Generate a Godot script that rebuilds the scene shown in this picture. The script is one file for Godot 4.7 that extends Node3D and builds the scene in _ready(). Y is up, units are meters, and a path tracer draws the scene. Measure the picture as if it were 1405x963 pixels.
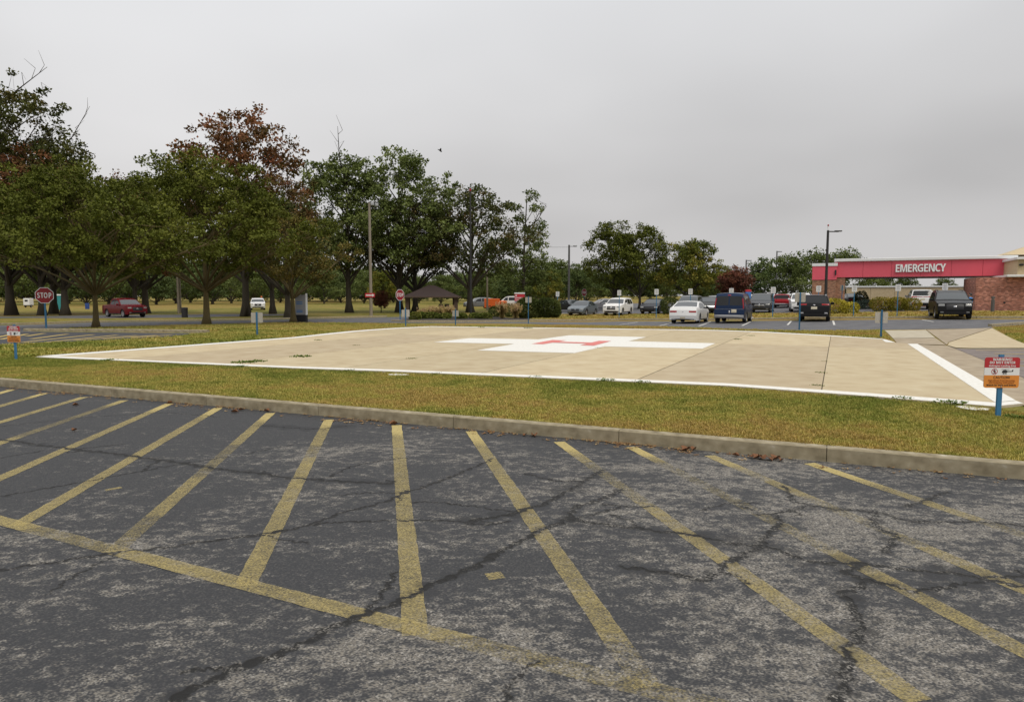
extends Node3D

# The place: a hospital helipad beside a car park, overcast day. Metres, y up.
# The camera stands on the near car park; rows of the site run along ROW, stalls along AHEAD.
const ROW := Vector2(0.903, 0.43)
const AHEAD := Vector2(0.43, -0.903)
const TURN := -0.4439          # rotation.y of something that faces AHEAD
const FONT_NAMES := ["Droid Sans"]

var rng := RandomNumberGenerator.new()
var taken := {}
var M := {}
var grid_x := PackedFloat32Array()
var grid_z := PackedFloat32Array()

# ---------------------------------------------------------------- naming and tree helpers
func numbered(called: String) -> String:
	var n: int = taken.get(called, 0)
	taken[called] = n + 1
	return called if n == 0 else "%s_%03d" % [called, n]

func tag(o: Node, label: String, category := "", group := "", kind := "") -> Node:
	if label: o.set_meta("label", label)
	if category: o.set_meta("category", category)
	if group: o.set_meta("group", group)
	if kind: o.set_meta("kind", kind)
	return o

func thing(called: String, label: String, category: String, at: Vector3, turn := 0.0, group := "") -> Node3D:
	var o := Node3D.new()
	o.name = numbered(called)
	add_child(o)
	o.position = at
	o.rotation.y = turn
	tag(o, label, category, group)
	return o

func put(mesh: Mesh, called: String, m: Material, parent: Node) -> MeshInstance3D:
	var o := MeshInstance3D.new()
	o.mesh = mesh
	o.material_override = m
	if parent == self:
		o.name = numbered(called)
		add_child(o)
	else:
		o.name = called
		parent.add_child(o, true)
	return o

func surf() -> SurfaceTool:
	var st := SurfaceTool.new()
	st.begin(Mesh.PRIMITIVE_TRIANGLES)
	st.set_smooth_group(-1)
	return st

func done(st: SurfaceTool, called: String, m: Material, parent: Node) -> MeshInstance3D:
	st.generate_normals()
	return put(st.commit(), called, m, parent)

# ---------------------------------------------------------------- shapes
func tri(st: SurfaceTool, a: Vector3, b: Vector3, c: Vector3) -> void:
	st.add_vertex(a); st.add_vertex(b); st.add_vertex(c)

func quad(st: SurfaceTool, a: Vector3, b: Vector3, c: Vector3, d: Vector3) -> void:
	tri(st, a, b, c); tri(st, a, c, d)

# box with chamfered edges
func bx(st: SurfaceTool, c: Vector3, s: Vector3, bevel := 0.0, basis := Basis()) -> void:
	var h := s * 0.5
	var b: float = min(bevel, min(h.x, min(h.y, h.z)) * 0.9)
	var P := func(x: float, y: float, z: float) -> Vector3: return c + basis * Vector3(x, y, z)
	if b <= 0.0:
		for ax in 3:
			for sg in [-1.0, 1.0]:
				var u := Vector3.ZERO; var v := Vector3.ZERO; var n := Vector3.ZERO
				n[ax] = h[ax] * sg
				u[(ax + 1) % 3] = h[(ax + 1) % 3]
				v[(ax + 2) % 3] = h[(ax + 2) % 3]
				if sg > 0: quad(st, c + basis * (n - u - v), c + basis * (n - u + v), c + basis * (n + u + v), c + basis * (n + u - v))
				else: quad(st, c + basis * (n - u - v), c + basis * (n + u - v), c + basis * (n + u + v), c + basis * (n - u + v))
		return
	for ax in 3:
		var i := (ax + 1) % 3; var j := (ax + 2) % 3
		for sg in [-1.0, 1.0]:
			var q := []
			for k in [[-1.0, -1.0], [-1.0, 1.0], [1.0, 1.0], [1.0, -1.0]]:
				var p := Vector3.ZERO
				p[ax] = h[ax] * sg; p[i] = (h[i] - b) * k[0]; p[j] = (h[j] - b) * k[1]
				q.append(c + basis * p)
			if sg > 0: quad(st, q[0], q[1], q[2], q[3])
			else: quad(st, q[3], q[2], q[1], q[0])
		for si in [-1.0, 1.0]:
			for sj in [-1.0, 1.0]:
				var e := []
				for k in [[-1.0, 0], [1.0, 0], [1.0, 1], [-1.0, 1]]:
					var p := Vector3.ZERO
					p[ax] = (h[ax] - b) * k[0]
					p[i] = (h[i] if k[1] == 0 else h[i] - b) * si
					p[j] = (h[j] - b if k[1] == 0 else h[j]) * sj
					e.append(c + basis * p)
				if si * sj > 0: quad(st, e[3], e[2], e[1], e[0])
				else: quad(st, e[0], e[1], e[2], e[3])
	for sx in [-1.0, 1.0]:
		for sy in [-1.0, 1.0]:
			for sz in [-1.0, 1.0]:
				var a: Vector3 = P.call(h.x * sx, (h.y - b) * sy, (h.z - b) * sz)
				var d: Vector3 = P.call((h.x - b) * sx, h.y * sy, (h.z - b) * sz)
				var e2: Vector3 = P.call((h.x - b) * sx, (h.y - b) * sy, h.z * sz)
				if sx * sy * sz > 0: tri(st, a, e2, d)
				else: tri(st, a, d, e2)

func box_part(called: String, m: Material, parent: Node, c: Vector3, s: Vector3, bevel := 0.0, basis := Basis()) -> MeshInstance3D:
	var st := surf()
	bx(st, c, s, bevel, basis)
	return done(st, called, m, parent)

# tapered tube along points
func tube(st: SurfaceTool, pts: Array, radii: Array, sides := 6, cap := true) -> void:
	var rings := []
	var prev := Vector3.ZERO
	for i in pts.size():
		var a: Vector3 = pts[max(i - 1, 0)]
		var b: Vector3 = pts[min(i + 1, pts.size() - 1)]
		var d := (b - a).normalized()
		var u := prev
		if u == Vector3.ZERO or abs(u.dot(d)) > 0.95:
			u = d.cross(Vector3.RIGHT if abs(d.x) < 0.8 else Vector3.FORWARD).normalized()
		u = (u - d * u.dot(d)).normalized()
		prev = u
		var w := d.cross(u)
		var ring := []
		for k in sides:
			var t := TAU * k / sides
			ring.append(pts[i] + (u * cos(t) + w * sin(t)) * radii[i])
		rings.append(ring)
	for i in rings.size() - 1:
		for k in sides:
			var k2 := (k + 1) % sides
			quad(st, rings[i][k], rings[i][k2], rings[i + 1][k2], rings[i + 1][k])
	if cap:
		for k in range(1, sides - 1):
			tri(st, rings[0][0], rings[0][k + 1], rings[0][k])
			var l: Array = rings[-1]
			tri(st, l[0], l[k], l[k + 1])

# surface of revolution about an axis; outline = [[r, along]]
func lathe(st: SurfaceTool, at: Vector3, axis: Vector3, outline: Array, sides := 20) -> void:
	var u := axis.cross(Vector3.UP if abs(axis.y) < 0.9 else Vector3.RIGHT).normalized()
	var w := axis.cross(u)
	for i in outline.size() - 1:
		for k in sides:
			var q := []
			for e in [[i, k], [i, k + 1], [i + 1, k + 1], [i + 1, k]]:
				var t: float = TAU * e[1] / sides
				q.append(at + axis * outline[e[0]][1] + (u * cos(t) + w * sin(t)) * outline[e[0]][0])
			if outline[i][0] > 0.0005: tri(st, q[0], q[1], q[2])
			if outline[i + 1][0] > 0.0005: tri(st, q[0], q[2], q[3])

# flat outline in the xy plane given thickness
func plate(st: SurfaceTool, pts: PackedVector2Array, z: float, thick: float) -> void:
	var idx := Geometry2D.triangulate_polygon(pts)
	for i in range(0, idx.size(), 3):
		var a := pts[idx[i]]; var b := pts[idx[i + 1]]; var c := pts[idx[i + 2]]
		tri(st, Vector3(a.x, a.y, z + thick), Vector3(b.x, b.y, z + thick), Vector3(c.x, c.y, z + thick))
		tri(st, Vector3(a.x, a.y, z), Vector3(c.x, c.y, z), Vector3(b.x, b.y, z))
	for i in pts.size():
		var a := pts[i]; var b := pts[(i + 1) % pts.size()]
		quad(st, Vector3(a.x, a.y, z), Vector3(b.x, b.y, z), Vector3(b.x, b.y, z + thick), Vector3(a.x, a.y, z + thick))

func round_rect(w: float, h: float, r: float, cx := 0.0, cy := 0.0, top := true, bottom := true) -> PackedVector2Array:
	var out := PackedVector2Array()
	for q in [[1, 1, 0.0], [-1, 1, 0.25], [-1, -1, 0.5], [1, -1, 0.75]]:
		var rr: float = r if (top if q[1] > 0 else bottom) else 0.0
		if rr <= 0.0:
			out.append(Vector2(cx + q[0] * w / 2, cy + q[1] * h / 2)); continue
		for k in 5:
			var t: float = TAU * (q[2] + k / 16.0)
			out.append(Vector2(cx + q[0] * (w / 2 - rr) + cos(t) * rr, cy + q[1] * (h / 2 - rr) + sin(t) * rr))
	return out

func text(parent: Node, called: String, words: String, size: float, at: Vector3, m: Material, bold := false, depth := 0.002, squeeze := 1.0) -> MeshInstance3D:
	var t := TextMesh.new()
	var f := SystemFont.new()
	f.font_names = PackedStringArray(FONT_NAMES)
	if bold: f.font_weight = 700
	t.font = f
	t.text = words
	t.font_size = 32
	t.pixel_size = size / 32.0
	t.depth = depth
	t.curve_step = 1.0
	var o := put(t, called, m, parent)
	o.position = at
	o.scale.x = squeeze
	return o

# ---------------------------------------------------------------- materials
func lin(r: float, g: float, b: float) -> Color:
	return Color(r, g, b).linear_to_srgb()

func mat(r: float, g: float, b: float, rough := 0.8, metal := 0.0) -> StandardMaterial3D:
	var m := StandardMaterial3D.new()
	m.albedo_color = lin(r, g, b)
	m.roughness = rough
	m.metallic = metal
	return m

func noise(freq: float, octaves := 4, sd := 1) -> FastNoiseLite:
	var n := FastNoiseLite.new()
	n.seed = sd
	n.noise_type = FastNoiseLite.TYPE_SIMPLEX_SMOOTH
	n.frequency = freq
	n.fractal_type = FastNoiseLite.FRACTAL_FBM
	n.fractal_octaves = octaves
	return n

func ramp_tex(size: int, n: FastNoiseLite, stops: Array) -> NoiseTexture2D:
	var t := NoiseTexture2D.new()
	t.width = size; t.height = size
	t.seamless = true
	t.noise = n
	var g := Gradient.new()
	g.offsets = PackedFloat32Array(stops.map(func(s): return s[0]))
	g.colors = PackedColorArray(stops.map(func(s): return s[1]))
	t.color_ramp = g
	return t

# a material whose colour wanders between the given stops, laid by world position
func blotchy(size: float, n: FastNoiseLite, stops: Array, rough := 0.85, world := true, bump := 0.0) -> StandardMaterial3D:
	var m := StandardMaterial3D.new()
	m.albedo_texture = ramp_tex(512, n, stops)
	m.uv1_triplanar = true
	m.uv1_world_triplanar = world
	m.uv1_scale = Vector3.ONE / size
	m.roughness = rough
	if bump > 0.0:
		m.heightmap_enabled = true
		m.heightmap_scale = bump
		m.heightmap_texture = m.albedo_texture
	return m

func foliage_mat() -> StandardMaterial3D:
	var m := StandardMaterial3D.new()
	m.vertex_color_use_as_albedo = true
	m.roughness = 0.75
	m.metallic_specular = 0.22
	m.backlight_enabled = true
	m.backlight = Color(0.5, 0.55, 0.3)
	m.cull_mode = BaseMaterial3D.CULL_DISABLED
	return m

# ---------------------------------------------------------------- ground
func ground(x: float, z: float) -> float:
	var far := clampf(-0.2 + 0.027 * (x - 11.0), -0.35, 0.45)
	return lerpf(0.14, far, smoothstep(28.0, 52.0, -z))

# the ground as it is meshed: linear inside each triangle of the grid
func on(p: Vector2, up := 0.0) -> Vector3:
	var i := clampi(grid_x.bsearch(p.x, false) - 1, 0, grid_x.size() - 2)
	var j := clampi(grid_z.bsearch(p.y, false) - 1, 0, grid_z.size() - 2)
	var x0 := grid_x[i]; var x1 := grid_x[i + 1]; var z0 := grid_z[j]; var z1 := grid_z[j + 1]
	var u := (p.x - x0) / (x1 - x0); var v := (p.y - z0) / (z1 - z0)
	var a := ground(x0, z0); var b := ground(x1, z0); var c := ground(x1, z1); var d := ground(x0, z1)
	var y := a + (b - a) * u + (c - b) * v if u >= v else a + (d - a) * v + (c - d) * u
	return Vector3(p.x, y + up, p.y)

func make_grid() -> void:
	for x in [-900.0, -400.0, -200.0, -140.0]: grid_x.append(x)
	for i in 126: grid_x.append(-110.0 + i * 2.0)
	for x in [200.0, 300.0, 500.0, 900.0]: grid_x.append(x)
	for z in [-1200.0, -700.0, -400.0, -250.0, -180.0, -150.0]: grid_z.append(z)
	for i in 81: grid_z.append(-132.0 + i * 2.0)

# a sheet over the ground with the given outline, UP above it; uv = metres divided by TILE
func sheet(poly: PackedVector2Array, up: float, origin := Vector2.ZERO, tile := Vector2.ONE) -> ArrayMesh:
	var st := SurfaceTool.new()
	st.begin(Mesh.PRIMITIVE_TRIANGLES)
	var lo := poly[0]; var hi := poly[0]
	for p in poly:
		lo = lo.min(p); hi = hi.max(p)
	if Geometry2D.is_polygon_clockwise(poly): poly.reverse()
	for j in grid_z.size() - 1:
		if grid_z[j + 1] < lo.y or grid_z[j] > hi.y: continue
		for i in grid_x.size() - 1:
			if grid_x[i + 1] < lo.x or grid_x[i] > hi.x: continue
			var a := Vector2(grid_x[i], grid_z[j]); var c := Vector2(grid_x[i + 1], grid_z[j + 1])
			var b := Vector2(c.x, a.y); var d := Vector2(a.x, c.y)
			for t in [[a, b, c], [a, c, d]]:
				for piece in Geometry2D.intersect_polygons(poly, PackedVector2Array(t)):
					var idx := Geometry2D.triangulate_polygon(piece)
					var ha := ground(t[0].x, t[0].y); var hb := ground(t[1].x, t[1].y); var hc := ground(t[2].x, t[2].y)
					var den: float = (t[1].y - t[2].y) * (t[0].x - t[2].x) + (t[2].x - t[1].x) * (t[0].y - t[2].y)
					for e in idx.size():
						# front faces run clockwise seen from above
						var k: int = idx[e]
						if e % 3 > 0 and (piece[idx[e - e % 3 + 1]] - piece[idx[e - e % 3]]).cross(piece[idx[e - e % 3 + 2]] - piece[idx[e - e % 3]]) < 0.0: k = idx[e - e % 3 + 3 - e % 3]
						var p: Vector2 = piece[k]
						var wa: float = ((t[1].y - t[2].y) * (p.x - t[2].x) + (t[2].x - t[1].x) * (p.y - t[2].y)) / den
						var wb: float = ((t[2].y - t[0].y) * (p.x - t[2].x) + (t[0].x - t[2].x) * (p.y - t[2].y)) / den
						st.set_normal(Vector3.UP)
						st.set_uv((p - origin) / tile)
						st.set_uv2(p / 2.4)
						st.add_vertex(Vector3(p.x, wa * ha + wb * hb + (1.0 - wa - wb) * hc + up, p.y))
	return st.commit()

func ground_part(poly: PackedVector2Array, up: float, called: String, m: Material, parent: Node) -> MeshInstance3D:
	return put(sheet(poly, up), called, m, parent)

# a strip of the given width along a line of ground points
func strip_poly(line: PackedVector2Array, width: float) -> PackedVector2Array:
	var l := PackedVector2Array(); var r := PackedVector2Array()
	for i in line.size():
		var d := (line[min(i + 1, line.size() - 1)] - line[max(i - 1, 0)]).normalized()
		var n := Vector2(-d.y, d.x) * width * 0.5
		l.append(line[i] + n); r.append(line[i] - n)
	r.reverse()
	l.append_array(r)
	return l

# kerb stones along a line: each a stone of its own
func kerb_run(line: PackedVector2Array, parent: Node, m: Material, height := 0.12, width := 0.16, stone := 2.4, sink := 0.1) -> void:
	for i in line.size() - 1:
		var a := line[i]; var b := line[i + 1]
		var n: int = max(1, roundi(a.distance_to(b) / stone))
		for k in n:
			var p := on(a.lerp(b, float(k) / n)); var q := on(a.lerp(b, float(k + 1) / n))
			kerb_stone(p, q, height, width, sink, parent, m)

func kerb_stone(p: Vector3, q: Vector3, height: float, width: float, sink: float, parent: Node, m: Material) -> void:
	var d := (q - p).normalized()
	var side := Vector3(-d.z, 0, d.x) * 0.5 * width
	var p2 := p + d * 0.004; var q2 := q - d * 0.004
	var st := surf()
	var out := [[1.12, -sink], [1.0, height - 0.03], [0.93, height - 0.008], [0.8, height], [-0.8, height], [-0.94, height - 0.012], [-1.0, -sink]]
	for i in out.size() - 1:
		var u: Array = out[i]; var v: Array = out[i + 1]
		quad(st, p2 + side * u[0] + Vector3.UP * u[1], q2 + side * u[0] + Vector3.UP * u[1], q2 + side * v[0] + Vector3.UP * v[1], p2 + side * v[0] + Vector3.UP * v[1])
	for e in [p2, q2]:
		for i in range(1, out.size() - 1):
			tri(st, e + side * out[0][0] + Vector3.UP * out[0][1], e + side * out[i][0] + Vector3.UP * out[i][1], e + side * out[i + 1][0] + Vector3.UP * out[i + 1][1])
	done(st, "kerb_stone", m, parent)

# ---------------------------------------------------------------- plants
class Leaves:
	var v := PackedVector3Array()
	var n := PackedVector3Array()
	var c := PackedColorArray()
	var ix := PackedInt32Array()
	# a folded diamond leaf
	func leaf(p: Vector3, along: Vector3, out: Vector3, s: float, col: Color) -> void:
		var side := along.cross(out).normalized() * s * 0.34
		var nn := side.cross(along).normalized()
		var k := v.size()
		v.append(p); v.append(p + along * s * 0.5 + side - nn * s * 0.1); v.append(p + along * s); v.append(p + along * s * 0.5 - side - nn * s * 0.1)
		var n1 := (v[k + 1] - p).cross(along).normalized()
		var n2 := along.cross(v[k + 3] - p).normalized()
		n.append(nn); n.append(n1); n.append(nn); n.append(n2)
		for q in 4: c.append(col)
		ix.append(k); ix.append(k + 2); ix.append(k + 1); ix.append(k); ix.append(k + 3); ix.append(k + 2)
	func mesh() -> ArrayMesh:
		var a := []
		a.resize(Mesh.ARRAY_MAX)
		a[Mesh.ARRAY_VERTEX] = v; a[Mesh.ARRAY_NORMAL] = n; a[Mesh.ARRAY_COLOR] = c; a[Mesh.ARRAY_INDEX] = ix
		var m := ArrayMesh.new()
		m.add_surface_from_arrays(Mesh.PRIMITIVE_TRIANGLES, a)
		return m

func unit(r: RandomNumberGenerator) -> Vector3:
	var y := r.randf_range(-1.0, 1.0)
	var t := r.randf() * TAU
	var s := sqrt(1.0 - y * y)
	return Vector3(s * cos(t), y, s * sin(t))

func tint(cols: Array, t: float, w: float) -> Color:
	var k := clampf(t, 0.0, 0.999) * (cols.size() - 1)
	var i := int(k)
	var c: Color = cols[i].lerp(cols[i + 1], k - i)
	return Color(c.r * w, c.g * w, c.b * w)

# o: seed, h, w (crown width), clear (height of lowest leaves), r (trunk radius), lobes (count or list of [centre, radius]), clumps, leaves, size, cols (linear), dead, bare, trunks
func tree_meshes(o: Dictionary) -> Array:
	var r := RandomNumberGenerator.new()
	r.seed = o.seed
	var h: float = o.h; var w: float = o.w; var clear: float = o.clear; var r0: float = o.r
	var wood := SurfaceTool.new()
	wood.begin(Mesh.PRIMITIVE_TRIANGLES)
	var lean := Vector3(r.randf_range(-0.03, 0.03), 0, r.randf_range(-0.03, 0.03)) * h
	var path := []; var radii := []
	var top: float = h * o.get("trunk_top", 0.82)
	for i in 9:
		var t := i / 8.0
		var y := top * pow(t, 1.25)
		path.append(Vector3(lean.x * t * t + sin(t * 5.0 + r0 * 9.0) * 0.012 * h * t, y, lean.z * t * t + cos(t * 4.0) * 0.01 * h * t))
		radii.append(r0 * (lerpf(1.0, 0.16, pow(t, 0.8)) + 0.45 * exp(-y / (r0 * 1.1))))
	tube(wood, path, radii, 10)
	var at_height := func(y: float) -> Vector3:
		for i in 8:
			if path[i + 1].y >= y: return path[i].lerp(path[i + 1], (y - path[i].y) / max(0.01, path[i + 1].y - path[i].y))
		return path[8]
	var mid := (clear + h) * 0.5; var ry := (h - clear) * 0.5
	var lobes := []
	if o.lobes is Array: lobes = o.lobes
	else:
		var n: int = o.lobes
		for i in n:
			# spread over the crown by the golden angle, with jitter; wider below the middle
			var y := -0.86 + 1.72 * (i + 0.5) / n + r.randf_range(-0.08, 0.08)
			var a := i * 2.39996 + r.randf_range(-0.5, 0.5)
			var env: float = sqrt(max(0.05, 1.0 - y * y)) * (1.0 if y > 0 else o.get("low", 1.0))
			var rad: float = w * 0.5 * o.get("lobe", 0.36) * r.randf_range(0.75, 1.3)
			var d: float = max(0.0, w * 0.5 * env - rad * 0.8) * r.randf_range(0.55, 1.12)
			lobes.append([Vector3(cos(a) * d, mid + y * (ry - rad * 0.55), sin(a) * d), rad])
	var lv := Leaves.new()
	var cols: Array = o.cols
	for lobe in lobes:
		var c: Vector3 = lobe[0]; var rad: float = lobe[1]
		var out := Vector2(c.x, c.z).length()
		var sy := clampf(c.y - out * r.randf_range(0.55, 1.0) - rad * 0.4, min(clear * 0.75, top * 0.6), top * 0.97)
		var s: Vector3 = at_height.call(sy)
		var lr: float = clampf(r0 * 0.42 * (1.0 - sy / h * 0.75), 0.03, r0)
		var bend := s.lerp(c, 0.5) + Vector3(0, out * r.randf_range(-0.05, 0.2), 0) + unit(r) * 0.06 * out
		var limb := []; var lrad := []
		for i in 6:
			var t := i / 5.0
			limb.append(s.lerp(bend, t).lerp(bend.lerp(c, t), t))
			lrad.append(lerpf(lr, max(0.025, lr * 0.22), t))
		tube(wood, limb, lrad, 6, false)
		var lobe_tint: float = r.randf_range(-0.22, 0.22) + o.get("up_tint", 0.0) * ((c.y - mid) / ry)
		var nc: int = int(o.clumps * clampf(pow(rad / (w * 0.5 * o.get("lobe", 0.36)), 2.0), 0.5, 2.2))
		for j in nc:
			var dir := unit(r)
			dir.y = dir.y * 0.85 + 0.12
			var p := c + dir * rad * pow(r.randf(), 0.38) * Vector3(1.08, 0.86, 1.08)
			if p.y < clear * 0.8: p.y = clear * 0.8 + r.randf() * 0.4
			if j % 2 == 0:
				var from: Vector3 = limb[r.randi_range(3, 5)]
				tube(wood, [from, from.lerp(p, 0.55) + unit(r) * 0.1 * rad, p], [max(0.018, lr * 0.2), max(0.014, lr * 0.12), 0.008], 4, false)
			var ct: float = 0.5 + lobe_tint + r.randf_range(-0.24, 0.24)
			var cr: float = o.clump_r * r.randf_range(0.6, 1.25)
			for k in int(o.leaves * r.randf_range(0.6, 1.3)):
				var q := p + unit(r) * cr * pow(r.randf(), 0.5) * Vector3(1.15, 0.7, 1.15)
				var along := (unit(r) + (q - c).normalized() * 0.5 + Vector3(0, -0.25, 0)).normalized()
				var up := (unit(r) * 0.8 + Vector3.UP * 0.7 + dir * 0.3).normalized()
				lv.leaf(q, along, up, o.size * r.randf_range(0.65, 1.3), tint(cols, ct + r.randf_range(-0.14, 0.14), r.randf_range(0.8, 1.2)))
	for i in o.get("dead", 0):
		var a := r.randf() * TAU
		var s: Vector3 = at_height.call(h * r.randf_range(0.55, 0.8))
		var e := s + Vector3(cos(a) * w * 0.5, h * r.randf_range(0.16, 0.3), sin(a) * w * 0.5)
		var m := s.lerp(e, 0.5) + unit(r) * 0.5
		tube(wood, [s, m, e], [0.09, 0.06, 0.02], 5, false)
		for k in 4:
			var b := m.lerp(e, k / 4.0)
			tube(wood, [b, b + unit(r) * 0.7 + Vector3.UP * 0.6, b + unit(r) * 0.9 + Vector3.UP * 1.3], [0.035, 0.025, 0.01], 4, false)
	wood.generate_normals()
	return [wood.commit(), lv.mesh()]

func plant_tree(meshes: Array, label: String, at: Vector3, turn: float, size: float, group := "", called := "tree", bark: Material = null) -> Node3D:
	var t := thing(called, label, "tree", at, turn, group)
	t.scale = Vector3.ONE * size
	put(meshes[0], "trunk", bark if bark else M.bark, t)
	put(meshes[1], "crown", M.leaf, t)
	return t

# a shrub or clipped hedge filling rounded boxes [centre, half size]
func shrub(called: String, label: String, at: Vector3, turn: float, blobs: Array, n: int, size: float, cols: Array, sd: int, group := "", power := 2.4) -> Node3D:
	var r := RandomNumberGenerator.new()
	r.seed = sd
	var t := thing(called, label, "hedge" if called == "hedge" else "shrub", at, turn, group)
	var lv := Leaves.new()
	var wood := surf()
	var area := 0.0
	for b in blobs: area += b[1].x * b[1].y + b[1].z * b[1].y + b[1].x * b[1].z
	for b in blobs:
		var hs: Vector3 = b[1]
		var share: float = (hs.x * hs.y + hs.z * hs.y + hs.x * hs.z) / area
		for i in 5:
			var e: Vector3 = b[0] + unit(r) * hs * 0.8
			tube(wood, [Vector3(b[0].x, 0, b[0].z), Vector3(b[0].x, 0, b[0].z).lerp(e, 0.5), Vector3(e.x, max(e.y, 0.1), e.z)], [0.03, 0.02, 0.01], 4, false)
		var bumps := []
		for i in 26: bumps.append([unit(r), r.randf_range(-0.12, 0.12), r.randf_range(-0.3, 0.3)])
		for i in int(n * share):
			var d := unit(r)
			var sup := pow(pow(abs(d.x), power) + pow(abs(d.y), power) + pow(abs(d.z), power), -1.0 / power)
			var k := 0.97; var tt := 0.5
			for bp in bumps:
				var f: float = max(0.0, d.dot(bp[0]) - 0.75) * 4.0
				k += bp[1] * f; tt += bp[2] * f
			k *= 1.0 - 0.35 * pow(r.randf(), 2.2)
			var p: Vector3 = b[0] + d * sup * k * hs
			if p.y < 0.03: p.y = 0.03 + r.randf() * 0.08
			var along := (d * 0.7 + unit(r) * 0.8).normalized()
			lv.leaf(p, along, unit(r), size * r.randf_range(0.6, 1.3), tint(cols, tt + r.randf_range(-0.2, 0.2), r.randf_range(0.75, 1.25)))
	done(wood, "stem", M.bark, t)
	put(lv.mesh(), "foliage", M.leaf, t)
	return t

# a fountain of thin arching blades; plume: pale seed heads on top
func fountain_grass(label: String, at: Vector3, h: float, spread: float, n: int, cols: Array, plume: Array, sd: int, group: String) -> void:
	var r := RandomNumberGenerator.new()
	r.seed = sd
	var t := thing("ornamental_grass", label, "plant", at, 0.0, group)
	var lv := Leaves.new(); var pl := Leaves.new()
	for i in n:
		var a := r.randf() * TAU
		var d := Vector3(cos(a), 0, sin(a))
		var reach := spread * pow(r.randf(), 0.7)
		var hh := h * r.randf_range(0.55, 1.0)
		var p := d * r.randf() * 0.12
		var prev := p
		for k in 4:
			var s := (k + 1) / 4.0
			var q := p + d * reach * s * s + Vector3(0, hh * (s - 0.28 * s * s * s), 0)
			lv.leaf(prev, (q - prev).normalized(), d.cross(Vector3.UP), (q - prev).length() * 1.25, tint(cols, r.randf(), r.randf_range(0.8, 1.2)))
			prev = q
		if plume.size() and i % 3 == 0:
			for k in 7: pl.leaf(prev + Vector3(0, k * 0.05, 0), (unit(r) * 0.6 + Vector3.UP).normalized(), unit(r), 0.09, tint(plume, r.randf(), r.randf_range(0.85, 1.15)))
	put(lv.mesh(), "blades", M.leaf, t)
	if plume.size(): put(pl.mesh(), "plume", M.leaf, t)

# ---------------------------------------------------------------- vehicles
# A body is a profile seen from the side (s metres from the nose, y) swept across the width; s runs 0..L, the nose at -z.
class Shell:
	var pts: Array; var L: float; var W: float; var H: float; var belt: float; var roof: float; var bow := 0.12; var sill := 0.24
	func ef(s: float) -> float: return pow(clampf(1.0 - s / 0.9, 0, 1), 2.0)
	func er(s: float) -> float: return pow(clampf(1.0 - (L - s) / 0.9, 0, 1), 2.0)
	func hw(s: float, y: float) -> float:
		var k := 1.0 - 0.1 * ef(s) - 0.07 * er(s)
		if y <= belt:
			var m := (y - belt * 0.62) / belt
			return W * 0.5 * k * (1.0 - 0.12 * m * m)
		return lerpf(W * 0.5 * k * 0.983, roof * 0.5, clampf((y - belt) / (H - belt), 0, 1))
	func place(s: float, y: float, x: float) -> Vector3:
		var q := x / (W * 0.5)
		return Vector3(x, y, -L * 0.5 + s + bow * q * q * ef(s) - bow * 0.7 * q * q * er(s))
	func P(t: float) -> Vector2:
		var i := clampi(int(t), 0, pts.size() - 2)
		return pts[i].lerp(pts[i + 1], t - i)
	func S(t: float, v: float, off := 0.0) -> Vector3:
		var p := P(t)
		var q := P(t + 0.05) if t + 0.05 < pts.size() - 1 else p
		var o := P(t - 0.05) if t > 0.05 else p
		var d := (q - o).normalized()
		var n := Vector2(-d.y, d.x)   # outward
		var crown: float = 0.035 * (1.0 - v * v) * max(0.0, n.y)
		return place(p.x, p.y + crown, v * hw(p.x, p.y)) + Vector3(0, n.y, n.x) * off
	func top(s: float) -> float:
		var best := sill
		for i in pts.size() - 1:
			var a: Vector2 = pts[i]; var b: Vector2 = pts[i + 1]
			if (s >= min(a.x, b.x) and s <= max(a.x, b.x)) and abs(b.x - a.x) > 1e-4: best = max(best, lerpf(a.y, b.y, (s - a.x) / (b.x - a.x)))
		return best

func patch(sh: Shell, t0: float, t1: float, v0: float, v1: float, off: float, called: String, m: Material, parent: Node, inset := 0.0) -> MeshInstance3D:
	var st := surf()
	st.set_smooth_group(0)
	var nt: int = max(3, int(ceil((t1 - t0) * 4)))
	var nv := 6
	var p := func(i: int, j: int) -> Vector3:
		var t := lerpf(t0, t1, float(i) / nt)
		var edge: bool = i == 0 or j == 0 or i == nt or j == nv
		var sl := inset * (1.0 - float(i) / nt)
		var v := lerpf(v0, v1, float(j) / nv)
		return sh.S(t, v * (1.0 - sl), off if not edge else off * 0.4)
	for i in nt:
		for j in nv:
			quad(st, p.call(i, j), p.call(i, j + 1), p.call(i + 1, j + 1), p.call(i + 1, j))
	return done(st, called, m, parent)

func both(sh: Shell, t0: float, t1: float, v0: float, v1: float, off: float, called: String, m: Material, parent: Node) -> void:
	patch(sh, t0, t1, v0, v1, off, called, m, parent)
	patch(sh, t0, t1, -v1, -v0, off, called, m, parent)

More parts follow.
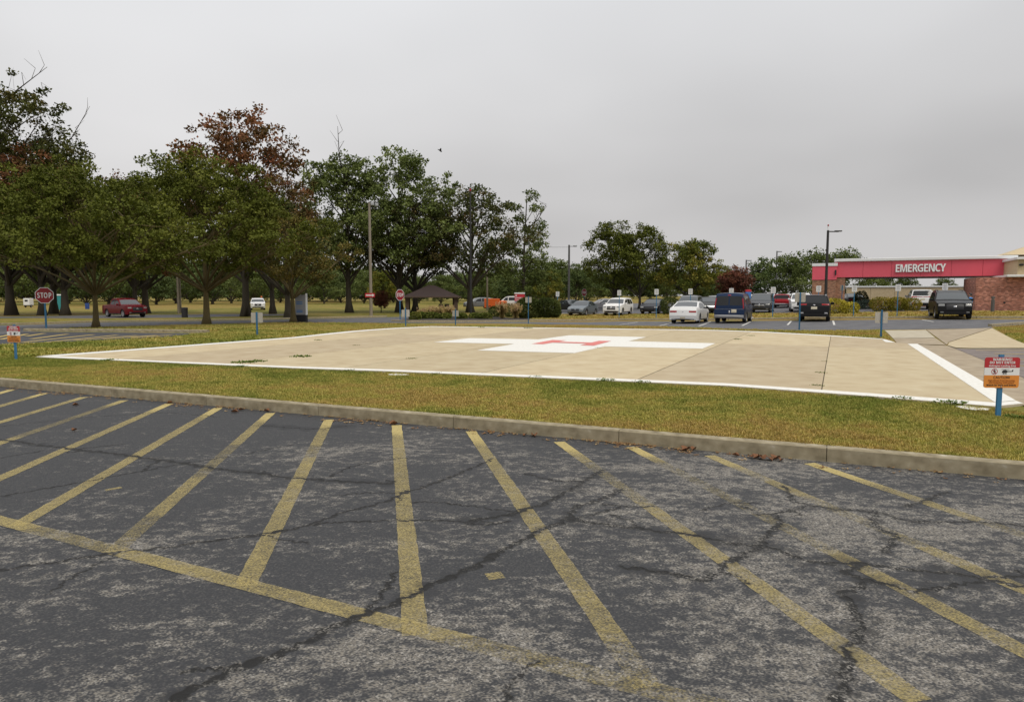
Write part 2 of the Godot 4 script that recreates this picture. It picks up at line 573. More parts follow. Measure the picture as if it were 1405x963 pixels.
# an outline [s, y] laid on the side of the body
func side_patch(sh: Shell, poly: Array, off: float, called: String, m: Material, parent: Node) -> void:
	for sg in [-1.0, 1.0]:
		var st := surf()
		var c := Vector2.ZERO
		for p in poly: c += Vector2(p[0], p[1]) / poly.size()
		for i in poly.size():
			var a: Array = poly[i]; var b: Array = poly[(i + 1) % poly.size()]
			var A := sh.place(a[0], a[1], sg * (sh.hw(a[0], a[1]) + off)); var B := sh.place(b[0], b[1], sg * (sh.hw(b[0], b[1]) + off))
			var C := sh.place(c.x, c.y, sg * (sh.hw(c.x, c.y) + off))
			tri(st, A, B, C)
			var A0 := sh.place(a[0], a[1], sg * (sh.hw(a[0], a[1]) - 0.01)); var B0 := sh.place(b[0], b[1], sg * (sh.hw(b[0], b[1]) - 0.01))
			quad(st, A, B, B0, A0)
		done(st, called, m, parent)

func body_mesh(sh: Shell, wheels: Array, wr: float) -> ArrayMesh:
	var st := SurfaceTool.new()
	st.begin(Mesh.PRIMITIVE_TRIANGLES)
	st.set_smooth_group(-1)
	var ts := []
	for i in sh.pts.size() - 1:
		for k in 3: ts.append(i + k / 3.0)
	ts.append(sh.pts.size() - 1.0)
	var nv := 8
	for i in ts.size() - 1:
		for j in nv:
			var v0 := -1.0 + 2.0 * j / nv; var v1 := -1.0 + 2.0 * (j + 1) / nv
			quad(st, sh.S(ts[i], v0), sh.S(ts[i], v1), sh.S(ts[i + 1], v1), sh.S(ts[i + 1], v0))
	var ss := []
	for t in ts: ss.append(sh.P(t).x)
	var arch := wr + 0.06
	var k := 0.0
	while k <= sh.L: ss.append(k); k += 0.12
	for w in wheels:
		for q in 13: ss.append(w - arch * cos(PI * q / 12.0))
	ss.sort()
	var lo := func(s: float) -> float:
		for w in wheels:
			if abs(s - w) < arch: return max(sh.sill, wr + sqrt(arch * arch - (s - w) * (s - w)))
		return sh.sill
	for sg in [-1.0, 1.0]:
		for i in ss.size() - 1:
			var a: float = ss[i]; var b: float = ss[i + 1]
			if b - a < 0.002: continue
			var a0: float = lo.call(a + 0.0005); var b0: float = lo.call(b - 0.0005)
			var a1 := sh.top(a); var b1 := sh.top(b)
			for r in 10:
				var f := r / 10.0; var g := (r + 1) / 10.0
				var pa := lerpf(a0, a1, f); var pb := lerpf(b0, b1, f); var qa := lerpf(a0, a1, g); var qb := lerpf(b0, b1, g)
				var A := sh.place(a, pa, sg * sh.hw(a, pa)); var B := sh.place(b, pb, sg * sh.hw(b, pb))
				var C := sh.place(b, qb, sg * sh.hw(b, qb)); var D := sh.place(a, qa, sg * sh.hw(a, qa))
				if sg > 0: quad(st, A, B, C, D)
				else: quad(st, D, C, B, A)
			# lip turned in under the body, so that arches have depth
			var A1 := sh.place(a, a0, sg * sh.hw(a, a0)); var B1 := sh.place(b, b0, sg * sh.hw(b, b0))
			quad(st, A1, B1, B1 - Vector3(sg * 0.12, 0, 0), A1 - Vector3(sg * 0.12, 0, 0))
	st.generate_normals()
	return st.commit()

func wheel_meshes(wr: float, width: float) -> Array:
	var ty := surf()
	var rim := surf()
	lathe(ty, Vector3.ZERO, Vector3.RIGHT, [[wr * 0.66, -width / 2], [wr * 0.94, -width / 2], [wr, -width * 0.36], [wr, width * 0.36], [wr * 0.94, width / 2], [wr * 0.66, width / 2], [wr * 0.64, width * 0.3]], 22)
	lathe(rim, Vector3.ZERO, Vector3.RIGHT, [[wr * 0.66, width * 0.48], [wr * 0.6, width * 0.46], [wr * 0.58, width * 0.2], [0.0, width * 0.18]], 20)
	for k in 5:
		var t := TAU * k / 5
		var b := Basis(Vector3.RIGHT, t)
		bx(rim, b * Vector3(width * 0.3, wr * 0.32, 0), Vector3(0.03, wr * 0.6, wr * 0.17), 0.008, b)
	lathe(rim, Vector3.ZERO, Vector3.RIGHT, [[wr * 0.16, width * 0.2], [wr * 0.14, width * 0.4], [0.0, width * 0.42]], 12)
	ty.generate_normals(); rim.generate_normals()
	return [ty.commit(), rim.commit()]

# o: kind, L, W, H, paint, and the extras that tell one car from the next
func vehicle(called: String, label: String, category: String, o: Dictionary, at: Vector3, turn: float, group := "") -> Node3D:
	var car := thing(called, label, category, at, turn, group)
	var sh := Shell.new()
	var kind: String = o.kind
	var pr: Array; var glass: Array; var sides: Array; var base: Vector3; var wh: Array
	var wr := 0.335
	var belt := 0.95; var roofw := 0.74
	match kind:
		"sedan":
			base = Vector3(1.86, 1.46, 4.9)
			pr = [[0.06, 0.24], [0.0, 0.42], [0.03, 0.6], [0.14, 0.74], [0.6, 0.86], [1.3, 0.97], [2.1, 1.39], [2.65, 1.46], [3.25, 1.43], [4.15, 1.1], [4.72, 1.07], [4.84, 0.9], [4.9, 0.55], [4.84, 0.26]]
			glass = [5.08, 5.96, 8.05, 8.96]
			sides = [[[1.62, 0.99], [2.2, 1.33], [2.78, 1.38], [2.78, 0.99]], [[2.86, 0.99], [2.86, 1.38], [3.3, 1.34], [3.78, 1.1], [3.78, 1.02]]]
			wh = [0.93, 3.8]; belt = 0.96
		"suv":
			base = Vector3(1.9, 1.72, 4.75); wr = 0.37
			pr = [[0.06, 0.28], [0.0, 0.5], [0.02, 0.72], [0.12, 0.95], [0.55, 1.05], [1.2, 1.12], [1.95, 1.6], [2.5, 1.71], [3.4, 1.72], [4.25, 1.67], [4.6, 1.16], [4.7, 0.98], [4.75, 0.62], [4.68, 0.32]]
			glass = [5.08, 5.96, 9.1, 9.95]
			sides = [[[1.5, 1.12], [2.05, 1.5], [2.6, 1.6], [2.6, 1.12]], [[2.7, 1.12], [2.7, 1.6], [3.5, 1.6], [3.5, 1.12]], [[3.58, 1.12], [3.58, 1.6], [4.1, 1.55], [4.3, 1.25], [4.3, 1.14]]]
			wh = [0.92, 3.72]; belt = 1.08; roofw = 0.76
		"minivan":
			base = Vector3(2.0, 1.76, 5.0); wr = 0.34
			pr = [[0.06, 0.25], [0.0, 0.45], [0.02, 0.66], [0.14, 0.86], [0.6, 0.98], [1.05, 1.08], [1.95, 1.64], [2.5, 1.75], [3.6, 1.76], [4.55, 1.7], [4.82, 1.14], [4.9, 0.96], [5.0, 0.6], [4.93, 0.3]]
			glass = [5.06, 5.96, 9.1, 9.95]
			sides = [[[1.5, 1.1], [2.1, 1.54], [2.6, 1.63], [2.6, 1.1]], [[2.7, 1.1], [2.7, 1.63], [3.7, 1.63], [3.7, 1.1]], [[3.78, 1.1], [3.78, 1.63], [4.45, 1.58], [4.6, 1.15]]]
			wh = [0.95, 3.98]; belt = 1.05; roofw = 0.78
		"van":
			base = Vector3(1.97, 1.93, 4.8); wr = 0.35
			pr = [[0.06, 0.28], [0.0, 0.5], [0.03, 0.78], [0.1, 0.98], [0.5, 1.1], [0.85, 1.2], [1.55, 1.78], [2.0, 1.9], [3.4, 1.93], [4.58, 1.89], [4.68, 1.74], [4.78, 1.14], [4.8, 0.62], [4.74, 0.36]]
			glass = [5.06, 5.96, 10.0, 10.98]
			sides = [[[1.15, 1.2], [1.6, 1.68], [2.05, 1.74], [2.05, 1.2]], [[2.2, 1.2], [2.2, 1.74], [3.3, 1.75], [3.3, 1.2]], [[3.4, 1.2], [3.4, 1.75], [4.5, 1.72], [4.55, 1.2]]]
			wh = [0.85, 3.7]; belt = 1.14; roofw = 0.8
		"pickup":
			base = Vector3(1.99, 1.8, 5.3); wr = 0.38
			pr = [[0.06, 0.34], [0.0, 0.55], [0.02, 0.8], [0.1, 1.03], [0.6, 1.12], [1.3, 1.18], [1.98, 1.66], [2.5, 1.79], [3.05, 1.8], [3.42, 1.74], [3.52, 1.2], [5.2, 1.14], [5.3, 0.9], [5.28, 0.62], [5.22, 0.42]]
			glass = [5.08, 5.96, 9.1, 9.92]
			sides = [[[1.6, 1.2], [2.1, 1.56], [2.55, 1.68], [2.55, 1.2]], [[2.64, 1.2], [2.64, 1.68], [3.3, 1.64], [3.36, 1.24]]]
			wh = [0.98, 4.16]; belt = 1.15; roofw = 0.76
	var k := Vector3(o.get("W", base.x) / base.x, o.get("H", base.y) / base.y, o.get("L", base.z) / base.z)
	sh.L = base.z * k.z; sh.W = base.x * k.x; sh.H = base.y * k.y; sh.belt = belt * k.y; sh.roof = sh.W * roofw
	sh.sill = (0.3 if kind in ["suv", "van", "pickup"] else 0.22) * k.y
	sh.pts = []
	for p in pr: sh.pts.append(Vector2(p[0] * k.z, p[1] * k.y))
	var wheels := [wh[0] * k.z, wh[1] * k.z]
	var paint: Material = o.paint
	var trim: Material = M.car_black
	put(body_mesh(sh, wheels, wr), "body", paint, car)
	patch(sh, glass[0], glass[1], -0.93, 0.93, 0.01, "windshield", M.glass, car)
	var last: float = sh.pts.size() - 1.0
	if kind == "van":
		patch(sh, glass[2], glass[3], -0.9, -0.04, 0.012, "rear_window", M.glass_dark, car)
		patch(sh, glass[2], glass[3], 0.04, 0.9, 0.012, "rear_window", M.glass_dark, car)
		patch(sh, 11.05, 12.9, -0.005, 0.005, 0.006, "door_seam", trim, car)
		patch(sh, 9.55, 9.9, -0.12, 0.12, 0.02, "brake_light", M.tail, car)
	else:
		patch(sh, glass[2], glass[3], -0.9, 0.9, 0.01, "rear_window", M.glass_dark if kind != "sedan" else M.glass, car)
	for s in sides:
		side_patch(sh, s.map(func(p): return [p[0] * k.z, p[1] * k.y]), 0.008, "side_window", M.glass_dark if kind != "sedan" else M.glass, car)
	# door seams and handles
	var d0: float = sides[0][3][0] if sides[0].size() > 3 else 2.7
	for s in [(d0 + 0.05) * k.z, (sides[0][0][0] + 0.05) * k.z, (sides[1][-1][0] - 0.05) * k.z]:
		side_patch(sh, [[s, sh.sill + 0.08], [s + 0.012, sh.sill + 0.08], [s + 0.012, sh.belt], [s, sh.belt]], 0.003, "door_seam", trim, car)
	for s in [(d0 - 0.22) * k.z, (sides[1][-1][0] - 0.3) * k.z]:
		side_patch(sh, [[s, sh.belt - 0.12], [s + 0.2, sh.belt - 0.12], [s + 0.2, sh.belt - 0.085], [s, sh.belt - 0.085]], 0.03, "door_handle", o.get("handle", paint), car)
	side_patch(sh, [[wheels[0] + wr + 0.08, sh.sill], [wheels[1] - wr - 0.08, sh.sill], [wheels[1] - wr - 0.08, sh.sill + 0.09], [wheels[0] + wr + 0.08, sh.sill + 0.09]], 0.006, "sill_trim", trim, car)
	# nose
	patch(sh, 0.1, 0.85, -0.8, 0.8, 0.012, "lower_grille", trim, car)
	patch(sh, 1.35 if kind != "sedan" else 1.3, 2.75 if kind != "sedan" else 2.5, -0.5, 0.5, 0.014, "grille", o.get("grille", trim), car)
	if o.has("bar"):
		patch(sh, 1.95, 2.1, -0.46, 0.46, 0.03, "grille_bar", M.chrome, car)
		patch(sh, 1.45, 2.65, -0.025, 0.025, 0.03, "grille_bar", M.chrome, car)
	if o.has("badge"): patch(sh, 1.9, 2.25, -0.09, 0.09, 0.028, "badge", M.chrome, car)
	both(sh, 2.25 if kind != "sedan" else 2.0, 2.8, 0.6, 0.96, 0.016, "headlight", M.lamp_glass, car)
	both(sh, 0.45, 0.8, 0.66, 0.86, 0.02, "fog_light", M.lamp_glass, car)
	if o.has("front_plate"): patch(sh, 0.9, 1.25, -0.16, 0.16, 0.02, "licence_plate", M.plate, car)
	# tail
	match kind:
		"sedan":
			both(sh, 11.12, 11.42, 0.45, 0.97, 0.014, "tail_light", M.tail, car)
			patch(sh, 12.3, 12.75, -0.19, 0.19, 0.012, "licence_plate", M.plate, car)
			both(sh, 12.8, 12.97, 0.5, 0.86, 0.012, "exhaust_tip", M.chrome, car)
			patch(sh, 11.2, 11.38, -0.06, 0.06, 0.012, "badge", M.chrome, car)
			patch(sh, 12.72, 13.0, -0.85, 0.85, 0.008, "lower_bumper", trim, car)
		"pickup":
			both(sh, last - 2.85, last - 1.95, 0.84, 0.97, 0.012, "tail_light", M.tail, car)
			patch(sh, last - 0.95, last - 0.05, -0.95, 0.95, 0.05, "rear_bumper", M.chrome, car)
			patch(sh, last - 0.8, last - 0.3, -0.16, 0.16, 0.06, "licence_plate", M.plate, car)
			patch(sh, 10.12, 10.9, -0.86, 0.86, 0.012, "bed_cover", trim, car)
		"van":
			both(sh, 10.2, 11.35, 0.92, 0.995, 0.012, "tail_light", M.tail, car)
			patch(sh, 12.2, 12.95, -0.98, 0.98, 0.07, "rear_bumper", M.bumper_grey, car)
			patch(sh, 11.45, 11.85, 0.16, 0.5, 0.02, "licence_plate", M.plate, car)
			patch(sh, 11.42, 11.44, -0.96, 0.96, 0.012, "trim_line", M.bumper_grey, car)
			patch(sh, 11.6, 11.95, -0.01, 0.08, 0.03, "door_handle", M.chrome, car)
		_:
			both(sh, last - 2.9, last - 2.45, 0.5, 0.98, 0.014, "tail_light", M.tail, car)
			patch(sh, last - 1.95, last - 1.5, -0.2, 0.2, 0.014, "licence_plate", M.plate, car)
			patch(sh, last - 0.85, last, -0.92, 0.92, 0.012, "lower_bumper", trim, car)
			both(sh, last - 0.95, last - 0.6, 0.68, 0.9, 0.03, "reflector_lamp", M.chrome if o.has("chrome_lamps") else M.tail, car)
			patch(sh, last - 2.6, last - 2.42, -0.07, 0.07, 0.014, "badge", M.chrome, car)
			if o.has("tail_band"): patch(sh, last - 2.75, last - 2.35, -0.96, 0.96, 0.012, "tail_light_band", M.tail_dark, car)
	if o.has("rails"):
		for sg in [-1.0, 1.0]:
			var st := surf()
			var y := sh.H - 0.01
			tube(st, [Vector3(sg * sh.roof * 0.44, y - 0.05, -sh.L / 2 + sh.L * 0.48), Vector3(sg * sh.roof * 0.45, y + 0.05, -sh.L / 2 + sh.L * 0.52), Vector3(sg * sh.roof * 0.45, y + 0.04, -sh.L / 2 + sh.L * 0.82), Vector3(sg * sh.roof * 0.44, y - 0.06, -sh.L / 2 + sh.L * 0.87)], [0.02, 0.022, 0.022, 0.02], 6)
			done(st, "roof_rail", o.rails, car)
	# mirrors
	var ms: float = sides[0][0][0] * k.z + 0.12
	for sg in [-1.0, 1.0]:
		var my := sh.belt + 0.08
		var at_m := sh.place(ms, my, sg * (sh.hw(ms, my) + 0.13))
		var mi := surf()
		bx(mi, at_m, Vector3(0.22, 0.16, 0.1), 0.04)
		bx(mi, at_m - Vector3(sg * 0.12, 0.04, 0), Vector3(0.1, 0.05, 0.06), 0.01)
		done(mi, "mirror", o.get("mirror", paint), car)
	# underside, wheel housings
	var un := surf()
	bx(un, Vector3(0, sh.sill + 0.08, 0), Vector3(sh.W * 0.8, 0.12, sh.L * 0.9), 0.02)
	for w in wheels: bx(un, Vector3(0, 0.5 * wr + sh.sill + 0.2, -sh.L / 2 + w), Vector3(sh.W * 0.62, wr * 1.3, wr * 2.3), 0.02)
	done(un, "underbody", M.tyre, car)
	var wm := wheel_meshes(wr, 0.23)
	for w in wheels:
		for sg in [-1.0, 1.0]:
			var n := Node3D.new()
			n.name = "wheel"
			car.add_child(n, true)
			n.position = Vector3(sg * (sh.W * 0.5 - 0.14), wr, -sh.L / 2 + w)
			n.rotation.y = 0.0 if sg > 0 else PI
			put(wm[0], "tyre", M.tyre, n)
			put(wm[1], "rim", o.get("rim", M.rim), n)
	return car

# a car in the stalls whose nearer end stands at P
func parked(p: Vector2, nose_out: bool, called: String, label: String, category: String, o: Dictionary, group: String) -> Node3D:
	var len: float = o.get("L", {"sedan": 4.9, "suv": 4.75, "minivan": 5.0, "van": 4.8, "pickup": 5.3}[o.kind])
	var c := p + AHEAD * len * 0.5
	var turn: float = TURN + (PI if nose_out else 0.0) + o.get("yaw", 0.0)
	# stand on the slope: the lowest of the four wheels touches, the rest sink less than a centimetre
	return vehicle(called, label, category, o, on(c, 0.005), turn, group)

func car_paint(r: float, g: float, b: float, metal := 0.0) -> StandardMaterial3D:
	var m := mat(r, g, b, 0.3, metal)
	m.metallic_specular = 0.22
	m.clearcoat_enabled = true
	m.clearcoat = 0.2
	m.clearcoat_roughness = 0.05
	return m

# ---------------------------------------------------------------- people
# one continuous skin over tapered bones [a, b, ra, rb], meshed as surface nets
func skin_over(bones: Array, cell: float, blend: float) -> ArrayMesh:
	var lo := Vector3.INF; var hi := -Vector3.INF
	for b in bones:
		for k in 2:
			var e: float = b[2 + k] + 2.5 * cell
			lo = lo.min(b[k] - Vector3.ONE * e); hi = hi.max(b[k] + Vector3.ONE * e)
	var n := Vector3i(((hi - lo) / cell).ceil()) + Vector3i.ONE
	var f := PackedFloat32Array()
	f.resize(n.x * n.y * n.z)
	f.fill(1.0)
	for b in bones:
		var rm: float = max(b[2], b[3]) + 3.0 * cell
		var l := Vector3i(((b[0].min(b[1]) - Vector3.ONE * rm - lo) / cell).floor()).clamp(Vector3i.ZERO, n - Vector3i.ONE)
		var u := Vector3i(((b[0].max(b[1]) + Vector3.ONE * rm - lo) / cell).ceil()).clamp(Vector3i.ZERO, n - Vector3i.ONE)
		var ab: Vector3 = b[1] - b[0]
		var l2: float = max(1e-6, ab.length_squared())
		for z in range(l.z, u.z + 1):
			for y in range(l.y, u.y + 1):
				for x in range(l.x, u.x + 1):
					var p := lo + Vector3(x, y, z) * cell
					var t := clampf((p - b[0]).dot(ab) / l2, 0, 1)
					var d: float = p.distance_to(b[0] + ab * t) - lerpf(b[2], b[3], t)
					var i := (z * n.y + y) * n.x + x
					var h := clampf(0.5 + 0.5 * (f[i] - d) / blend, 0, 1)
					f[i] = lerpf(f[i], d, h) - blend * h * (1.0 - h)
	var id := {}
	var verts := PackedVector3Array()
	var st := SurfaceTool.new()
	st.begin(Mesh.PRIMITIVE_TRIANGLES)
	for z in n.z - 1:
		for y in n.y - 1:
			for x in n.x - 1:
				var s := Vector3.ZERO; var c := 0
				if absf(f[(z * n.y + y) * n.x + x]) > cell * 2.0: continue
				for e in [[0,0,0,1,0,0],[0,0,0,0,1,0],[0,0,0,0,0,1],[1,0,0,1,1,0],[1,0,0,1,0,1],[0,1,0,1,1,0],[0,1,0,0,1,1],[0,0,1,1,0,1],[0,0,1,0,1,1],[1,1,0,1,1,1],[1,0,1,1,1,1],[0,1,1,1,1,1]]:
					var a: float = f[((z + e[2]) * n.y + y + e[1]) * n.x + x + e[0]]; var b: float = f[((z + e[5]) * n.y + y + e[4]) * n.x + x + e[3]]
					if (a < 0) != (b < 0):
						s += Vector3(e[0], e[1], e[2]).lerp(Vector3(e[3], e[4], e[5]), a / (a - b)); c += 1
				if c:
					id[(z * n.y + y) * n.x + x] = verts.size()
					verts.append(lo + (Vector3(x, y, z) + s / c) * cell)
	for v in verts: st.add_vertex(v)
	for z in range(1, n.z - 1):
		for y in range(1, n.y - 1):
			for x in range(1, n.x - 1):
				var a: float = f[(z * n.y + y) * n.x + x]
				for ax in 3:
					var o := Vector3i.ZERO; o[ax] = 1
					var b: float = f[((z + o.z) * n.y + y + o.y) * n.x + x + o.x]
					if (a < 0) == (b < 0): continue
					var u := Vector3i.ZERO; u[(ax + 1) % 3] = 1
					var w := Vector3i.ZERO; w[(ax + 2) % 3] = 1
					var q := []
					for g in [Vector3i.ZERO, u, u + w, w]:
						var c2: Vector3i = Vector3i(x, y, z) - g
						q.append(id.get((c2.z * n.y + c2.y) * n.x + c2.x, -1))
					if q.has(-1): continue
					if a < 0: q.reverse()
					for i in [0, 1, 2, 0, 2, 3]: st.add_index(q[i])
	st.generate_normals()
	return st.commit()

# a standing person, facing -z
func person(label: String, at: Vector3, turn: float, h: float, shirt: Material, trousers: Material, hair: Material, hat: Material = null) -> void:
	var t := thing("person", label, "person", at, turn)
	var k := h / 1.75
	var V := func(x: float, y: float, z: float) -> Vector3: return Vector3(x, y, z) * k
	var body := [[V.call(0, 1.0, 0), V.call(0, 1.3, 0), 0.13 * k, 0.14 * k], [V.call(-0.1, 1.36, 0), V.call(0.1, 1.36, 0), 0.08 * k, 0.08 * k], [V.call(0, 1.4, 0), V.call(0, 1.52, -0.01), 0.055 * k, 0.05 * k], [V.call(0, 1.6, -0.015), V.call(0, 1.65, 0), 0.085 * k, 0.095 * k], [V.call(0, 1.555, -0.05), V.call(0, 1.57, -0.04), 0.045 * k, 0.05 * k], [V.call(0, 1.6, -0.1), V.call(0, 1.62, -0.095), 0.018 * k, 0.012 * k]]
	var torso := [[V.call(0, 0.97, 0), V.call(0, 1.28, 0), 0.155 * k, 0.165 * k], [V.call(-0.13, 1.36, 0), V.call(0.13, 1.36, 0), 0.09 * k, 0.09 * k]]
	var legs := [[V.call(-0.06, 0.95, 0), V.call(0.06, 0.95, 0), 0.14 * k, 0.14 * k]]
	for s in [-1.0, 1.0]:
		body.append_array([[V.call(s * 0.19, 1.36, 0), V.call(s * 0.25, 1.08, 0.02), 0.05 * k, 0.042 * k], [V.call(s * 0.25, 1.08, 0.02), V.call(s * 0.25, 0.84, -0.05), 0.042 * k, 0.03 * k], [V.call(s * 0.25, 0.84, -0.05), V.call(s * 0.245, 0.76, -0.06), 0.032 * k, 0.034 * k]])
		for q in 4: body.append([V.call(s * 0.245, 0.75, -0.085 + q * 0.018), V.call(s * (0.235 - 0.004 * q), 0.665 + abs(q - 1.5) * 0.012, -0.095 + q * 0.02), 0.0095 * k, 0.0085 * k])
		body.append([V.call(s * 0.245, 0.79, -0.085), V.call(s * 0.225, 0.73, -0.12), 0.011 * k, 0.009 * k])
		body.append([V.call(s * 0.093, 1.6, 0.0), V.call(s * 0.096, 1.63, 0.005), 0.014 * k, 0.016 * k])
		body.append_array([[V.call(s * 0.09, 0.9, 0), V.call(s * 0.1, 0.48, -0.01), 0.075 * k, 0.05 * k], [V.call(s * 0.1, 0.48, -0.01), V.call(s * 0.1, 0.09, 0.02), 0.05 * k, 0.035 * k]])
		torso.append([V.call(s * 0.19, 1.36, 0), V.call(s * 0.245, 1.1, 0.02), 0.068 * k, 0.058 * k])
		legs.append_array([[V.call(s * 0.09, 0.9, 0), V.call(s * 0.1, 0.48, -0.01), 0.1 * k, 0.072 * k], [V.call(s * 0.1, 0.48, -0.01), V.call(s * 0.1, 0.1, 0.02), 0.072 * k, 0.06 * k]])
	put(skin_over(body, 0.02, 0.02), "body", M.skin, t)
	put(skin_over(torso, 0.03, 0.05), "shirt", shirt, t)
	put(skin_over(legs, 0.03, 0.04), "trousers", trousers, t)
	for s in [-1.0, 1.0]: put(skin_over([[V.call(s * 0.1, 0.045, 0.05), V.call(s * 0.11, 0.035, -0.14), 0.045 * k, 0.035 * k]], 0.015, 0.02), "shoe", M.tyre, t)
	put(skin_over([[V.call(0, 1.665, 0.02), V.call(0, 1.69, 0.0), 0.098 * k, 0.09 * k]], 0.015, 0.02), "hair", hair, t)
	if hat:
		var st := surf()
		lathe(st, V.call(0, 1.68, -0.01), Vector3.UP, [[0.16, 0.0], [0.125, 0.01], [0.12, 0.06], [0.085, 0.115], [0.0, 0.135]], 18)
		done(st, "hard_hat", hat, t)

# ---------------------------------------------------------------- computed surface maps
const LOT_AT := Vector2(-11.0, -14.0)
const LOT_SIZE := Vector2(17.6, 12.2)
const N := 2048

func byte(v: float) -> int:
	var c := clampf(v, 0.0, 1.0)
	return int(255.0 * (12.92 * c if c <= 0.0031308 else 1.055 * pow(c, 1.0 / 2.4) - 0.055))

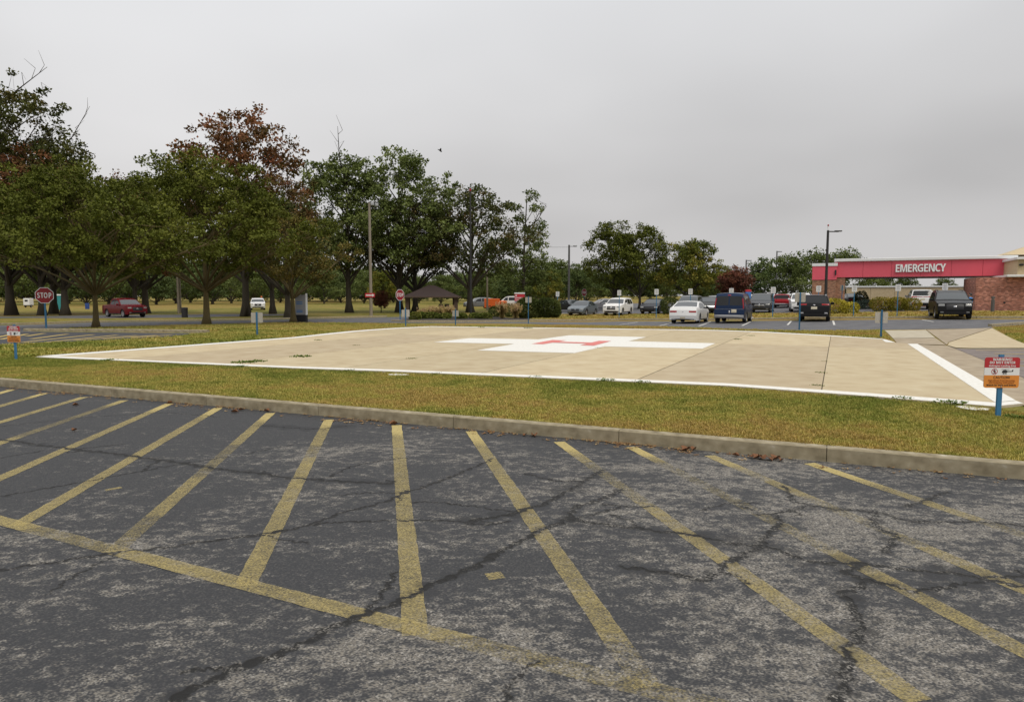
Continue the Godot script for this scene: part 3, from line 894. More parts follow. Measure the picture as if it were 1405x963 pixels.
# cracks: [line on the car park, width in metres, how far the dark crack filler has spread, branches]; the core colour also holds painted groove shade
func cracks() -> Array:
	return [
		[PackedVector2Array([Vector2(-8.413, -9.028), Vector2(-7.046, -8.545), Vector2(-6.23, -8.194), Vector2(-5.246, -7.755), Vector2(-4.218, -7.36), Vector2(-3.508, -7.034), Vector2(-2.864, -6.735), Vector2(-2.116, -6.434), Vector2(-1.718, -6.33), Vector2(-1.411, -6.28), Vector2(-1.126, -6.255)]), 0.022, 0.06, 1],
		[PackedVector2Array([Vector2(-3.656, -4.036), Vector2(-3.272, -4.236), Vector2(-2.752, -4.507), Vector2(-2.253, -4.698), Vector2(-1.655, -4.999), Vector2(-1.552, -5.114), Vector2(-1.39, -5.359), Vector2(-1.104, -5.669), Vector2(-0.914, -5.971), Vector2(-0.71, -6.305), Vector2(-0.575, -6.486), Vector2(-0.2, -7.226)]), 0.016, 0.02, 1],
		[PackedVector2Array([Vector2(-1.547, -5.097), Vector2(-1.324, -5.165), Vector2(-0.94, -5.199), Vector2(-0.497, -5.199), Vector2(-0.231, -5.097), Vector2(-0.003, -5.165)]), 0.012, 0.02, 1],
		[PackedVector2Array([Vector2(-1.487, -2.815), Vector2(-1.381, -2.966), Vector2(-1.307, -3.087), Vector2(-1.105, -3.247), Vector2(-0.97, -3.469), Vector2(-0.771, -3.661), Vector2(-0.62, -3.835), Vector2(-0.408, -4.101), Vector2(-0.253, -4.294), Vector2(-0.083, -4.573), Vector2(0.163, -4.89), Vector2(0.413, -5.216), Vector2(0.526, -5.51), Vector2(0.768, -5.752), Vector2(0.99, -6.039)]), 0.022, 0.05, 1],
		[PackedVector2Array([Vector2(0.413, -5.216), Vector2(0.685, -5.114), Vector2(0.941, -5.015), Vector2(1.316, -4.874), Vector2(1.584, -4.684), Vector2(1.743, -4.67), Vector2(1.794, -4.6), Vector2(1.96, -4.367), Vector2(2.283, -4.343), Vector2(2.489, -4.259), Vector2(2.769, -4.178), Vector2(3.084, -3.984), Vector2(3.358, -3.816)]), 0.018, 0.09, 1],
		[PackedVector2Array([Vector2(-0.353, -5.165), Vector2(-0.015, -5.341), Vector2(0.273, -5.629), Vector2(0.471, -5.971), Vector2(0.692, -6.33), Vector2(0.9, -6.764)]), 0.02, 0.08, 1],
		[PackedVector2Array([Vector2(1.743, -4.67), Vector2(1.566, -4.481), Vector2(1.379, -4.318), Vector2(1.279, -4.145), Vector2(1.162, -4.068), Vector2(0.991, -4.178), Vector2(0.69, -4.283)]), 0.02, 0.05, 1],
		[PackedVector2Array([Vector2(1.748, -4.684), Vector2(1.899, -4.921), Vector2(2.08, -5.165), Vector2(2.074, -5.341), Vector2(2.384, -5.51), Vector2(2.49, -5.589), Vector2(2.681, -5.453), Vector2(2.959, -5.415), Vector2(3.073, -5.182), Vector2(3.402, -5.165), Vector2(3.639, -5.165), Vector2(3.891, -5.064), Vector2(4.309, -4.936)]), 0.016, 0.05, 1],
		[PackedVector2Array([Vector2(2.283, -4.343), Vector2(2.089, -4.178), Vector2(2.206, -4.068), Vector2(1.946, -3.883), Vector2(1.909, -3.687), Vector2(1.859, -3.509), Vector2(1.75, -3.318), Vector2(1.66, -3.268), Vector2(1.524, -2.989), Vector2(1.378, -2.753)]), 0.02, 0.07, 1],
		[PackedVector2Array([Vector2(2.935, -5.415), Vector2(2.768, -5.097), Vector2(2.795, -4.829), Vector2(2.532, -4.52)]), 0.02, 0.07, 0],
		[PackedVector2Array([Vector2(2.206, -4.068), Vector2(2.371, -3.913), Vector2(2.751, -4.026), Vector2(2.974, -4.122), Vector2(3.272, -4.145)]), 0.014, 0.07, 0],
		[PackedVector2Array([Vector2(2.496, -6.157), Vector2(2.398, -5.69), Vector2(2.49, -5.589)]), 0.014, 0.03, 0],
		[PackedVector2Array([Vector2(3.254, -5.549), Vector2(3.496, -5.69), Vector2(3.887, -5.993)]), 0.014, 0.06, 0],
		[PackedVector2Array([Vector2(-4.469, -5.838), Vector2(-3.992, -6.356), Vector2(-3.478, -6.972)]), 0.01, 0.03, 0],
		[PackedVector2Array([Vector2(-0.869, -5.669), Vector2(-0.64, -5.669), Vector2(-0.25, -5.53), Vector2(-0.003, -5.415), Vector2(0.273, -5.629)]), 0.01, 0.02, 1],
		[PackedVector2Array([Vector2(0.752, -5.629), Vector2(0.887, -5.549), Vector2(1.19, -5.549)]), 0.01, 0.02, 0],
		[PackedVector2Array([Vector2(0.118, -6.595), Vector2(0.41, -6.33), Vector2(0.692, -6.33)]), 0.012, 0.05, 0],
		[PackedVector2Array([Vector2(1.917, -5.569), Vector2(1.969, -5.341), Vector2(2.074, -5.341)]), 0.014, 0.04, 0],
		[PackedVector2Array([Vector2(-3.36, -9.079), Vector2(-2.787, -8.877), Vector2(-2.505, -8.828), Vector2(-2.232, -9.079)]), 0.01, 0.09, 0],
		[PackedVector2Array([Vector2(-6.853, -9.028), Vector2(-6.124, -9.741), Vector2(-5.153, -10.11), Vector2(-4.232, -9.741)]), 0.008, 0.02, 0],
		[PackedVector2Array([Vector2(-1.773, -6.46), Vector2(-1.662, -6.881), Vector2(-1.412, -7.129), Vector2(-1.122, -7.259)]), 0.01, 0.02, 0],
		[PackedVector2Array([Vector2(-3.478, -6.972), Vector2(-2.987, -7.394), Vector2(-2.591, -7.909)]), 0.008, 0.02, 0],
		[PackedVector2Array([Vector2(-5.526, -6.33), Vector2(-5.531, -7.259), Vector2(-5.296, -7.607)]), 0.01, 0.02, 0],
		[PackedVector2Array([Vector2(1.533, -5.453), Vector2(1.833, -5.649), Vector2(2.079, -5.649)]), 0.008, 0.015, 0],
		[PackedVector2Array([Vector2(-0.039, -2.815), Vector2(0.008, -3.001), Vector2(0.114, -3.158)]), 0.008, 0.015, 0],
	]

func stamp(buf: PackedByteArray, c: Vector2, rad: float, val: int) -> void:
	var k := Vector2(N, N) / LOT_SIZE
	var p := (c - LOT_AT) * k
	var rx := rad * k.x; var ry := rad * k.y
	for y in range(max(0, int(p.y - ry)), min(N - 1, int(p.y + ry) + 1) + 1):
		for x in range(max(0, int(p.x - rx)), min(N - 1, int(p.x + rx) + 1) + 1):
			var d := Vector2((x - p.x) / max(rx, 0.6), (y - p.y) / max(ry, 0.6)).length()
			if d < 1.0:
				var v := int(val * (1.0 - d * d * d))
				if v > buf[y * N + x]: buf[y * N + x] = v

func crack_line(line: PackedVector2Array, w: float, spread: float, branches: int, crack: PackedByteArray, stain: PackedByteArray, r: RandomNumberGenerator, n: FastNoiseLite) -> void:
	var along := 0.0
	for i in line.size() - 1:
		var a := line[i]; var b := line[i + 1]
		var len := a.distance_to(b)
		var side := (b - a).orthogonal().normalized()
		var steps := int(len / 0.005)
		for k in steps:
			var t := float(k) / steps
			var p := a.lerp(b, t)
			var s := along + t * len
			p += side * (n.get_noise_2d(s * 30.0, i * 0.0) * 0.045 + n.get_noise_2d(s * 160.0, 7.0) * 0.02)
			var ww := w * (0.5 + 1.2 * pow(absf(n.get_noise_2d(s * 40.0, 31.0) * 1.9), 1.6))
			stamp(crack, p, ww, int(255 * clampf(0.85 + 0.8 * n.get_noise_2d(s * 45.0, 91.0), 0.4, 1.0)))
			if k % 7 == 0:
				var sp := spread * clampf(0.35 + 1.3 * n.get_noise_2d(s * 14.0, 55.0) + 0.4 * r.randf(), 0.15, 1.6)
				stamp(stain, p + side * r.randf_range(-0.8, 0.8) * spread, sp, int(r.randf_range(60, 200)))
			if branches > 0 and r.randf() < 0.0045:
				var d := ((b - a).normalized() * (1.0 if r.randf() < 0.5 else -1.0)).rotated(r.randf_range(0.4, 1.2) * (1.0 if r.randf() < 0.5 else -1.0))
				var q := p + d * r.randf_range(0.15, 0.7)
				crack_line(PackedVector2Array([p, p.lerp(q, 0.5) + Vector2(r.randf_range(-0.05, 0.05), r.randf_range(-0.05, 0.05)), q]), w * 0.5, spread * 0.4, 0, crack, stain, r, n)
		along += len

func field(freq: float, octaves: int, sd: int, w: int, h: int) -> PackedByteArray:
	var im := noise(freq, octaves, sd).get_image(w, h)
	if im.get_format() != Image.FORMAT_L8: im.convert(Image.FORMAT_L8)
	if w != N or h != N: im.resize(N, N, Image.INTERPOLATE_CUBIC)
	return im.get_data()

func asphalt_rows(y0: int, y1: int, src: Dictionary) -> Array:
	var big: PackedByteArray = src.big; var streak: PackedByteArray = src.streak; var fine: PackedByteArray = src.fine; var grit: PackedByteArray = src.grit; var wide: PackedByteArray = src.wide
	var scuff: PackedByteArray = src.scuff; var mid: PackedByteArray = src.mid; var crack: PackedByteArray = src.crack; var stain: PackedByteArray = src.stain; var lut: PackedByteArray = src.lut
	var k := 1024.0 / 0.7
	var cnt := (y1 - y0) * N
	var alb := PackedByteArray(); alb.resize(cnt * 3)
	var wear_b := PackedByteArray(); wear_b.resize(cnt)
	var hgt := PackedByteArray(); hgt.resize(cnt)
	var pnt := PackedByteArray(); pnt.resize(cnt * 4)
	var kerb_a := Vector2(-9.828, -13.01); var kerb_b := Vector2(4.875, -6.382)
	var kd := (kerb_b - kerb_a).normalized()
	var kn := Vector2(-kd.y, kd.x)
	for y in range(y0, y1):
		var wz := LOT_AT.y + LOT_SIZE.y * y / N
		for x in N:
			var i := y * N + x
			var wx := LOT_AT.x + LOT_SIZE.x * x / N
			# the right and the near middle are the most worn
			var worn := (big[i] * 0.3 + streak[i] * 0.34 + wide[i] * 0.2) / 255.0 + 0.08 + clampf((wx + 0.4) * 0.028, -0.2, 0.06) + (fine[i] - 127.0) * 0.0006 + (grit[i] - 127.0) * 0.0004 + clampf((wz + 6.0) * 0.012, -0.05, 0.03)
			worn += (mid[i] - 127.0) * 0.0019
			var wear := clampf((worn - 0.462) * 4.2, 0.0, 1.0)
			var f := fine[i] / 255.0
			var g := grit[i] / 255.0
			var stone := clampf((f + wear * 0.34 - 0.7) * 6.0, 0.0, 1.0) * (0.3 + 0.6 * wear)
			var st := stain[i] / 255.0 * clampf(0.1 + 2.0 * (mid[i] * 0.0024 + fine[i] * 0.0018 - 0.22), 0.15, 1.0)   # crumbled, not solid
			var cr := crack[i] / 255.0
			stone = max(stone, scuff[i] / 255.0 * (0.25 + 0.75 * f))
			stone *= 1.0 - 0.75 * st
			var tone := 0.74 + 0.52 * g
			var rr := lerpf(0.027, 0.235, stone * 0.85) * tone
			var gg := lerpf(0.028, 0.21, stone * 0.85) * tone
			var bb := lerpf(0.031, 0.172, stone * 0.85) * tone
			var dk := clampf(st * 1.1, 0.0, 0.85)
			rr = lerpf(rr, 0.013, dk); gg = lerpf(gg, 0.0125, dk); bb = lerpf(bb, 0.0125, dk)
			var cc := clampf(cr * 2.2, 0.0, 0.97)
			rr = lerpf(rr, 0.005, cc); gg = lerpf(gg, 0.0045, cc); bb = lerpf(bb, 0.004, cc)  # near-black core: crack dirt, with the shade of the groove put into the colour
			alb[(i - y0 * N) * 3] = lut[int(min(rr * k, 1024.0))]; alb[(i - y0 * N) * 3 + 1] = lut[int(min(gg * k, 1024.0))]; alb[(i - y0 * N) * 3 + 2] = lut[int(min(bb * k, 1024.0))]
			wear_b[i - y0 * N] = int(255.0 * clampf(wear * 0.9 + 0.1 - st, 0.0, 1.0))
			hgt[i - y0 * N] = int(clampf(150.0 + 45.0 * (f - 0.5) + 40.0 * stone - 150.0 * cr - 12.0 * st, 0.0, 255.0))
			# paint left on the stones: thick by the kerb, thin where cars have turned
			var off := absf((wx - kerb_a.x) * kn.x + (wz - kerb_a.y) * kn.y)
			var left := 0.44 - wear * 0.27 + (mid[i] - 127.0) * 0.0012 - 0.34 * (g - 0.5) + clampf((0.85 - off) * 1.5, 0.0, 0.5) + (big[i] / 255.0 - 0.5) * 0.3
			left += (f - 0.5) * 1.15
			if wide[i] > 165: left -= 0.22
			left = clampf(left * 0.9, 0.0, 0.9) * (1.0 - cc) * (1.0 - 0.6 * st)
			pnt[(i - y0 * N) * 4] = lut[int((0.44 + 0.1 * g) * k)]; pnt[(i - y0 * N) * 4 + 1] = lut[int((0.355 + 0.07 * g) * k)]; pnt[(i - y0 * N) * 4 + 2] = lut[int((0.125 + 0.05 * (1.0 - f)) * k)]
			pnt[(i - y0 * N) * 4 + 3] = int(255.0 * left)
	return [alb, wear_b, hgt, pnt]

func asphalt_maps() -> void:
	var r := RandomNumberGenerator.new()
	r.seed = 5
	var crack := PackedByteArray(); crack.resize(N * N)
	var stain := PackedByteArray(); stain.resize(N * N)
	var cn := noise(0.25, 3, 12)
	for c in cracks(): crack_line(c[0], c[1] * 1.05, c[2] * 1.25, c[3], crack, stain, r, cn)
	# pale scuffs and chips where tyres and ploughs have scraped the coating
	var scuff := PackedByteArray(); scuff.resize(N * N)
	for i in 420:
		var c := Vector2(r.randf_range(-10.5, 6.0), r.randf_range(-12.5, -2.2))
		var d := ROW.rotated(r.randf_range(-0.5, 0.35)) * r.randf_range(0.05, 0.32) * (1.0 if r.randf() < 0.8 else 2.2)
		var w := r.randf_range(0.006, 0.016)
		var n := int(d.length() / 0.012)
		for k in n:
			if r.randf() < 0.6: stamp(scuff, c + d * k / n + Vector2(r.randf_range(-0.02, 0.02), r.randf_range(-0.02, 0.02)), w * r.randf_range(0.5, 1.2), int(r.randf_range(60, 210)))
	var mid := field(0.06, 3, 57, N, N)
	var big := field(0.008, 4, 3, 1024, 1024)        # metre-sized patches
	var streak := field(0.018, 4, 8, 1300, 2048)      # drawn out along the rows
	var fine := field(0.75, 2, 21, N, N)             # stones
	var grit := field(0.9, 1, 33, N, N)
	var wide := field(0.0035, 2, 41, 1024, 1024)
	var lut := PackedByteArray(); lut.resize(1025)
	for i in 1025: lut[i] = byte(i / 1024.0 * 0.7)
	var src := {"big": big, "streak": streak, "fine": fine, "grit": grit, "wide": wide, "crack": crack, "stain": stain, "scuff": scuff, "mid": mid, "lut": lut}
	var jobs := []
	for q in 8:
		var th := Thread.new()
		th.start(asphalt_rows.bind(q * N / 8, (q + 1) * N / 8, src))
		jobs.append(th)
	var alb := PackedByteArray(); var wear_b := PackedByteArray(); var hgt := PackedByteArray(); var pnt := PackedByteArray()
	for th in jobs:
		var got: Array = th.wait_to_finish()
		alb.append_array(got[0]); wear_b.append_array(got[1]); hgt.append_array(got[2]); pnt.append_array(got[3])
	var tex := func(d: PackedByteArray, fmt: int) -> ImageTexture: return ImageTexture.create_from_image(Image.create_from_data(N, N, false, fmt, d))
	var m := StandardMaterial3D.new()
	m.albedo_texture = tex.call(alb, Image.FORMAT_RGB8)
	m.roughness = 0.82
	m.heightmap_enabled = true
	m.heightmap_scale = 2.6
	m.heightmap_texture = tex.call(hgt, Image.FORMAT_L8)
	m.detail_enabled = true
	m.detail_uv_layer = BaseMaterial3D.DETAIL_UV_2
	m.detail_blend_mode = BaseMaterial3D.BLEND_MODE_MIX
	m.detail_albedo = gravel_tex()
	m.detail_mask = tex.call(wear_b, Image.FORMAT_L8)
	M.lot = m
	var p := StandardMaterial3D.new()
	p.albedo_texture = tex.call(pnt, Image.FORMAT_RGBA8)
	p.transparency = BaseMaterial3D.TRANSPARENCY_ALPHA
	p.roughness = 0.75
	M.paint = p

# small pale stones bared in worn asphalt; alpha 0 between them
func gravel_tex() -> ImageTexture:
	var n := 768
	var im := noise(0.16, 2, 77)
	im.noise_type = FastNoiseLite.TYPE_CELLULAR
	im.cellular_return_type = FastNoiseLite.RETURN_CELL_VALUE
	im.frequency = 0.22
	var a := im.get_seamless_image(n, n); a.convert(Image.FORMAT_L8)
	var b := noise(0.3, 2, 78).get_seamless_image(n, n); b.convert(Image.FORMAT_L8)
	var da := a.get_data(); var db := b.get_data()
	var out := PackedByteArray(); out.resize(n * n * 4)
	for i in n * n:
		var v := da[i] / 255.0; var w := db[i] / 255.0
		var t := 0.05 + 0.36 * v * v
		out[i * 4] = byte(t * 1.03); out[i * 4 + 1] = byte(t * 0.96); out[i * 4 + 2] = byte(t * 0.85)
		out[i * 4 + 3] = int(255.0 * clampf((v - 0.5) * 3.4 + (w - 0.5) * 1.2, 0.0, 0.9))
	return ImageTexture.create_from_image(Image.create_from_data(n, n, false, Image.FORMAT_RGBA8, out))

# how dry the lawn is at a spot, 0 green .. 1 straw
var lawn_a: FastNoiseLite
var lawn_b: FastNoiseLite
func dryness(x: float, z: float) -> float:
	var t := 0.46 + lawn_a.get_noise_2d(x, z * 1.7) * 0.9 + lawn_b.get_noise_2d(x, z) * 0.55
	t += clampf((x + 1.0) * 0.02, -0.22, 0.16)
	if z < -22.0: t += clampf((-22.0 - z) * 0.025, 0.0, 0.3) * (1.0 if z > -62.0 else 0.5)
	return clampf(t, 0.0, 1.0)

func lawn_color(t: float) -> Color:
	var g := Color(0.155, 0.172, 0.038); var s := Color(0.315, 0.27, 0.082); var b := Color(0.31, 0.222, 0.082)
	if t < 0.62: return g.lerp(s, t / 0.62)
	return s.lerp(b, (t - 0.62) / 0.38)

func lawn_map() -> void:
	lawn_a = noise(0.16, 3, 14); lawn_b = noise(1.1, 3, 15)
	var n := 1024
	var out := PackedByteArray(); out.resize(n * n * 3)
	for y in n:
		for x in n:
			var c := lawn_color(dryness(-48.0 + 96.0 * x / n, -80.0 + 80.0 * y / n))
			var i := (y * n + x) * 3
			out[i] = byte(c.r); out[i + 1] = byte(c.g); out[i + 2] = byte(c.b)
	var m := StandardMaterial3D.new()
	m.albedo_texture = ImageTexture.create_from_image(Image.create_from_data(n, n, false, Image.FORMAT_RGB8, out))
	m.roughness = 0.95
	m.metallic_specular = 0.2
	m.detail_enabled = true
	m.detail_uv_layer = BaseMaterial3D.DETAIL_UV_2
	m.detail_blend_mode = BaseMaterial3D.BLEND_MODE_MUL
	m.detail_albedo = ramp_tex(512, noise(0.09, 4, 5), [[0.0, Color(0.62, 0.6, 0.5)], [0.5, Color(0.88, 0.86, 0.8)], [1.0, Color(1, 1, 1)]])
	M.lawn = m

# short blades standing on the lawn, thick near the camera, nothing beyond where they would be seen
func grass(poly: PackedVector2Array, per_m2: float, tall: float, wide: float, called: String, label: String, sd: int, even: float) -> void:
	var r := RandomNumberGenerator.new()
	r.seed = sd
	var lv := Leaves.new()
	for i in 9:
		var a := r.randf() * TAU
		var lean := Vector3(cos(a), 0, sin(a))
		var h := tall * r.randf_range(0.5, 1.15)
		lv.leaf(lean * r.randf() * 0.04 - Vector3(0, 0.01, 0), (Vector3.UP + lean * r.randf_range(0.15, 0.9)).normalized(), lean, h, Color.WHITE)
	# narrow the diamonds to blades
	for i in range(0, lv.v.size(), 4):
		var mid := (lv.v[i + 1] + lv.v[i + 3]) * 0.5
		var d := (lv.v[i + 1] - lv.v[i + 3]).normalized() * wide * 0.5
		lv.v[i + 1] = mid + d; lv.v[i + 3] = mid - d
	var lo := poly[0]; var hi := poly[0]
	for p in poly: lo = lo.min(p); hi = hi.max(p)
	var place := []
	for i in int((hi.x - lo.x) * (hi.y - lo.y) * per_m2):
		var p := Vector2(r.randf_range(lo.x, hi.x), r.randf_range(lo.y, hi.y))
		if not Geometry2D.is_point_in_polygon(p, poly): continue
		place.append(p)
	var mm := MultiMesh.new()
	mm.transform_format = MultiMesh.TRANSFORM_3D
	mm.use_colors = true
	mm.mesh = lv.mesh()
	mm.instance_count = place.size()
	for i in place.size():
		var p: Vector2 = place[i]
		mm.set_instance_transform(i, Transform3D(Basis(Vector3.UP, r.randf() * TAU).scaled(Vector3.ONE * r.randf_range(0.6, 1.25)), on(p)))
		var t := dryness(p.x, p.y) + r.randf_range(-0.25, 0.25) * even
		var c := lawn_color(clampf(t, 0, 1)) * (1.5 + r.randf_range(-0.4, 0.6) * even)
		c.a = 1.0
		mm.set_instance_color(i, c)
	var o := MultiMeshInstance3D.new()
	o.multimesh = mm
	o.material_override = M.leaf
	o.name = numbered(called)
	add_child(o)
	tag(o, label, "grass", "", "stuff")

# ---------------------------------------------------------------- the scene
func _ready() -> void:
	rng.seed = 11
	# camera
	var cam := Camera3D.new()
	cam.name = "camera"
	add_child(cam)
	cam.position = Vector3(0, 1.75, 0)
	cam.rotation_degrees.x = -4.667
	cam.fov = 54.4
	cam.far = 3000.0
	cam.current = true
	# overcast sky
	var env := Environment.new()
	env.background_mode = Environment.BG_SKY
	env.sky = Sky.new()
	env.sky.sky_material = overcast()
	env.background_energy_multiplier = 1.0
	env.tonemap_mode = Environment.TONE_MAPPER_LINEAR
	env.tonemap_exposure = 1.2
	env.sdfgi_enabled = true
	env.ssao_enabled = true
	env.ssil_enabled = true
	var we := WorldEnvironment.new()
	we.name = "world_environment"
	we.environment = env
	add_child(we)
	var sun := DirectionalLight3D.new()
	sun.name = "sun"
	add_child(sun)
	sun.light_color = Color(1.0, 0.97, 0.92)
	sun.light_energy = 0.5
	sun.light_angular_distance = 30.0
	sun.shadow_enabled = true
	sun.rotation_degrees = Vector3(-58, 28, 0)
	make_grid()
	materials()
	asphalt_maps()
	lawn_map()
	terrain()
	helipad()
	buildings()
	trees()
	signs()
	cars()
	props()

func overcast() -> PanoramaSkyMaterial:
	var w := 1024; var h := 512
	var im := Image.create(w, h, false, Image.FORMAT_RGBF)
	var n := noise(0.55, 4, 6)
	var n2 := noise(0.24, 3, 0)
	for y in h:
		var el := PI * (0.5 - (y + 0.5) / h)
		var up := sin(el)
		for x in w:
			var az := TAU * ((x + 0.5) / w)
			var d := Vector3(sin(az) * cos(el), up, -cos(az) * cos(el))
			var c := Color(0.485, 0.473, 0.468)
			if up > 0.0:
				var q := Vector2(d.x, d.z) / (up + 0.22)
				var v := n.get_noise_2d(q.x, q.y) * 0.32 + n2.get_noise_2d(q.x + 4.0, q.y) * 0.9
				var b := 0.485 + 0.1 * up + 0.42 * up * up + 0.2 * v * smoothstep(0.0, 0.16, up)   # brighter towards the zenith, as overcast skies are
				var cool := clampf(up * 2.4, 0.0, 1.0)
				c = Color(b * lerpf(1.0, 0.985, cool), b * lerpf(0.975, 0.995, cool), b * lerpf(0.965, 1.02, cool))
			im.set_pixel(x, y, c)
	var m := PanoramaSkyMaterial.new()
	m.panorama = ImageTexture.create_from_image(im)
	return m

func brick_tex(bw: float, bh: float, tile: float, n: int, brick: Array, mortar: Color, sd: int, vary := 0.25) -> ImageTexture:
	var r := RandomNumberGenerator.new()
	r.seed = sd
	var rows := roundi(tile / bh); var cols := roundi(tile / bw)
	var im := Image.create(n, n, false, Image.FORMAT_RGB8)
	im.fill(mortar)
	for j in rows:
		for i in cols:
			var c: Color = brick[0].lerp(brick[1], r.randf()) * r.randf_range(1.0 - vary, 1.0 + vary)
			var x := (i + (0.5 if j % 2 else 0.0)) * n / cols
			var rect := Rect2i(int(x) + 1, int(j * n / rows) + 1, int(n / cols) - 1, int(n / rows) - 1)
			im.fill_rect(rect, c)
			if rect.end.x > n: im.fill_rect(Rect2i(rect.position.x - n, rect.position.y, rect.size.x, rect.size.y), c)
	return ImageTexture.create_from_image(im)

func materials() -> void:
	M.leaf = foliage_mat()
	M.bark = blotchy(1.2, noise(0.05, 4, 51), [[0.0, lin(0.028, 0.022, 0.016)], [0.5, lin(0.06, 0.05, 0.036)], [1.0, lin(0.11, 0.095, 0.07)]], 0.95, false, 3.0)
	M.bark_maple = blotchy(1.0, noise(0.05, 4, 52), [[0.0, lin(0.06, 0.046, 0.018)], [0.5, lin(0.115, 0.088, 0.034)], [1.0, lin(0.17, 0.135, 0.058)]], 0.95, false, 2.0)
	M.kerb = blotchy(1.9, noise(0.02, 5, 61), [[0.0, lin(0.14, 0.115, 0.07)], [0.4, lin(0.25, 0.21, 0.135)], [0.72, lin(0.32, 0.275, 0.185)], [0.88, lin(0.38, 0.335, 0.24)], [1.0, lin(0.52, 0.49, 0.42)]], 0.9, true, 0.4)
	M.slab = blotchy(5.3, noise(0.014, 5, 62), [[0.0, lin(0.385, 0.3, 0.18)], [0.35, lin(0.44, 0.355, 0.222)], [0.7, lin(0.47, 0.388, 0.248)], [1.0, lin(0.5, 0.425, 0.285)]], 0.85, true, 0.15)
	M.slabs = []
	for k in [1.0, 0.955, 1.03, 0.98]:
		var v: StandardMaterial3D = M.slab.duplicate()
		v.albedo_color = Color(k, k * (1.0 if k > 0.97 else 0.992), k * 0.995)
		v.uv1_offset = Vector3(k * 37.0, 0, k * 91.0)
		M.slabs.append(v)
	M.slab_grey = blotchy(4.1, noise(0.016, 5, 63), [[0.0, lin(0.33, 0.285, 0.2)], [0.5, lin(0.41, 0.36, 0.265)], [1.0, lin(0.47, 0.425, 0.33)]], 0.85, true, 0.15)
	M.walk = blotchy(4.7, noise(0.015, 5, 64), [[0.0, lin(0.26, 0.205, 0.14)], [0.5, lin(0.325, 0.26, 0.175)], [1.0, lin(0.38, 0.315, 0.225)]], 0.85, true, 0.15)
	M.joint = mat(0.16, 0.13, 0.085, 0.95)
	M.white_line = blotchy(1.7, noise(0.03, 5, 65), [[0.0, lin(0.5, 0.47, 0.4)], [0.22, lin(0.66, 0.645, 0.59)], [0.6, lin(0.72, 0.705, 0.655)], [1.0, lin(0.74, 0.725, 0.68)]], 0.7, true)
	M.red_line = blotchy(1.3, noise(0.03, 5, 66), [[0.0, lin(0.62, 0.2, 0.17)], [1.0, lin(0.6, 0.145, 0.13)]], 0.7, true)
	M.far_asphalt = blotchy(7.0, noise(0.012, 5, 67), [[0.0, lin(0.065, 0.065, 0.07)], [0.5, lin(0.095, 0.094, 0.1)], [1.0, lin(0.14, 0.137, 0.14)]], 0.85, true)
	M.brown_asphalt = blotchy(5.0, noise(0.015, 5, 68), [[0.0, lin(0.12, 0.095, 0.085)], [0.5, lin(0.17, 0.14, 0.125)], [1.0, lin(0.23, 0.195, 0.175)]], 0.85, true)
	M.dark_asphalt = blotchy(5.0, noise(0.015, 5, 81), [[0.0, lin(0.03, 0.031, 0.035)], [0.5, lin(0.045, 0.046, 0.052)], [1.0, lin(0.08, 0.08, 0.085)]], 0.85, true)
	M.hatch_paint = mat(0.42, 0.31, 0.1, 0.8)
	M.stall_paint = mat(0.55, 0.54, 0.5, 0.8)
	M.mulch = blotchy(1.3, noise(0.06, 4, 69), [[0.0, lin(0.012, 0.009, 0.008)], [0.6, lin(0.035, 0.026, 0.022)], [1.0, lin(0.08, 0.06, 0.05)]], 0.97, true, 6.0)
	M.mulch_brown = blotchy(1.1, noise(0.06, 4, 82), [[0.0, lin(0.04, 0.026, 0.016)], [0.6, lin(0.09, 0.06, 0.035)], [1.0, lin(0.2, 0.14, 0.07)]], 0.97, true)
	M.blue_post = mat(0.035, 0.16, 0.31, 0.55)
	M.plate_back = blotchy(0.8, noise(0.02, 4, 70), [[0.0, lin(0.3, 0.28, 0.24)], [1.0, lin(0.42, 0.4, 0.36)]], 0.5, false)
	M.sign_white = mat(0.72, 0.73, 0.73, 0.5)
	M.sign_red = mat(0.42, 0.022, 0.03, 0.5)
	M.sign_orange = mat(0.66, 0.24, 0.035, 0.5)
	M.ink = mat(0.02, 0.02, 0.022, 0.6)
	M.ink_grey = mat(0.14, 0.15, 0.17, 0.6)
	M.ink_orange = mat(0.3, 0.09, 0.02, 0.6)
	M.stop_red = mat(0.26, 0.01, 0.016, 0.45)
	M.fascia = blotchy(9.0, noise(0.01, 3, 71), [[0.0, lin(0.66, 0.09, 0.13)], [1.0, lin(0.71, 0.105, 0.15)]], 0.45, true)
	M.coping = mat(0.72, 0.73, 0.73, 0.5)
	M.soffit = mat(0.3, 0.27, 0.23, 0.8)
	M.letter = mat(0.8, 0.82, 0.82, 0.4)
	var br := func(t: ImageTexture, tile: float) -> StandardMaterial3D:
		var m := StandardMaterial3D.new()
		m.albedo_texture = t
		m.uv1_triplanar = true
		m.uv1_world_triplanar = false
		m.uv1_scale = Vector3.ONE / tile
		m.uv1_triplanar_sharpness = 8.0
		m.roughness = 0.9
		return m
	M.brick = br.call(brick_tex(0.2, 0.0667, 2.0, 512, [lin(0.26, 0.125, 0.075), lin(0.33, 0.17, 0.1)], lin(0.36, 0.3, 0.22), 4, 0.16), 2.0)
	M.block = br.call(brick_tex(0.3, 0.15, 2.4, 512, [lin(0.31, 0.13, 0.09), lin(0.42, 0.2, 0.15)], lin(0.17, 0.085, 0.065), 5, 0.2), 1.5)
	M.tan = blotchy(3.0, noise(0.02, 4, 72), [[0.0, lin(0.46, 0.36, 0.21)], [1.0, lin(0.56, 0.455, 0.29)]], 0.85, true)
	M.frame = mat(0.45, 0.43, 0.4, 0.5)
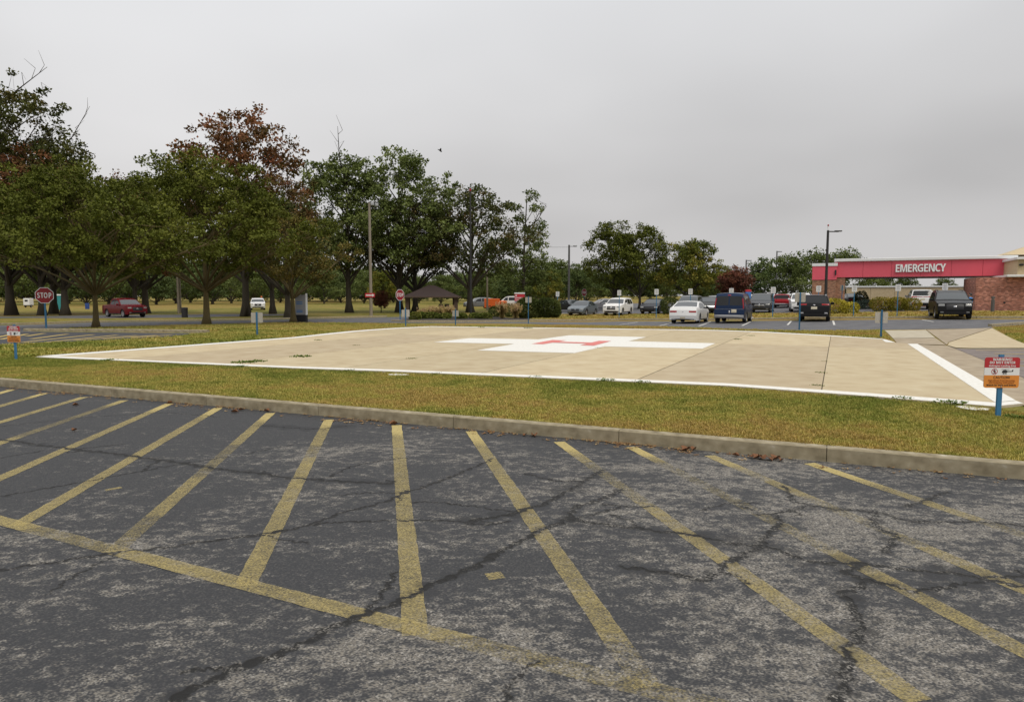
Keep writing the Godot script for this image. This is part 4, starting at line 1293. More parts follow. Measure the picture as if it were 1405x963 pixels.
	M.roof_brown = blotchy(2.2, noise(0.03, 4, 73), [[0.0, lin(0.03, 0.018, 0.016)], [1.0, lin(0.055, 0.036, 0.032)]], 0.8, true)
	M.post_brown = mat(0.07, 0.045, 0.032, 0.8)
	M.pole_wood = blotchy(1.5, noise(0.03, 4, 74), [[0.0, lin(0.2, 0.165, 0.125)], [1.0, lin(0.31, 0.27, 0.215)]], 0.9, false)
	M.pole_grey = mat(0.09, 0.088, 0.085, 0.6)
	M.pole_black = mat(0.02, 0.019, 0.019, 0.5)
	M.lamp_head = mat(0.35, 0.36, 0.37, 0.5)
	M.dark = mat(0.015, 0.015, 0.017, 0.6)
	# vehicles
	M.car_black = mat(0.012, 0.012, 0.013, 0.45)
	M.tyre = mat(0.014, 0.014, 0.014, 0.85)
	M.rim = mat(0.4, 0.4, 0.41, 0.35, 0.7)
	M.rim_dark = mat(0.07, 0.07, 0.072, 0.4, 0.6)
	M.chrome = mat(0.62, 0.62, 0.63, 0.18, 1.0)
	M.bumper_grey = mat(0.34, 0.34, 0.35, 0.45)
	var gl := mat(0.035, 0.042, 0.045, 0.05)
	gl.metallic_specular = 0.7
	M.glass = gl
	var gd := mat(0.01, 0.011, 0.012, 0.06)
	M.glass_dark = gd
	M.lamp_glass = mat(0.26, 0.26, 0.25, 0.12, 0.3)
	M.tail = mat(0.32, 0.01, 0.012, 0.2)
	M.tail_dark = mat(0.16, 0.01, 0.012, 0.2)
	M.plate = mat(0.55, 0.5, 0.38, 0.5)
	M.monument = mat(0.3, 0.31, 0.34, 0.6)
	M.monument_blue = mat(0.26, 0.31, 0.4, 0.6)
	M.sign_blue = mat(0.06, 0.2, 0.5, 0.5)
	M.stop_red_bright = mat(0.5, 0.025, 0.04, 0.5)
	M.orange = mat(0.8, 0.14, 0.02, 0.5)
	M.orange_hat = mat(0.85, 0.18, 0.03, 0.4)
	M.teal = mat(0.02, 0.2, 0.22, 0.5)
	M.teal_light = mat(0.03, 0.25, 0.27, 0.5)
	M.barrel_blue = mat(0.02, 0.06, 0.25, 0.5)
	M.cloth_dark = mat(0.02, 0.02, 0.025, 0.9)
	M.cloth_blue = mat(0.04, 0.2, 0.5, 0.9)
	M.skin = mat(0.42, 0.26, 0.18, 0.6)

func terrain() -> void:
	# the near car park lies 14 cm below the lawn
	var ka := Vector2(-9.828, -13.01); var kb := Vector2(4.875, -6.382)
	var kd := (kb - ka).normalized()
	var ke := ka - kd * 60.0; var kf := kb + kd * 60.0
	var lot := Node3D.new()
	lot.name = "parking_lot"
	add_child(lot)
	tag(lot, "cracked grey asphalt car park with faded yellow hatching", "", "", "structure")
	var st := SurfaceTool.new()
	st.begin(Mesh.PRIMITIVE_TRIANGLES)
	var near := PackedVector2Array([ke, kf, kf + Vector2(30, 60), ke + Vector2(-30, 70)])
	var cells := [near]
	for poly in cells:
		if Geometry2D.is_polygon_clockwise(poly): poly.reverse()
		for k in [0, 1, 2, 0, 2, 3]:
			st.set_normal(Vector3.UP)
			st.set_uv((poly[k] - LOT_AT) / LOT_SIZE)
			st.set_uv2(poly[k] / 2.0)
			st.add_vertex(Vector3(poly[k].x, 0, poly[k].y))
	put(st.commit(), "asphalt", M.lot, lot)
	# hatching: stripes from the kerb to one long line
	var stripes := [
		[Vector2(-10.347, -12.958), Vector2(-9.708, -10.438)], [Vector2(-9.286, -12.555), Vector2(-8.453, -9.29)], [Vector2(-8.361, -12.13), Vector2(-7.734, -8.591)], [Vector2(-7.368, -11.648), Vector2(-6.877, -7.718)], [Vector2(-6.47, -11.281), Vector2(-5.92, -6.706)], [Vector2(-5.544, -10.936), Vector2(-4.81, -5.711)],
		[Vector2(-4.571, -10.507), Vector2(-3.769, -5.064)], [Vector2(-3.593, -10.047), Vector2(-2.726, -4.547)], [Vector2(-2.582, -9.51), Vector2(-1.613, -3.994)], [Vector2(-1.558, -9.099), Vector2(-0.498, -3.392)], [Vector2(-0.531, -8.684), Vector2(0.611, -2.92)],
		[Vector2(0.562, -8.049), Vector2(1.761, -2.815)], [Vector2(1.376, -7.77), Vector2(2.598, -2.92)], [Vector2(2.163, -7.347), Vector2(3.197, -3.362)], [Vector2(3.105, -7.003), Vector2(3.989, -4.036)],
	]
	for s in stripes: paint_strip(s[0], s[1], 0.135, 0.004, lot)
	paint_strip(Vector2(-7.587, -6.972), Vector2(1.045, -2.684), 0.135, 0.007, lot)
	# kerb
	var kerb := Node3D.new()
	kerb.name = "kerb"
	add_child(kerb)
	tag(kerb, "weathered concrete kerb between car park and lawn", "", "", "structure")
	var kn := Vector2(-kd.y, kd.x)
	if kn.y > 0: kn = -kn
	var slope := kd.x
	for i in 27:
		var x0 := -0.78 + 2.05 * (i - 15); var x1 := x0 + 2.05
		var p := ka + kd * ((x0 - ka.x) / slope) + kn * 0.08; var q := ka + kd * ((x1 - ka.x) / slope) + kn * 0.08
		kerb_stone(Vector3(q.x, 0.0, q.y), Vector3(p.x, 0.0, p.y), 0.15, 0.16, 0.06, kerb, M.kerb)
	var bed0 := ka + kd * ((-31.0 - ka.x) / slope) + kn * 0.075; var bed1 := ka + kd * ((24.0 - ka.x) / slope) + kn * 0.075
	box_part("kerb_core", M.joint, kerb, Vector3((bed0.x + bed1.x) / 2, 0.02, (bed0.y + bed1.y) / 2), Vector3(bed0.distance_to(bed1), 0.22, 0.1), 0.0, Basis(Vector3.UP, -kd.angle()))
	# worn remains of older paint
	for s in [[Vector2(-0.157, -4.122), Vector2(-0.057, -4.156), 0.1], [Vector2(-3.659, -6.016), Vector2(-3.568, -6.11), 0.06]]: paint_strip(s[0], s[1], s[2], 0.0035, lot)
	# lawn: everything beyond the kerb
	var lawn_line := PackedVector2Array([ke + kn * 0.13, kf + kn * 0.13, Vector2(900, 20), Vector2(900, -1200), Vector2(-900, -1200), Vector2(-900, 20)])
	var lawn := put(sheet(lawn_line, 0.0, Vector2(-48, -80), Vector2(96, 80)), "lawn", M.lawn, self)
	tag(lawn, "dry patchy lawn running back to the trees", "", "", "structure")
	for q in [[Vector2(-21.793, -35.708), 1.5], [Vector2(-20.948, -46.779), 2.0], [Vector2(-17.113, -53.366), 1.3]]:
		var ring := PackedVector2Array()
		for k in 18: ring.append(q[0] + Vector2.from_angle(TAU * k / 18.0) * q[1] * (0.85 + 0.3 * rng.randf()))
		ground_part(ring, 0.012, "mulch_ring", M.mulch_brown, lawn)
	# roads and car parks beyond
	var road := PackedVector2Array([Vector2(-52.23, -44.376), Vector2(-34.218, -45.627), Vector2(-33.462, -48.793), Vector2(-32.731, -52.654), Vector2(-27.074, -54.861), Vector2(-20.791, -58.613), Vector2(-16.627, -61.734), Vector2(-12.036, -65.426), Vector2(-10.179, -66.981), Vector2(-6.967, -63.73), Vector2(-9.168, -54.55), Vector2(-8.115, -53.366), Vector2(-3.559, -53.366), Vector2(1.002, -53.657), Vector2(8.274, -52.57), Vector2(15.167, -47.78), Vector2(19.417, -45.783), Vector2(25.657, -43.928), Vector2(28.99, -42.628), Vector2(32.081, -41.337), Vector2(41.944, -39.411), Vector2(40.641, -31.776), Vector2(30.901, -37.238), Vector2(27.485, -36.653), Vector2(24.363, -34.704), Vector2(23.495, -33.259), Vector2(17.5, -32.094), Vector2(13.21, -31.111), Vector2(10.633, -33.466), Vector2(8.29, -39.314), Vector2(3.87, -46.779), Vector2(0.943, -50.487), Vector2(-3.428, -51.39), Vector2(-8.687, -51.681), Vector2(-13.029, -52.513), Vector2(-18.733, -52.794), Vector2(-23.095, -46.779), Vector2(-23.136, -39.942), Vector2(-23.852, -37.7), Vector2(-22.566, -32.884), Vector2(-22.088, -30.93), Vector2(-20.694, -30.148), Vector2(-18.544, -29.797), Vector2(-16.445, -29.456), Vector2(-13.572, -28.834), Vector2(-13.174, -27.239), Vector2(-13.418, -26.286), Vector2(-14.311, -25.182), Vector2(-15.283, -23.597), Vector2(-16.689, -22.203), Vector2(-20.243, -18.852)])
	var r := put(sheet(road, 0.006), "road", M.far_asphalt, self)
	tag(r, "grey asphalt road and car park behind the helipad", "", "", "structure")
	var island_kerb := PackedVector2Array([Vector2(1.467, -56.105), Vector2(8.661, -55.039), Vector2(15.923, -50.169), Vector2(20.626, -48.644), Vector2(26.808, -45.907), Vector2(29.984, -44.096), Vector2(35.534, -41.773)])
	kerb_run(island_kerb, r, M.kerb, 0.13, 0.3, 3.0)
	kerb_run(PackedVector2Array([Vector2(-22.21, -31.1), Vector2(-21.291, -31.02), Vector2(-18.998, -30.529), Vector2(-16.829, -30.148), Vector2(-13.897, -29.526), Vector2(-13.109, -29.386)]), r, M.kerb, 0.13, 0.25, 3.0)
	kerb_run(PackedVector2Array([Vector2(-35.717, -47.631), Vector2(-34.402, -50.166), Vector2(-33.172, -53.366), Vector2(-27.528, -55.784), Vector2(-21.167, -59.677), Vector2(-16.945, -62.918), Vector2(-12.279, -66.75)]), r, M.kerb, 0.12, 0.25, 4.0)
	kerb_run(PackedVector2Array([Vector2(24.578, -35.066), Vector2(27.958, -37.286), Vector2(31.449, -37.901)]), r, M.kerb, 0.13, 0.2, 3.0)
	for s in [[Vector2(10.671, -38.966), Vector2(14.084, -48.35)], [Vector2(13.059, -38.698), Vector2(16.127, -46.148)], [Vector2(15.774, -39.041), Vector2(18.643, -45.561)], [Vector2(18.085, -38.251), Vector2(21.038, -44.703)], [Vector2(8.878, -41.067), Vector2(11.788, -49.428)], [Vector2(7.246, -46.021), Vector2(9.317, -50.616)], [Vector2(25.202, -40.756), Vector2(26.07, -43.367)]]:
		ground_part(strip_poly(PackedVector2Array([s[0], s[1]]), 0.11), 0.011, "stall_line", M.stall_paint, r)
	# hatching in the small car park on the left
	ground_part(PackedVector2Array([Vector2(-20.499, -19.092), Vector2(-28.417, -26.517), Vector2(-21.217, -28.263), Vector2(-21.282, -29.797), Vector2(-20.454, -29.797), Vector2(-18.333, -29.456), Vector2(-16.266, -29.135), Vector2(-13.497, -28.544), Vector2(-13.222, -27.34), Vector2(-13.464, -26.376), Vector2(-14.362, -25.273), Vector2(-15.335, -23.677), Vector2(-16.742, -22.273)]), 0.0095, "hatched_bay", M.dark_asphalt, r)
	for s in [[Vector2(-19.056, -26.748), Vector2(-19.755, -28.774)], [Vector2(-17.637, -24.972), Vector2(-18.406, -28.212)], [Vector2(-16.716, -23.236), Vector2(-17.063, -27.791)], [Vector2(-15.92, -23.236), Vector2(-15.933, -27.48)], [Vector2(-15.548, -24.129), Vector2(-15.007, -27.289)], [Vector2(-15.044, -25.012), Vector2(-14.271, -27.39)], [Vector2(-14.482, -25.925), Vector2(-13.806, -27.691)], [Vector2(-18.608, -24.771), Vector2(-20.095, -28.212)], [Vector2(-18.456, -23.236), Vector2(-20.449, -27.791)]]:
		ground_part(strip_poly(PackedVector2Array([s[0], s[1]]), 0.2), 0.0135, "hatch_line", M.hatch_paint, r)
	var back := put(sheet(PackedVector2Array([Vector2(3.136, -78.439), Vector2(18.157, -66.146), Vector2(25.483, -60.143), Vector2(30.753, -57.997), Vector2(46.446, -54.645), Vector2(94.568, -111.374), Vector2(5.631, -140.987)]), 0.006), "back_parking_lot", M.far_asphalt, self)
	tag(back, "asphalt car park behind the grass island", "", "", "structure")
	var far_road := put(sheet(PackedVector2Array([Vector2(-57.627, -59.858), Vector2(-44.742, -63.319), Vector2(-38.599, -62.125), Vector2(-31.437, -63.73), Vector2(-23.18, -71.867), Vector2(-22.895, -76.021), Vector2(-32.621, -76.021), Vector2(-36.363, -73.744), Vector2(-44.474, -71.607), Vector2(-47.485, -67.212), Vector2(-63.387, -65.858)]), 0.006), "far_road", M.far_asphalt, self)
	tag(far_road, "narrow park road between the big oaks", "", "", "structure")
	# right side: concrete apron, walk and the brown car park
	var apron := Node3D.new()
	apron.name = "concrete_apron"
	add_child(apron)
	tag(apron, "pale concrete apron between helipad and road", "", "", "structure")
	ground_part(PackedVector2Array([Vector2(17.114, -31.292), Vector2(19.221, -31.653), Vector2(15.925, -25.614), Vector2(14.191, -25.353)]), 0.016, "slab", M.slab_grey, apron)
	ground_part(PackedVector2Array([Vector2(14.104, -25.182), Vector2(15.83, -25.443), Vector2(13.967, -21.882), Vector2(13.328, -22.343), Vector2(12.969, -22.343), Vector2(12.805, -22.604)]), 0.016, "slab", M.walk, apron)
	ground_part(PackedVector2Array([Vector2(19.248, -31.653), Vector2(23.543, -33.48), Vector2(14.901, -23.236), Vector2(14.073, -22.012)]), 0.016, "slab", M.walk, apron)
	ground_part(PackedVector2Array([Vector2(23.424, -33.259), Vector2(20.699, -28.804), Vector2(18.358, -24.972), Vector2(17.071, -22.714), Vector2(16.324, -20.678), Vector2(13.849, -20.617), Vector2(13.602, -20.848), Vector2(13.931, -21.751), Vector2(14.855, -23.126)]), 0.016, "slab", M.slab, apron)
	var walk := put(sheet(PackedVector2Array([Vector2(13.22, -22.142), Vector2(13.816, -21.57), Vector2(11.713, -16.935), Vector2(9.911, -13.133), Vector2(7.222, -7.433), Vector2(5.431, -5.557), Vector2(7.477, -9.882)]), 0.014), "walk", M.walk, self)
	tag(walk, "tan concrete walk along the right side of the helipad", "", "", "structure")
	var side_lot := put(sheet(PackedVector2Array([Vector2(13.824, -21.51), Vector2(13.491, -20.678), Vector2(13.735, -20.447), Vector2(16.19, -20.507), Vector2(17.059, -17.738), Vector2(7.289, -7.504), Vector2(9.994, -13.243), Vector2(11.801, -17.055)]), 0.006), "side_parking_lot", M.brown_asphalt, self)
	tag(side_lot, "brown asphalt car park beyond the concrete walk", "", "", "structure")
	for s in [[Vector2(13.553, -19.855), Vector2(15.553, -19.694)], [Vector2(13.299, -18.741), Vector2(14.727, -18.39)], [Vector2(12.528, -17.126), Vector2(13.452, -16.564)], [Vector2(11.587, -15.53), Vector2(12.155, -14.758)]]:
		ground_part(strip_poly(PackedVector2Array([s[0], s[1]]), 0.1), 0.011, "stall_line", M.hatch_paint, side_lot)
	# blades of grass
	var pad := pad_outline()
	grass(PackedVector2Array([ka - kd * 3.0 + kn * 0.15, kb + kd * 1.5 + kn * 0.15, Vector2(7.055, -9.31), Vector2(6.876, -9.611), Vector2(5.66, -10.564), Vector2(3.785, -11.828), Vector2(1.335, -12.741), Vector2(-0.25, -13.313), Vector2(-2.424, -14.066), Vector2(-4.791, -14.758), Vector2(-8.748, -16.203), Vector2(-12.243, -17.427), Vector2(-15.022, -18.39)]), 900.0, 0.045, 0.007, "short_grass", "short dry grass on the strip between kerb and helipad", 3, 1.0)
	grass(PackedVector2Array([Vector2(-15.022, -18.39), Vector2(-12.417, -17.678), Vector2(-8.313, -25.704), Vector2(-4.941, -40.772), Vector2(-7.116, -46.779), Vector2(-12.565, -38.901), Vector2(-12.864, -28.834), Vector2(-13.209, -25.875), Vector2(-15.05, -23.236), Vector2(-16.449, -21.882), Vector2(-17.114, -20.968)]), 90.0, 0.1, 0.02, "short_grass", "short straw coloured grass left of the helipad", 4, 0.35)
	grass(PackedVector2Array([Vector2(-4.616, -42.184), Vector2(3.795, -45.868), Vector2(8.098, -38.403), Vector2(10.474, -32.965), Vector2(13.028, -30.68), Vector2(17.045, -31.442), Vector2(13.703, -24.57), Vector2(12.765, -26.988), Vector2(11.193, -30.148), Vector2(9.51, -32.083), Vector2(3.7, -35.537)]), 60.0, 0.1, 0.022, "short_grass", "short grass strip between helipad and rear road", 5, 0.35)
	grass(PackedVector2Array([Vector2(1.492, -57.078), Vector2(8.8, -55.922), Vector2(16.17, -50.952), Vector2(20.936, -49.377), Vector2(27.147, -46.49), Vector2(30.324, -44.598), Vector2(35.968, -42.285), Vector2(45.424, -53.441), Vector2(30.333, -57.203), Vector2(25.199, -59.47), Vector2(17.822, -64.922), Vector2(3.063, -76.613)]), 22.0, 0.12, 0.03, "short_grass", "dry grass on the island between the two car parks", 6, 0.35)
	grass(PackedVector2Array([Vector2(-22.463, -31.742), Vector2(-19.408, -31.19), Vector2(-14.155, -30.078), Vector2(-13.291, -29.797), Vector2(-13.078, -40.492), Vector2(-7.306, -48.031), Vector2(-8.701, -50.166), Vector2(-12.823, -51.681), Vector2(-18.438, -51.961), Vector2(-22.167, -44.896), Vector2(-21.972, -37.93), Vector2(-22.821, -36.068), Vector2(-22.052, -32.132)]), 40.0, 0.1, 0.025, "short_grass", "brown grass of the lawn under the young maples", 7, 0.35)
	grass(PackedVector2Array([Vector2(23.807, -33.6), Vector2(27.005, -36.01), Vector2(30.361, -36.585), Vector2(17.691, -21.259), Vector2(17.304, -23.025), Vector2(20.267, -27.992)]), 60.0, 0.09, 0.02, "short_grass", "green grass patch right of the concrete apron", 8, 0.35)

# a straight stripe of paint lying on the car park, its wear in world position
func paint_strip(a: Vector2, b: Vector2, w: float, up: float, parent: Node) -> void:
	# the roller left slightly uneven edges
	var d := (b - a).normalized()
	var n := Vector2(-d.y, d.x) * w * 0.5
	var st := SurfaceTool.new()
	st.begin(Mesh.PRIMITIVE_TRIANGLES)
	var cnt: int = max(1, int(a.distance_to(b) / 0.09))
	var l := []; var m := []
	for i in cnt + 1:
		var c := a.lerp(b, float(i) / cnt)
		l.append(c + n * (1.0 + rng.randf_range(-0.07, 0.05))); m.append(c - n * (1.0 + rng.randf_range(-0.07, 0.05)))
	for i in cnt:
		var q := [l[i], m[i], m[i + 1], l[i + 1]]
		if (q[1] - q[0]).cross(q[2] - q[0]) < 0.0: q.reverse()
		for k in [0, 1, 2, 0, 2, 3]:
			st.set_normal(Vector3.UP)
			st.set_uv((q[k] - LOT_AT) / LOT_SIZE)
			st.add_vertex(Vector3(q[k].x, up, q[k].y))
	put(st.commit(), "painted_stripe", M.paint, parent)

func pad_outline() -> PackedVector2Array:
	return PackedVector2Array([Vector2(-12.243, -17.427), Vector2(-8.748, -16.203), Vector2(-4.791, -14.758), Vector2(-2.424, -14.066), Vector2(-0.25, -13.313), Vector2(1.335, -12.741), Vector2(3.785, -11.828), Vector2(5.66, -10.564), Vector2(6.876, -9.611), Vector2(7.457, -9.862), Vector2(13.261, -22.243), Vector2(12.946, -22.303), Vector2(12.853, -22.775), Vector2(13.549, -24.771), Vector2(12.675, -26.798), Vector2(11.044, -29.747), Vector2(9.379, -31.642), Vector2(3.632, -34.877), Vector2(-4.941, -40.772), Vector2(-8.313, -25.704)])

func helipad() -> void:
	var pad := Node3D.new()
	pad.name = "helipad"
	add_child(pad)
	tag(pad, "tan concrete helipad with white border, white cross and red H", "", "", "structure")
	var out := pad_outline()
	if Geometry2D.is_polygon_clockwise(out): out.reverse()
	ground_part(out, 0.012, "joint_filler", M.joint, pad)
	# concrete panels between joints 3.16 m apart
	for i in range(-8, 3):
		var r0 := -0.19 + 3.16 * i + 0.009; var r1 := r0 + 3.16 - 0.018
		for part in [[-5.0, 23.1], [23.118, 50.0]]:
			var c := PackedVector2Array([ROW * r0 + AHEAD * part[0], ROW * r1 + AHEAD * part[0], ROW * r1 + AHEAD * part[1], ROW * r0 + AHEAD * part[1]])
			if Geometry2D.is_polygon_clockwise(c): c.reverse()
			for piece in Geometry2D.intersect_polygons(out, c): ground_part(piece, 0.03, "concrete_panel", M.slabs[posmod(i * 3 + (1 if part[0] > 0.0 else 0), 4)], pad)
	var st := surf()
	for i in out.size():
		var a := out[i]; var b := out[(i + 1) % out.size()]
		quad(st, on(a, -0.05), on(b, -0.05), on(b, 0.029), on(a, 0.029))
	done(st, "slab_edge", M.slab_grey, pad)
	# painted border, cross and H
	var lift := 0.034
	ground_part(PackedVector2Array([Vector2(-12.257, -17.447), Vector2(-8.759, -16.223), Vector2(-4.801, -14.788), Vector2(-2.429, -14.096), Vector2(-0.251, -13.333), Vector2(1.337, -12.761), Vector2(3.791, -11.848), Vector2(5.676, -10.594), Vector2(6.897, -9.641), Vector2(7.497, -9.902), Vector2(7.561, -10.133), Vector2(7.131, -9.972), Vector2(5.84, -10.905), Vector2(3.896, -12.179), Vector2(1.372, -13.102), Vector2(-0.257, -13.674), Vector2(-2.487, -14.437), Vector2(-4.907, -15.119), Vector2(-8.942, -16.564), Vector2(-11.887, -17.678)]), lift, "border_line", M.white_line, pad)
	ground_part(PackedVector2Array([Vector2(-12.366, -17.657), Vector2(-8.297, -25.654), Vector2(-4.874, -40.222), Vector2(-4.597, -37.93), Vector2(-8.053, -25.062), Vector2(-11.806, -17.698)]), lift, "border_line", M.white_line, pad)
	ground_part(PackedVector2Array([Vector2(-4.864, -40.492), Vector2(3.616, -34.727), Vector2(9.356, -31.562), Vector2(11.018, -29.677), Vector2(12.652, -26.748), Vector2(13.527, -24.731), Vector2(13.313, -24.53), Vector2(12.392, -26.196), Vector2(10.788, -29.055), Vector2(9.142, -30.84), Vector2(3.499, -33.605), Vector2(-4.613, -38.4)]), lift, "border_line", M.white_line, pad)
	ground_part(PackedVector2Array([Vector2(12.912, -22.203), Vector2(13.215, -22.172), Vector2(7.585, -10.173), Vector2(7.147, -10.002)]), lift, "border_line", M.white_line, pad)
	ground_part(PackedVector2Array([Vector2(13.4, -24.45), Vector2(13.192, -23.788), Vector2(12.828, -22.775), Vector2(12.648, -23.025), Vector2(13.122, -24.129)]), lift, "border_line", M.white_line, pad)
	ground_part(PackedVector2Array([Vector2(-1.565, -25.142), Vector2(-2.642, -22.955), Vector2(0.073, -22.142), Vector2(-1, -19.544), Vector2(1.713, -18.621), Vector2(2.861, -21.029), Vector2(5.649, -20.176), Vector2(6.712, -22.443), Vector2(4.02, -23.487), Vector2(5.086, -25.784), Vector2(2.254, -26.898), Vector2(0.937, -24.41)]), lift, "cross", M.white_line, pad)
	# paint spilled over the edge onto the grass
	ground_part(PackedVector2Array([Vector2(-2.544, -13.734), Vector2(-2.335, -13.805), Vector2(-2.134, -13.755), Vector2(-2.053, -13.604), Vector2(-2.241, -13.504), Vector2(-2.426, -13.564)]), 0.02, "paint_spill", M.white_line, pad)
	ground_part(PackedVector2Array([Vector2(6.381, -9.711), Vector2(6.553, -9.781), Vector2(6.627, -9.641), Vector2(6.757, -9.531), Vector2(6.619, -9.39), Vector2(6.443, -9.4), Vector2(6.36, -9.521)]), 0.02, "paint_spill", M.white_line, pad)
	var bar_up := 0.004
	for h in [PackedVector2Array([Vector2(0.64, -22.142), Vector2(0.998, -21.942), Vector2(1.899, -23.828), Vector2(1.428, -24.059)]), PackedVector2Array([Vector2(2.149, -21.48), Vector2(2.557, -21.29), Vector2(3.419, -23.487), Vector2(3.016, -23.597)]), PackedVector2Array([Vector2(1.583, -23.126), Vector2(2.713, -22.644), Vector2(2.527, -22.172), Vector2(1.358, -22.674)])]:
		ground_part(h, lift + bar_up, "letter_bar", M.red_line, pad)
		bar_up += 0.002

# ---------------------------------------------------------------- buildings
# walls of a building are boxes in the building's own axes: x along ROW, z towards the camera, y up
func building(called: String, label: String, at: Vector2, category := "building") -> Node3D:
	return thing(called, label, category, on(at, -0.02), TURN)

func window_in(parent: Node, c: Vector3, w: float, h: float) -> void:
	var f := surf()
	for e in [[Vector3(0, h / 2, 0), Vector3(w + 0.12, 0.09, 0.1)], [Vector3(0, -h / 2, 0), Vector3(w + 0.16, 0.1, 0.14)], [Vector3(-w / 2, 0, 0), Vector3(0.09, h - 0.092, 0.1)], [Vector3(w / 2, 0, 0), Vector3(0.09, h - 0.102, 0.1)]]:
		bx(f, c + e[0], e[1], 0.01)
	var win := Node3D.new()
	win.name = "window"
	parent.add_child(win, true)
	done(f, "frame", M.frame, win)
	box_part("pane", M.glass_dark, win, c + Vector3(0, 0, -0.02), Vector3(w - 0.09, h - 0.1, 0.02))

func buildings() -> void:
	# drive-through canopy with the red fascia
	var a := Vector2(31.094, -66)
	var c := building("emergency_canopy", "hospital entrance canopy with red fascia and white EMERGENCY lettering", a)
	var g := c.position.y
	var low := 3.455 - g; var high := 4.935 - g
	box_part("pillar", M.brick, c, Vector3(0.46, low / 2 - 0.1, -0.5), Vector3(0.86, low + 0.2, 0.86), 0.01)
	box_part("pillar", M.brick, c, Vector3(0.46, low / 2 - 0.1, -8.0), Vector3(0.86, low + 0.2, 0.86), 0.01)
	var n := 6
	var len := 14.2
	for i in n:
		box_part("fascia_panel", M.fascia, c, Vector3(len * (i + 0.5) / n, (low + high) / 2, -0.05), Vector3(len / n - 0.018, high - low, 0.1), 0.006)
	box_part("fascia_frame", M.stop_red, c, Vector3(len / 2, (low + high) / 2, -0.14), Vector3(len - 0.1, high - low - 0.02, 0.06))
	for i in 4: box_part("fascia_panel", M.fascia, c, Vector3(-0.002, (low + high) / 2, -0.11 - 8.8 * (i + 0.5) / 4), Vector3(0.1, high - low, 8.8 / 4 - 0.018), 0.006)
	box_part("coping", M.coping, c, Vector3(len / 2, high + 0.14, -4.4), Vector3(len + 0.24, 0.27, 9.2), 0.03)
	box_part("soffit", M.soffit, c, Vector3(len / 2 + 0.05, low + 0.06, -4.5), Vector3(len - 0.1, 0.1, 8.7), 0.0)
	var word := Node3D.new()
	word.name = "lettering"
	c.add_child(word)
	# one letter after another along the fascia
	var x := Vector2(34.77, -62.5).x
	var widths := {"E": 0.56, "M": 0.88, "R": 0.62, "G": 0.7, "N": 0.76, "C": 0.62, "Y": 0.58}
	var total := 0.0
	for ch in "EMERGENCY": total += widths[ch]
	var at_x := 5.02
	var span := 3.98
	for ch in "EMERGENCY":
		var wd: float = widths[ch] * span / total
		var l := text(word, "letter_" + ch.to_lower(), ch, 0.98, Vector3(at_x + wd / 2, (low + high) / 2 + 0.03, 0.1), M.letter, true, 0.12, 0.78)
		l.name = "letter"
		at_x += wd
	# lower wing left of the pillar
	var w := building("entrance_wing", "low brick wing with red band left of the EMERGENCY canopy", Vector2(29.178, -66.6))
	var t1 := 4.609 - w.position.y; var t0 := 3.217 - w.position.y
	box_part("wall", M.brick, w, Vector3(1.05, t0 / 2 - 0.2, -3.0), Vector3(2.1, t0 + 0.4, 5.9), 0.01)
	box_part("fascia_panel", M.fascia, w, Vector3(1.05, (t0 + t1) / 2 - 0.04, -3.0), Vector3(2.16, t1 - t0 - 0.1, 6.0), 0.01)
	box_part("coping", M.coping, w, Vector3(1.05, t1 + 0.06, -3.0), Vector3(2.26, 0.28, 6.1), 0.02)
	box_part("vent_pipe", M.dark, w, Vector3(1.9, t1 + 0.55, -2.0), Vector3(0.12, 0.8, 0.12), 0.02)
	box_part("wall_lamp", M.dark, w, Vector3(2.02, (t0 + t1) / 2, 0.08), Vector3(0.14, 0.5, 0.12), 0.02)
	# low building seen under the canopy
	var b := building("brick_building", "low brick building with tan band seen beneath the canopy", Vector2(40.196, -82))
	var top := 2.665 - b.position.y; var band := 1.241 - b.position.y
	box_part("wall", M.brick, b, Vector3(6.2, band / 2 - 0.2, -3.0), Vector3(12.2, band + 0.4, 6.0), 0.01)
	for i in 5: box_part("tan_panel", M.tan, b, Vector3(-0.1 + 12.6 * (i + 0.5) / 5, (band + top) / 2, -3.0), Vector3(12.6 / 5 - 0.02, top - band - 0.01, 6.3), 0.01)
	box_part("coping", M.coping, b, Vector3(6.2, top + 0.08, -3.0), Vector3(12.8, 0.16, 6.5), 0.02)
	window_in(b, Vector3(4.2, band - 0.42, 0.03), 0.82, 0.46)
	window_in(b, Vector3(6.5, band - 0.42, 0.03), 0.82, 0.46)
	box_part("wall", M.block, b, Vector3(16.6, top / 2 - 0.2, -2.0), Vector3(8.4, top + 0.3, 6.0), 0.01)
	box_part("coping", M.coping, b, Vector3(16.6, top + 0.06, -2.0), Vector3(8.6, 0.16, 6.3), 0.02)
	box_part("doorway", M.dark, b, Vector3(-0.7, band - 0.4, -0.5), Vector3(0.9, 0.5, 0.1), 0.01)
	box_part("rooftop_unit", M.lamp_head, b, Vector3(13.6, top + 0.7, -3.5), Vector3(2.4, 1.0, 1.6), 0.05)
	box_part("rooftop_unit", M.pole_grey, b, Vector3(16.0, top + 0.9, -3.5), Vector3(2.2, 1.4, 1.6), 0.05)
	# block wall and tan upper storey at the right edge
	var h := building("hospital_wall", "red split-face block wall below the tan storey at the right edge", Vector2(38.572, -57))
	var wt := 3.221 - h.position.y
	box_part("wall", M.block, h, Vector3(9.0, wt / 2 - 0.2, -3.0), Vector3(18.0, wt + 0.4, 6.0), 0.02)
	var us := 4.621 - h.position.y
	box_part("coping", M.coping, h, Vector3(10.2, wt + 0.09, -2.7), Vector3(16.4, 0.18, 6.8), 0.02)
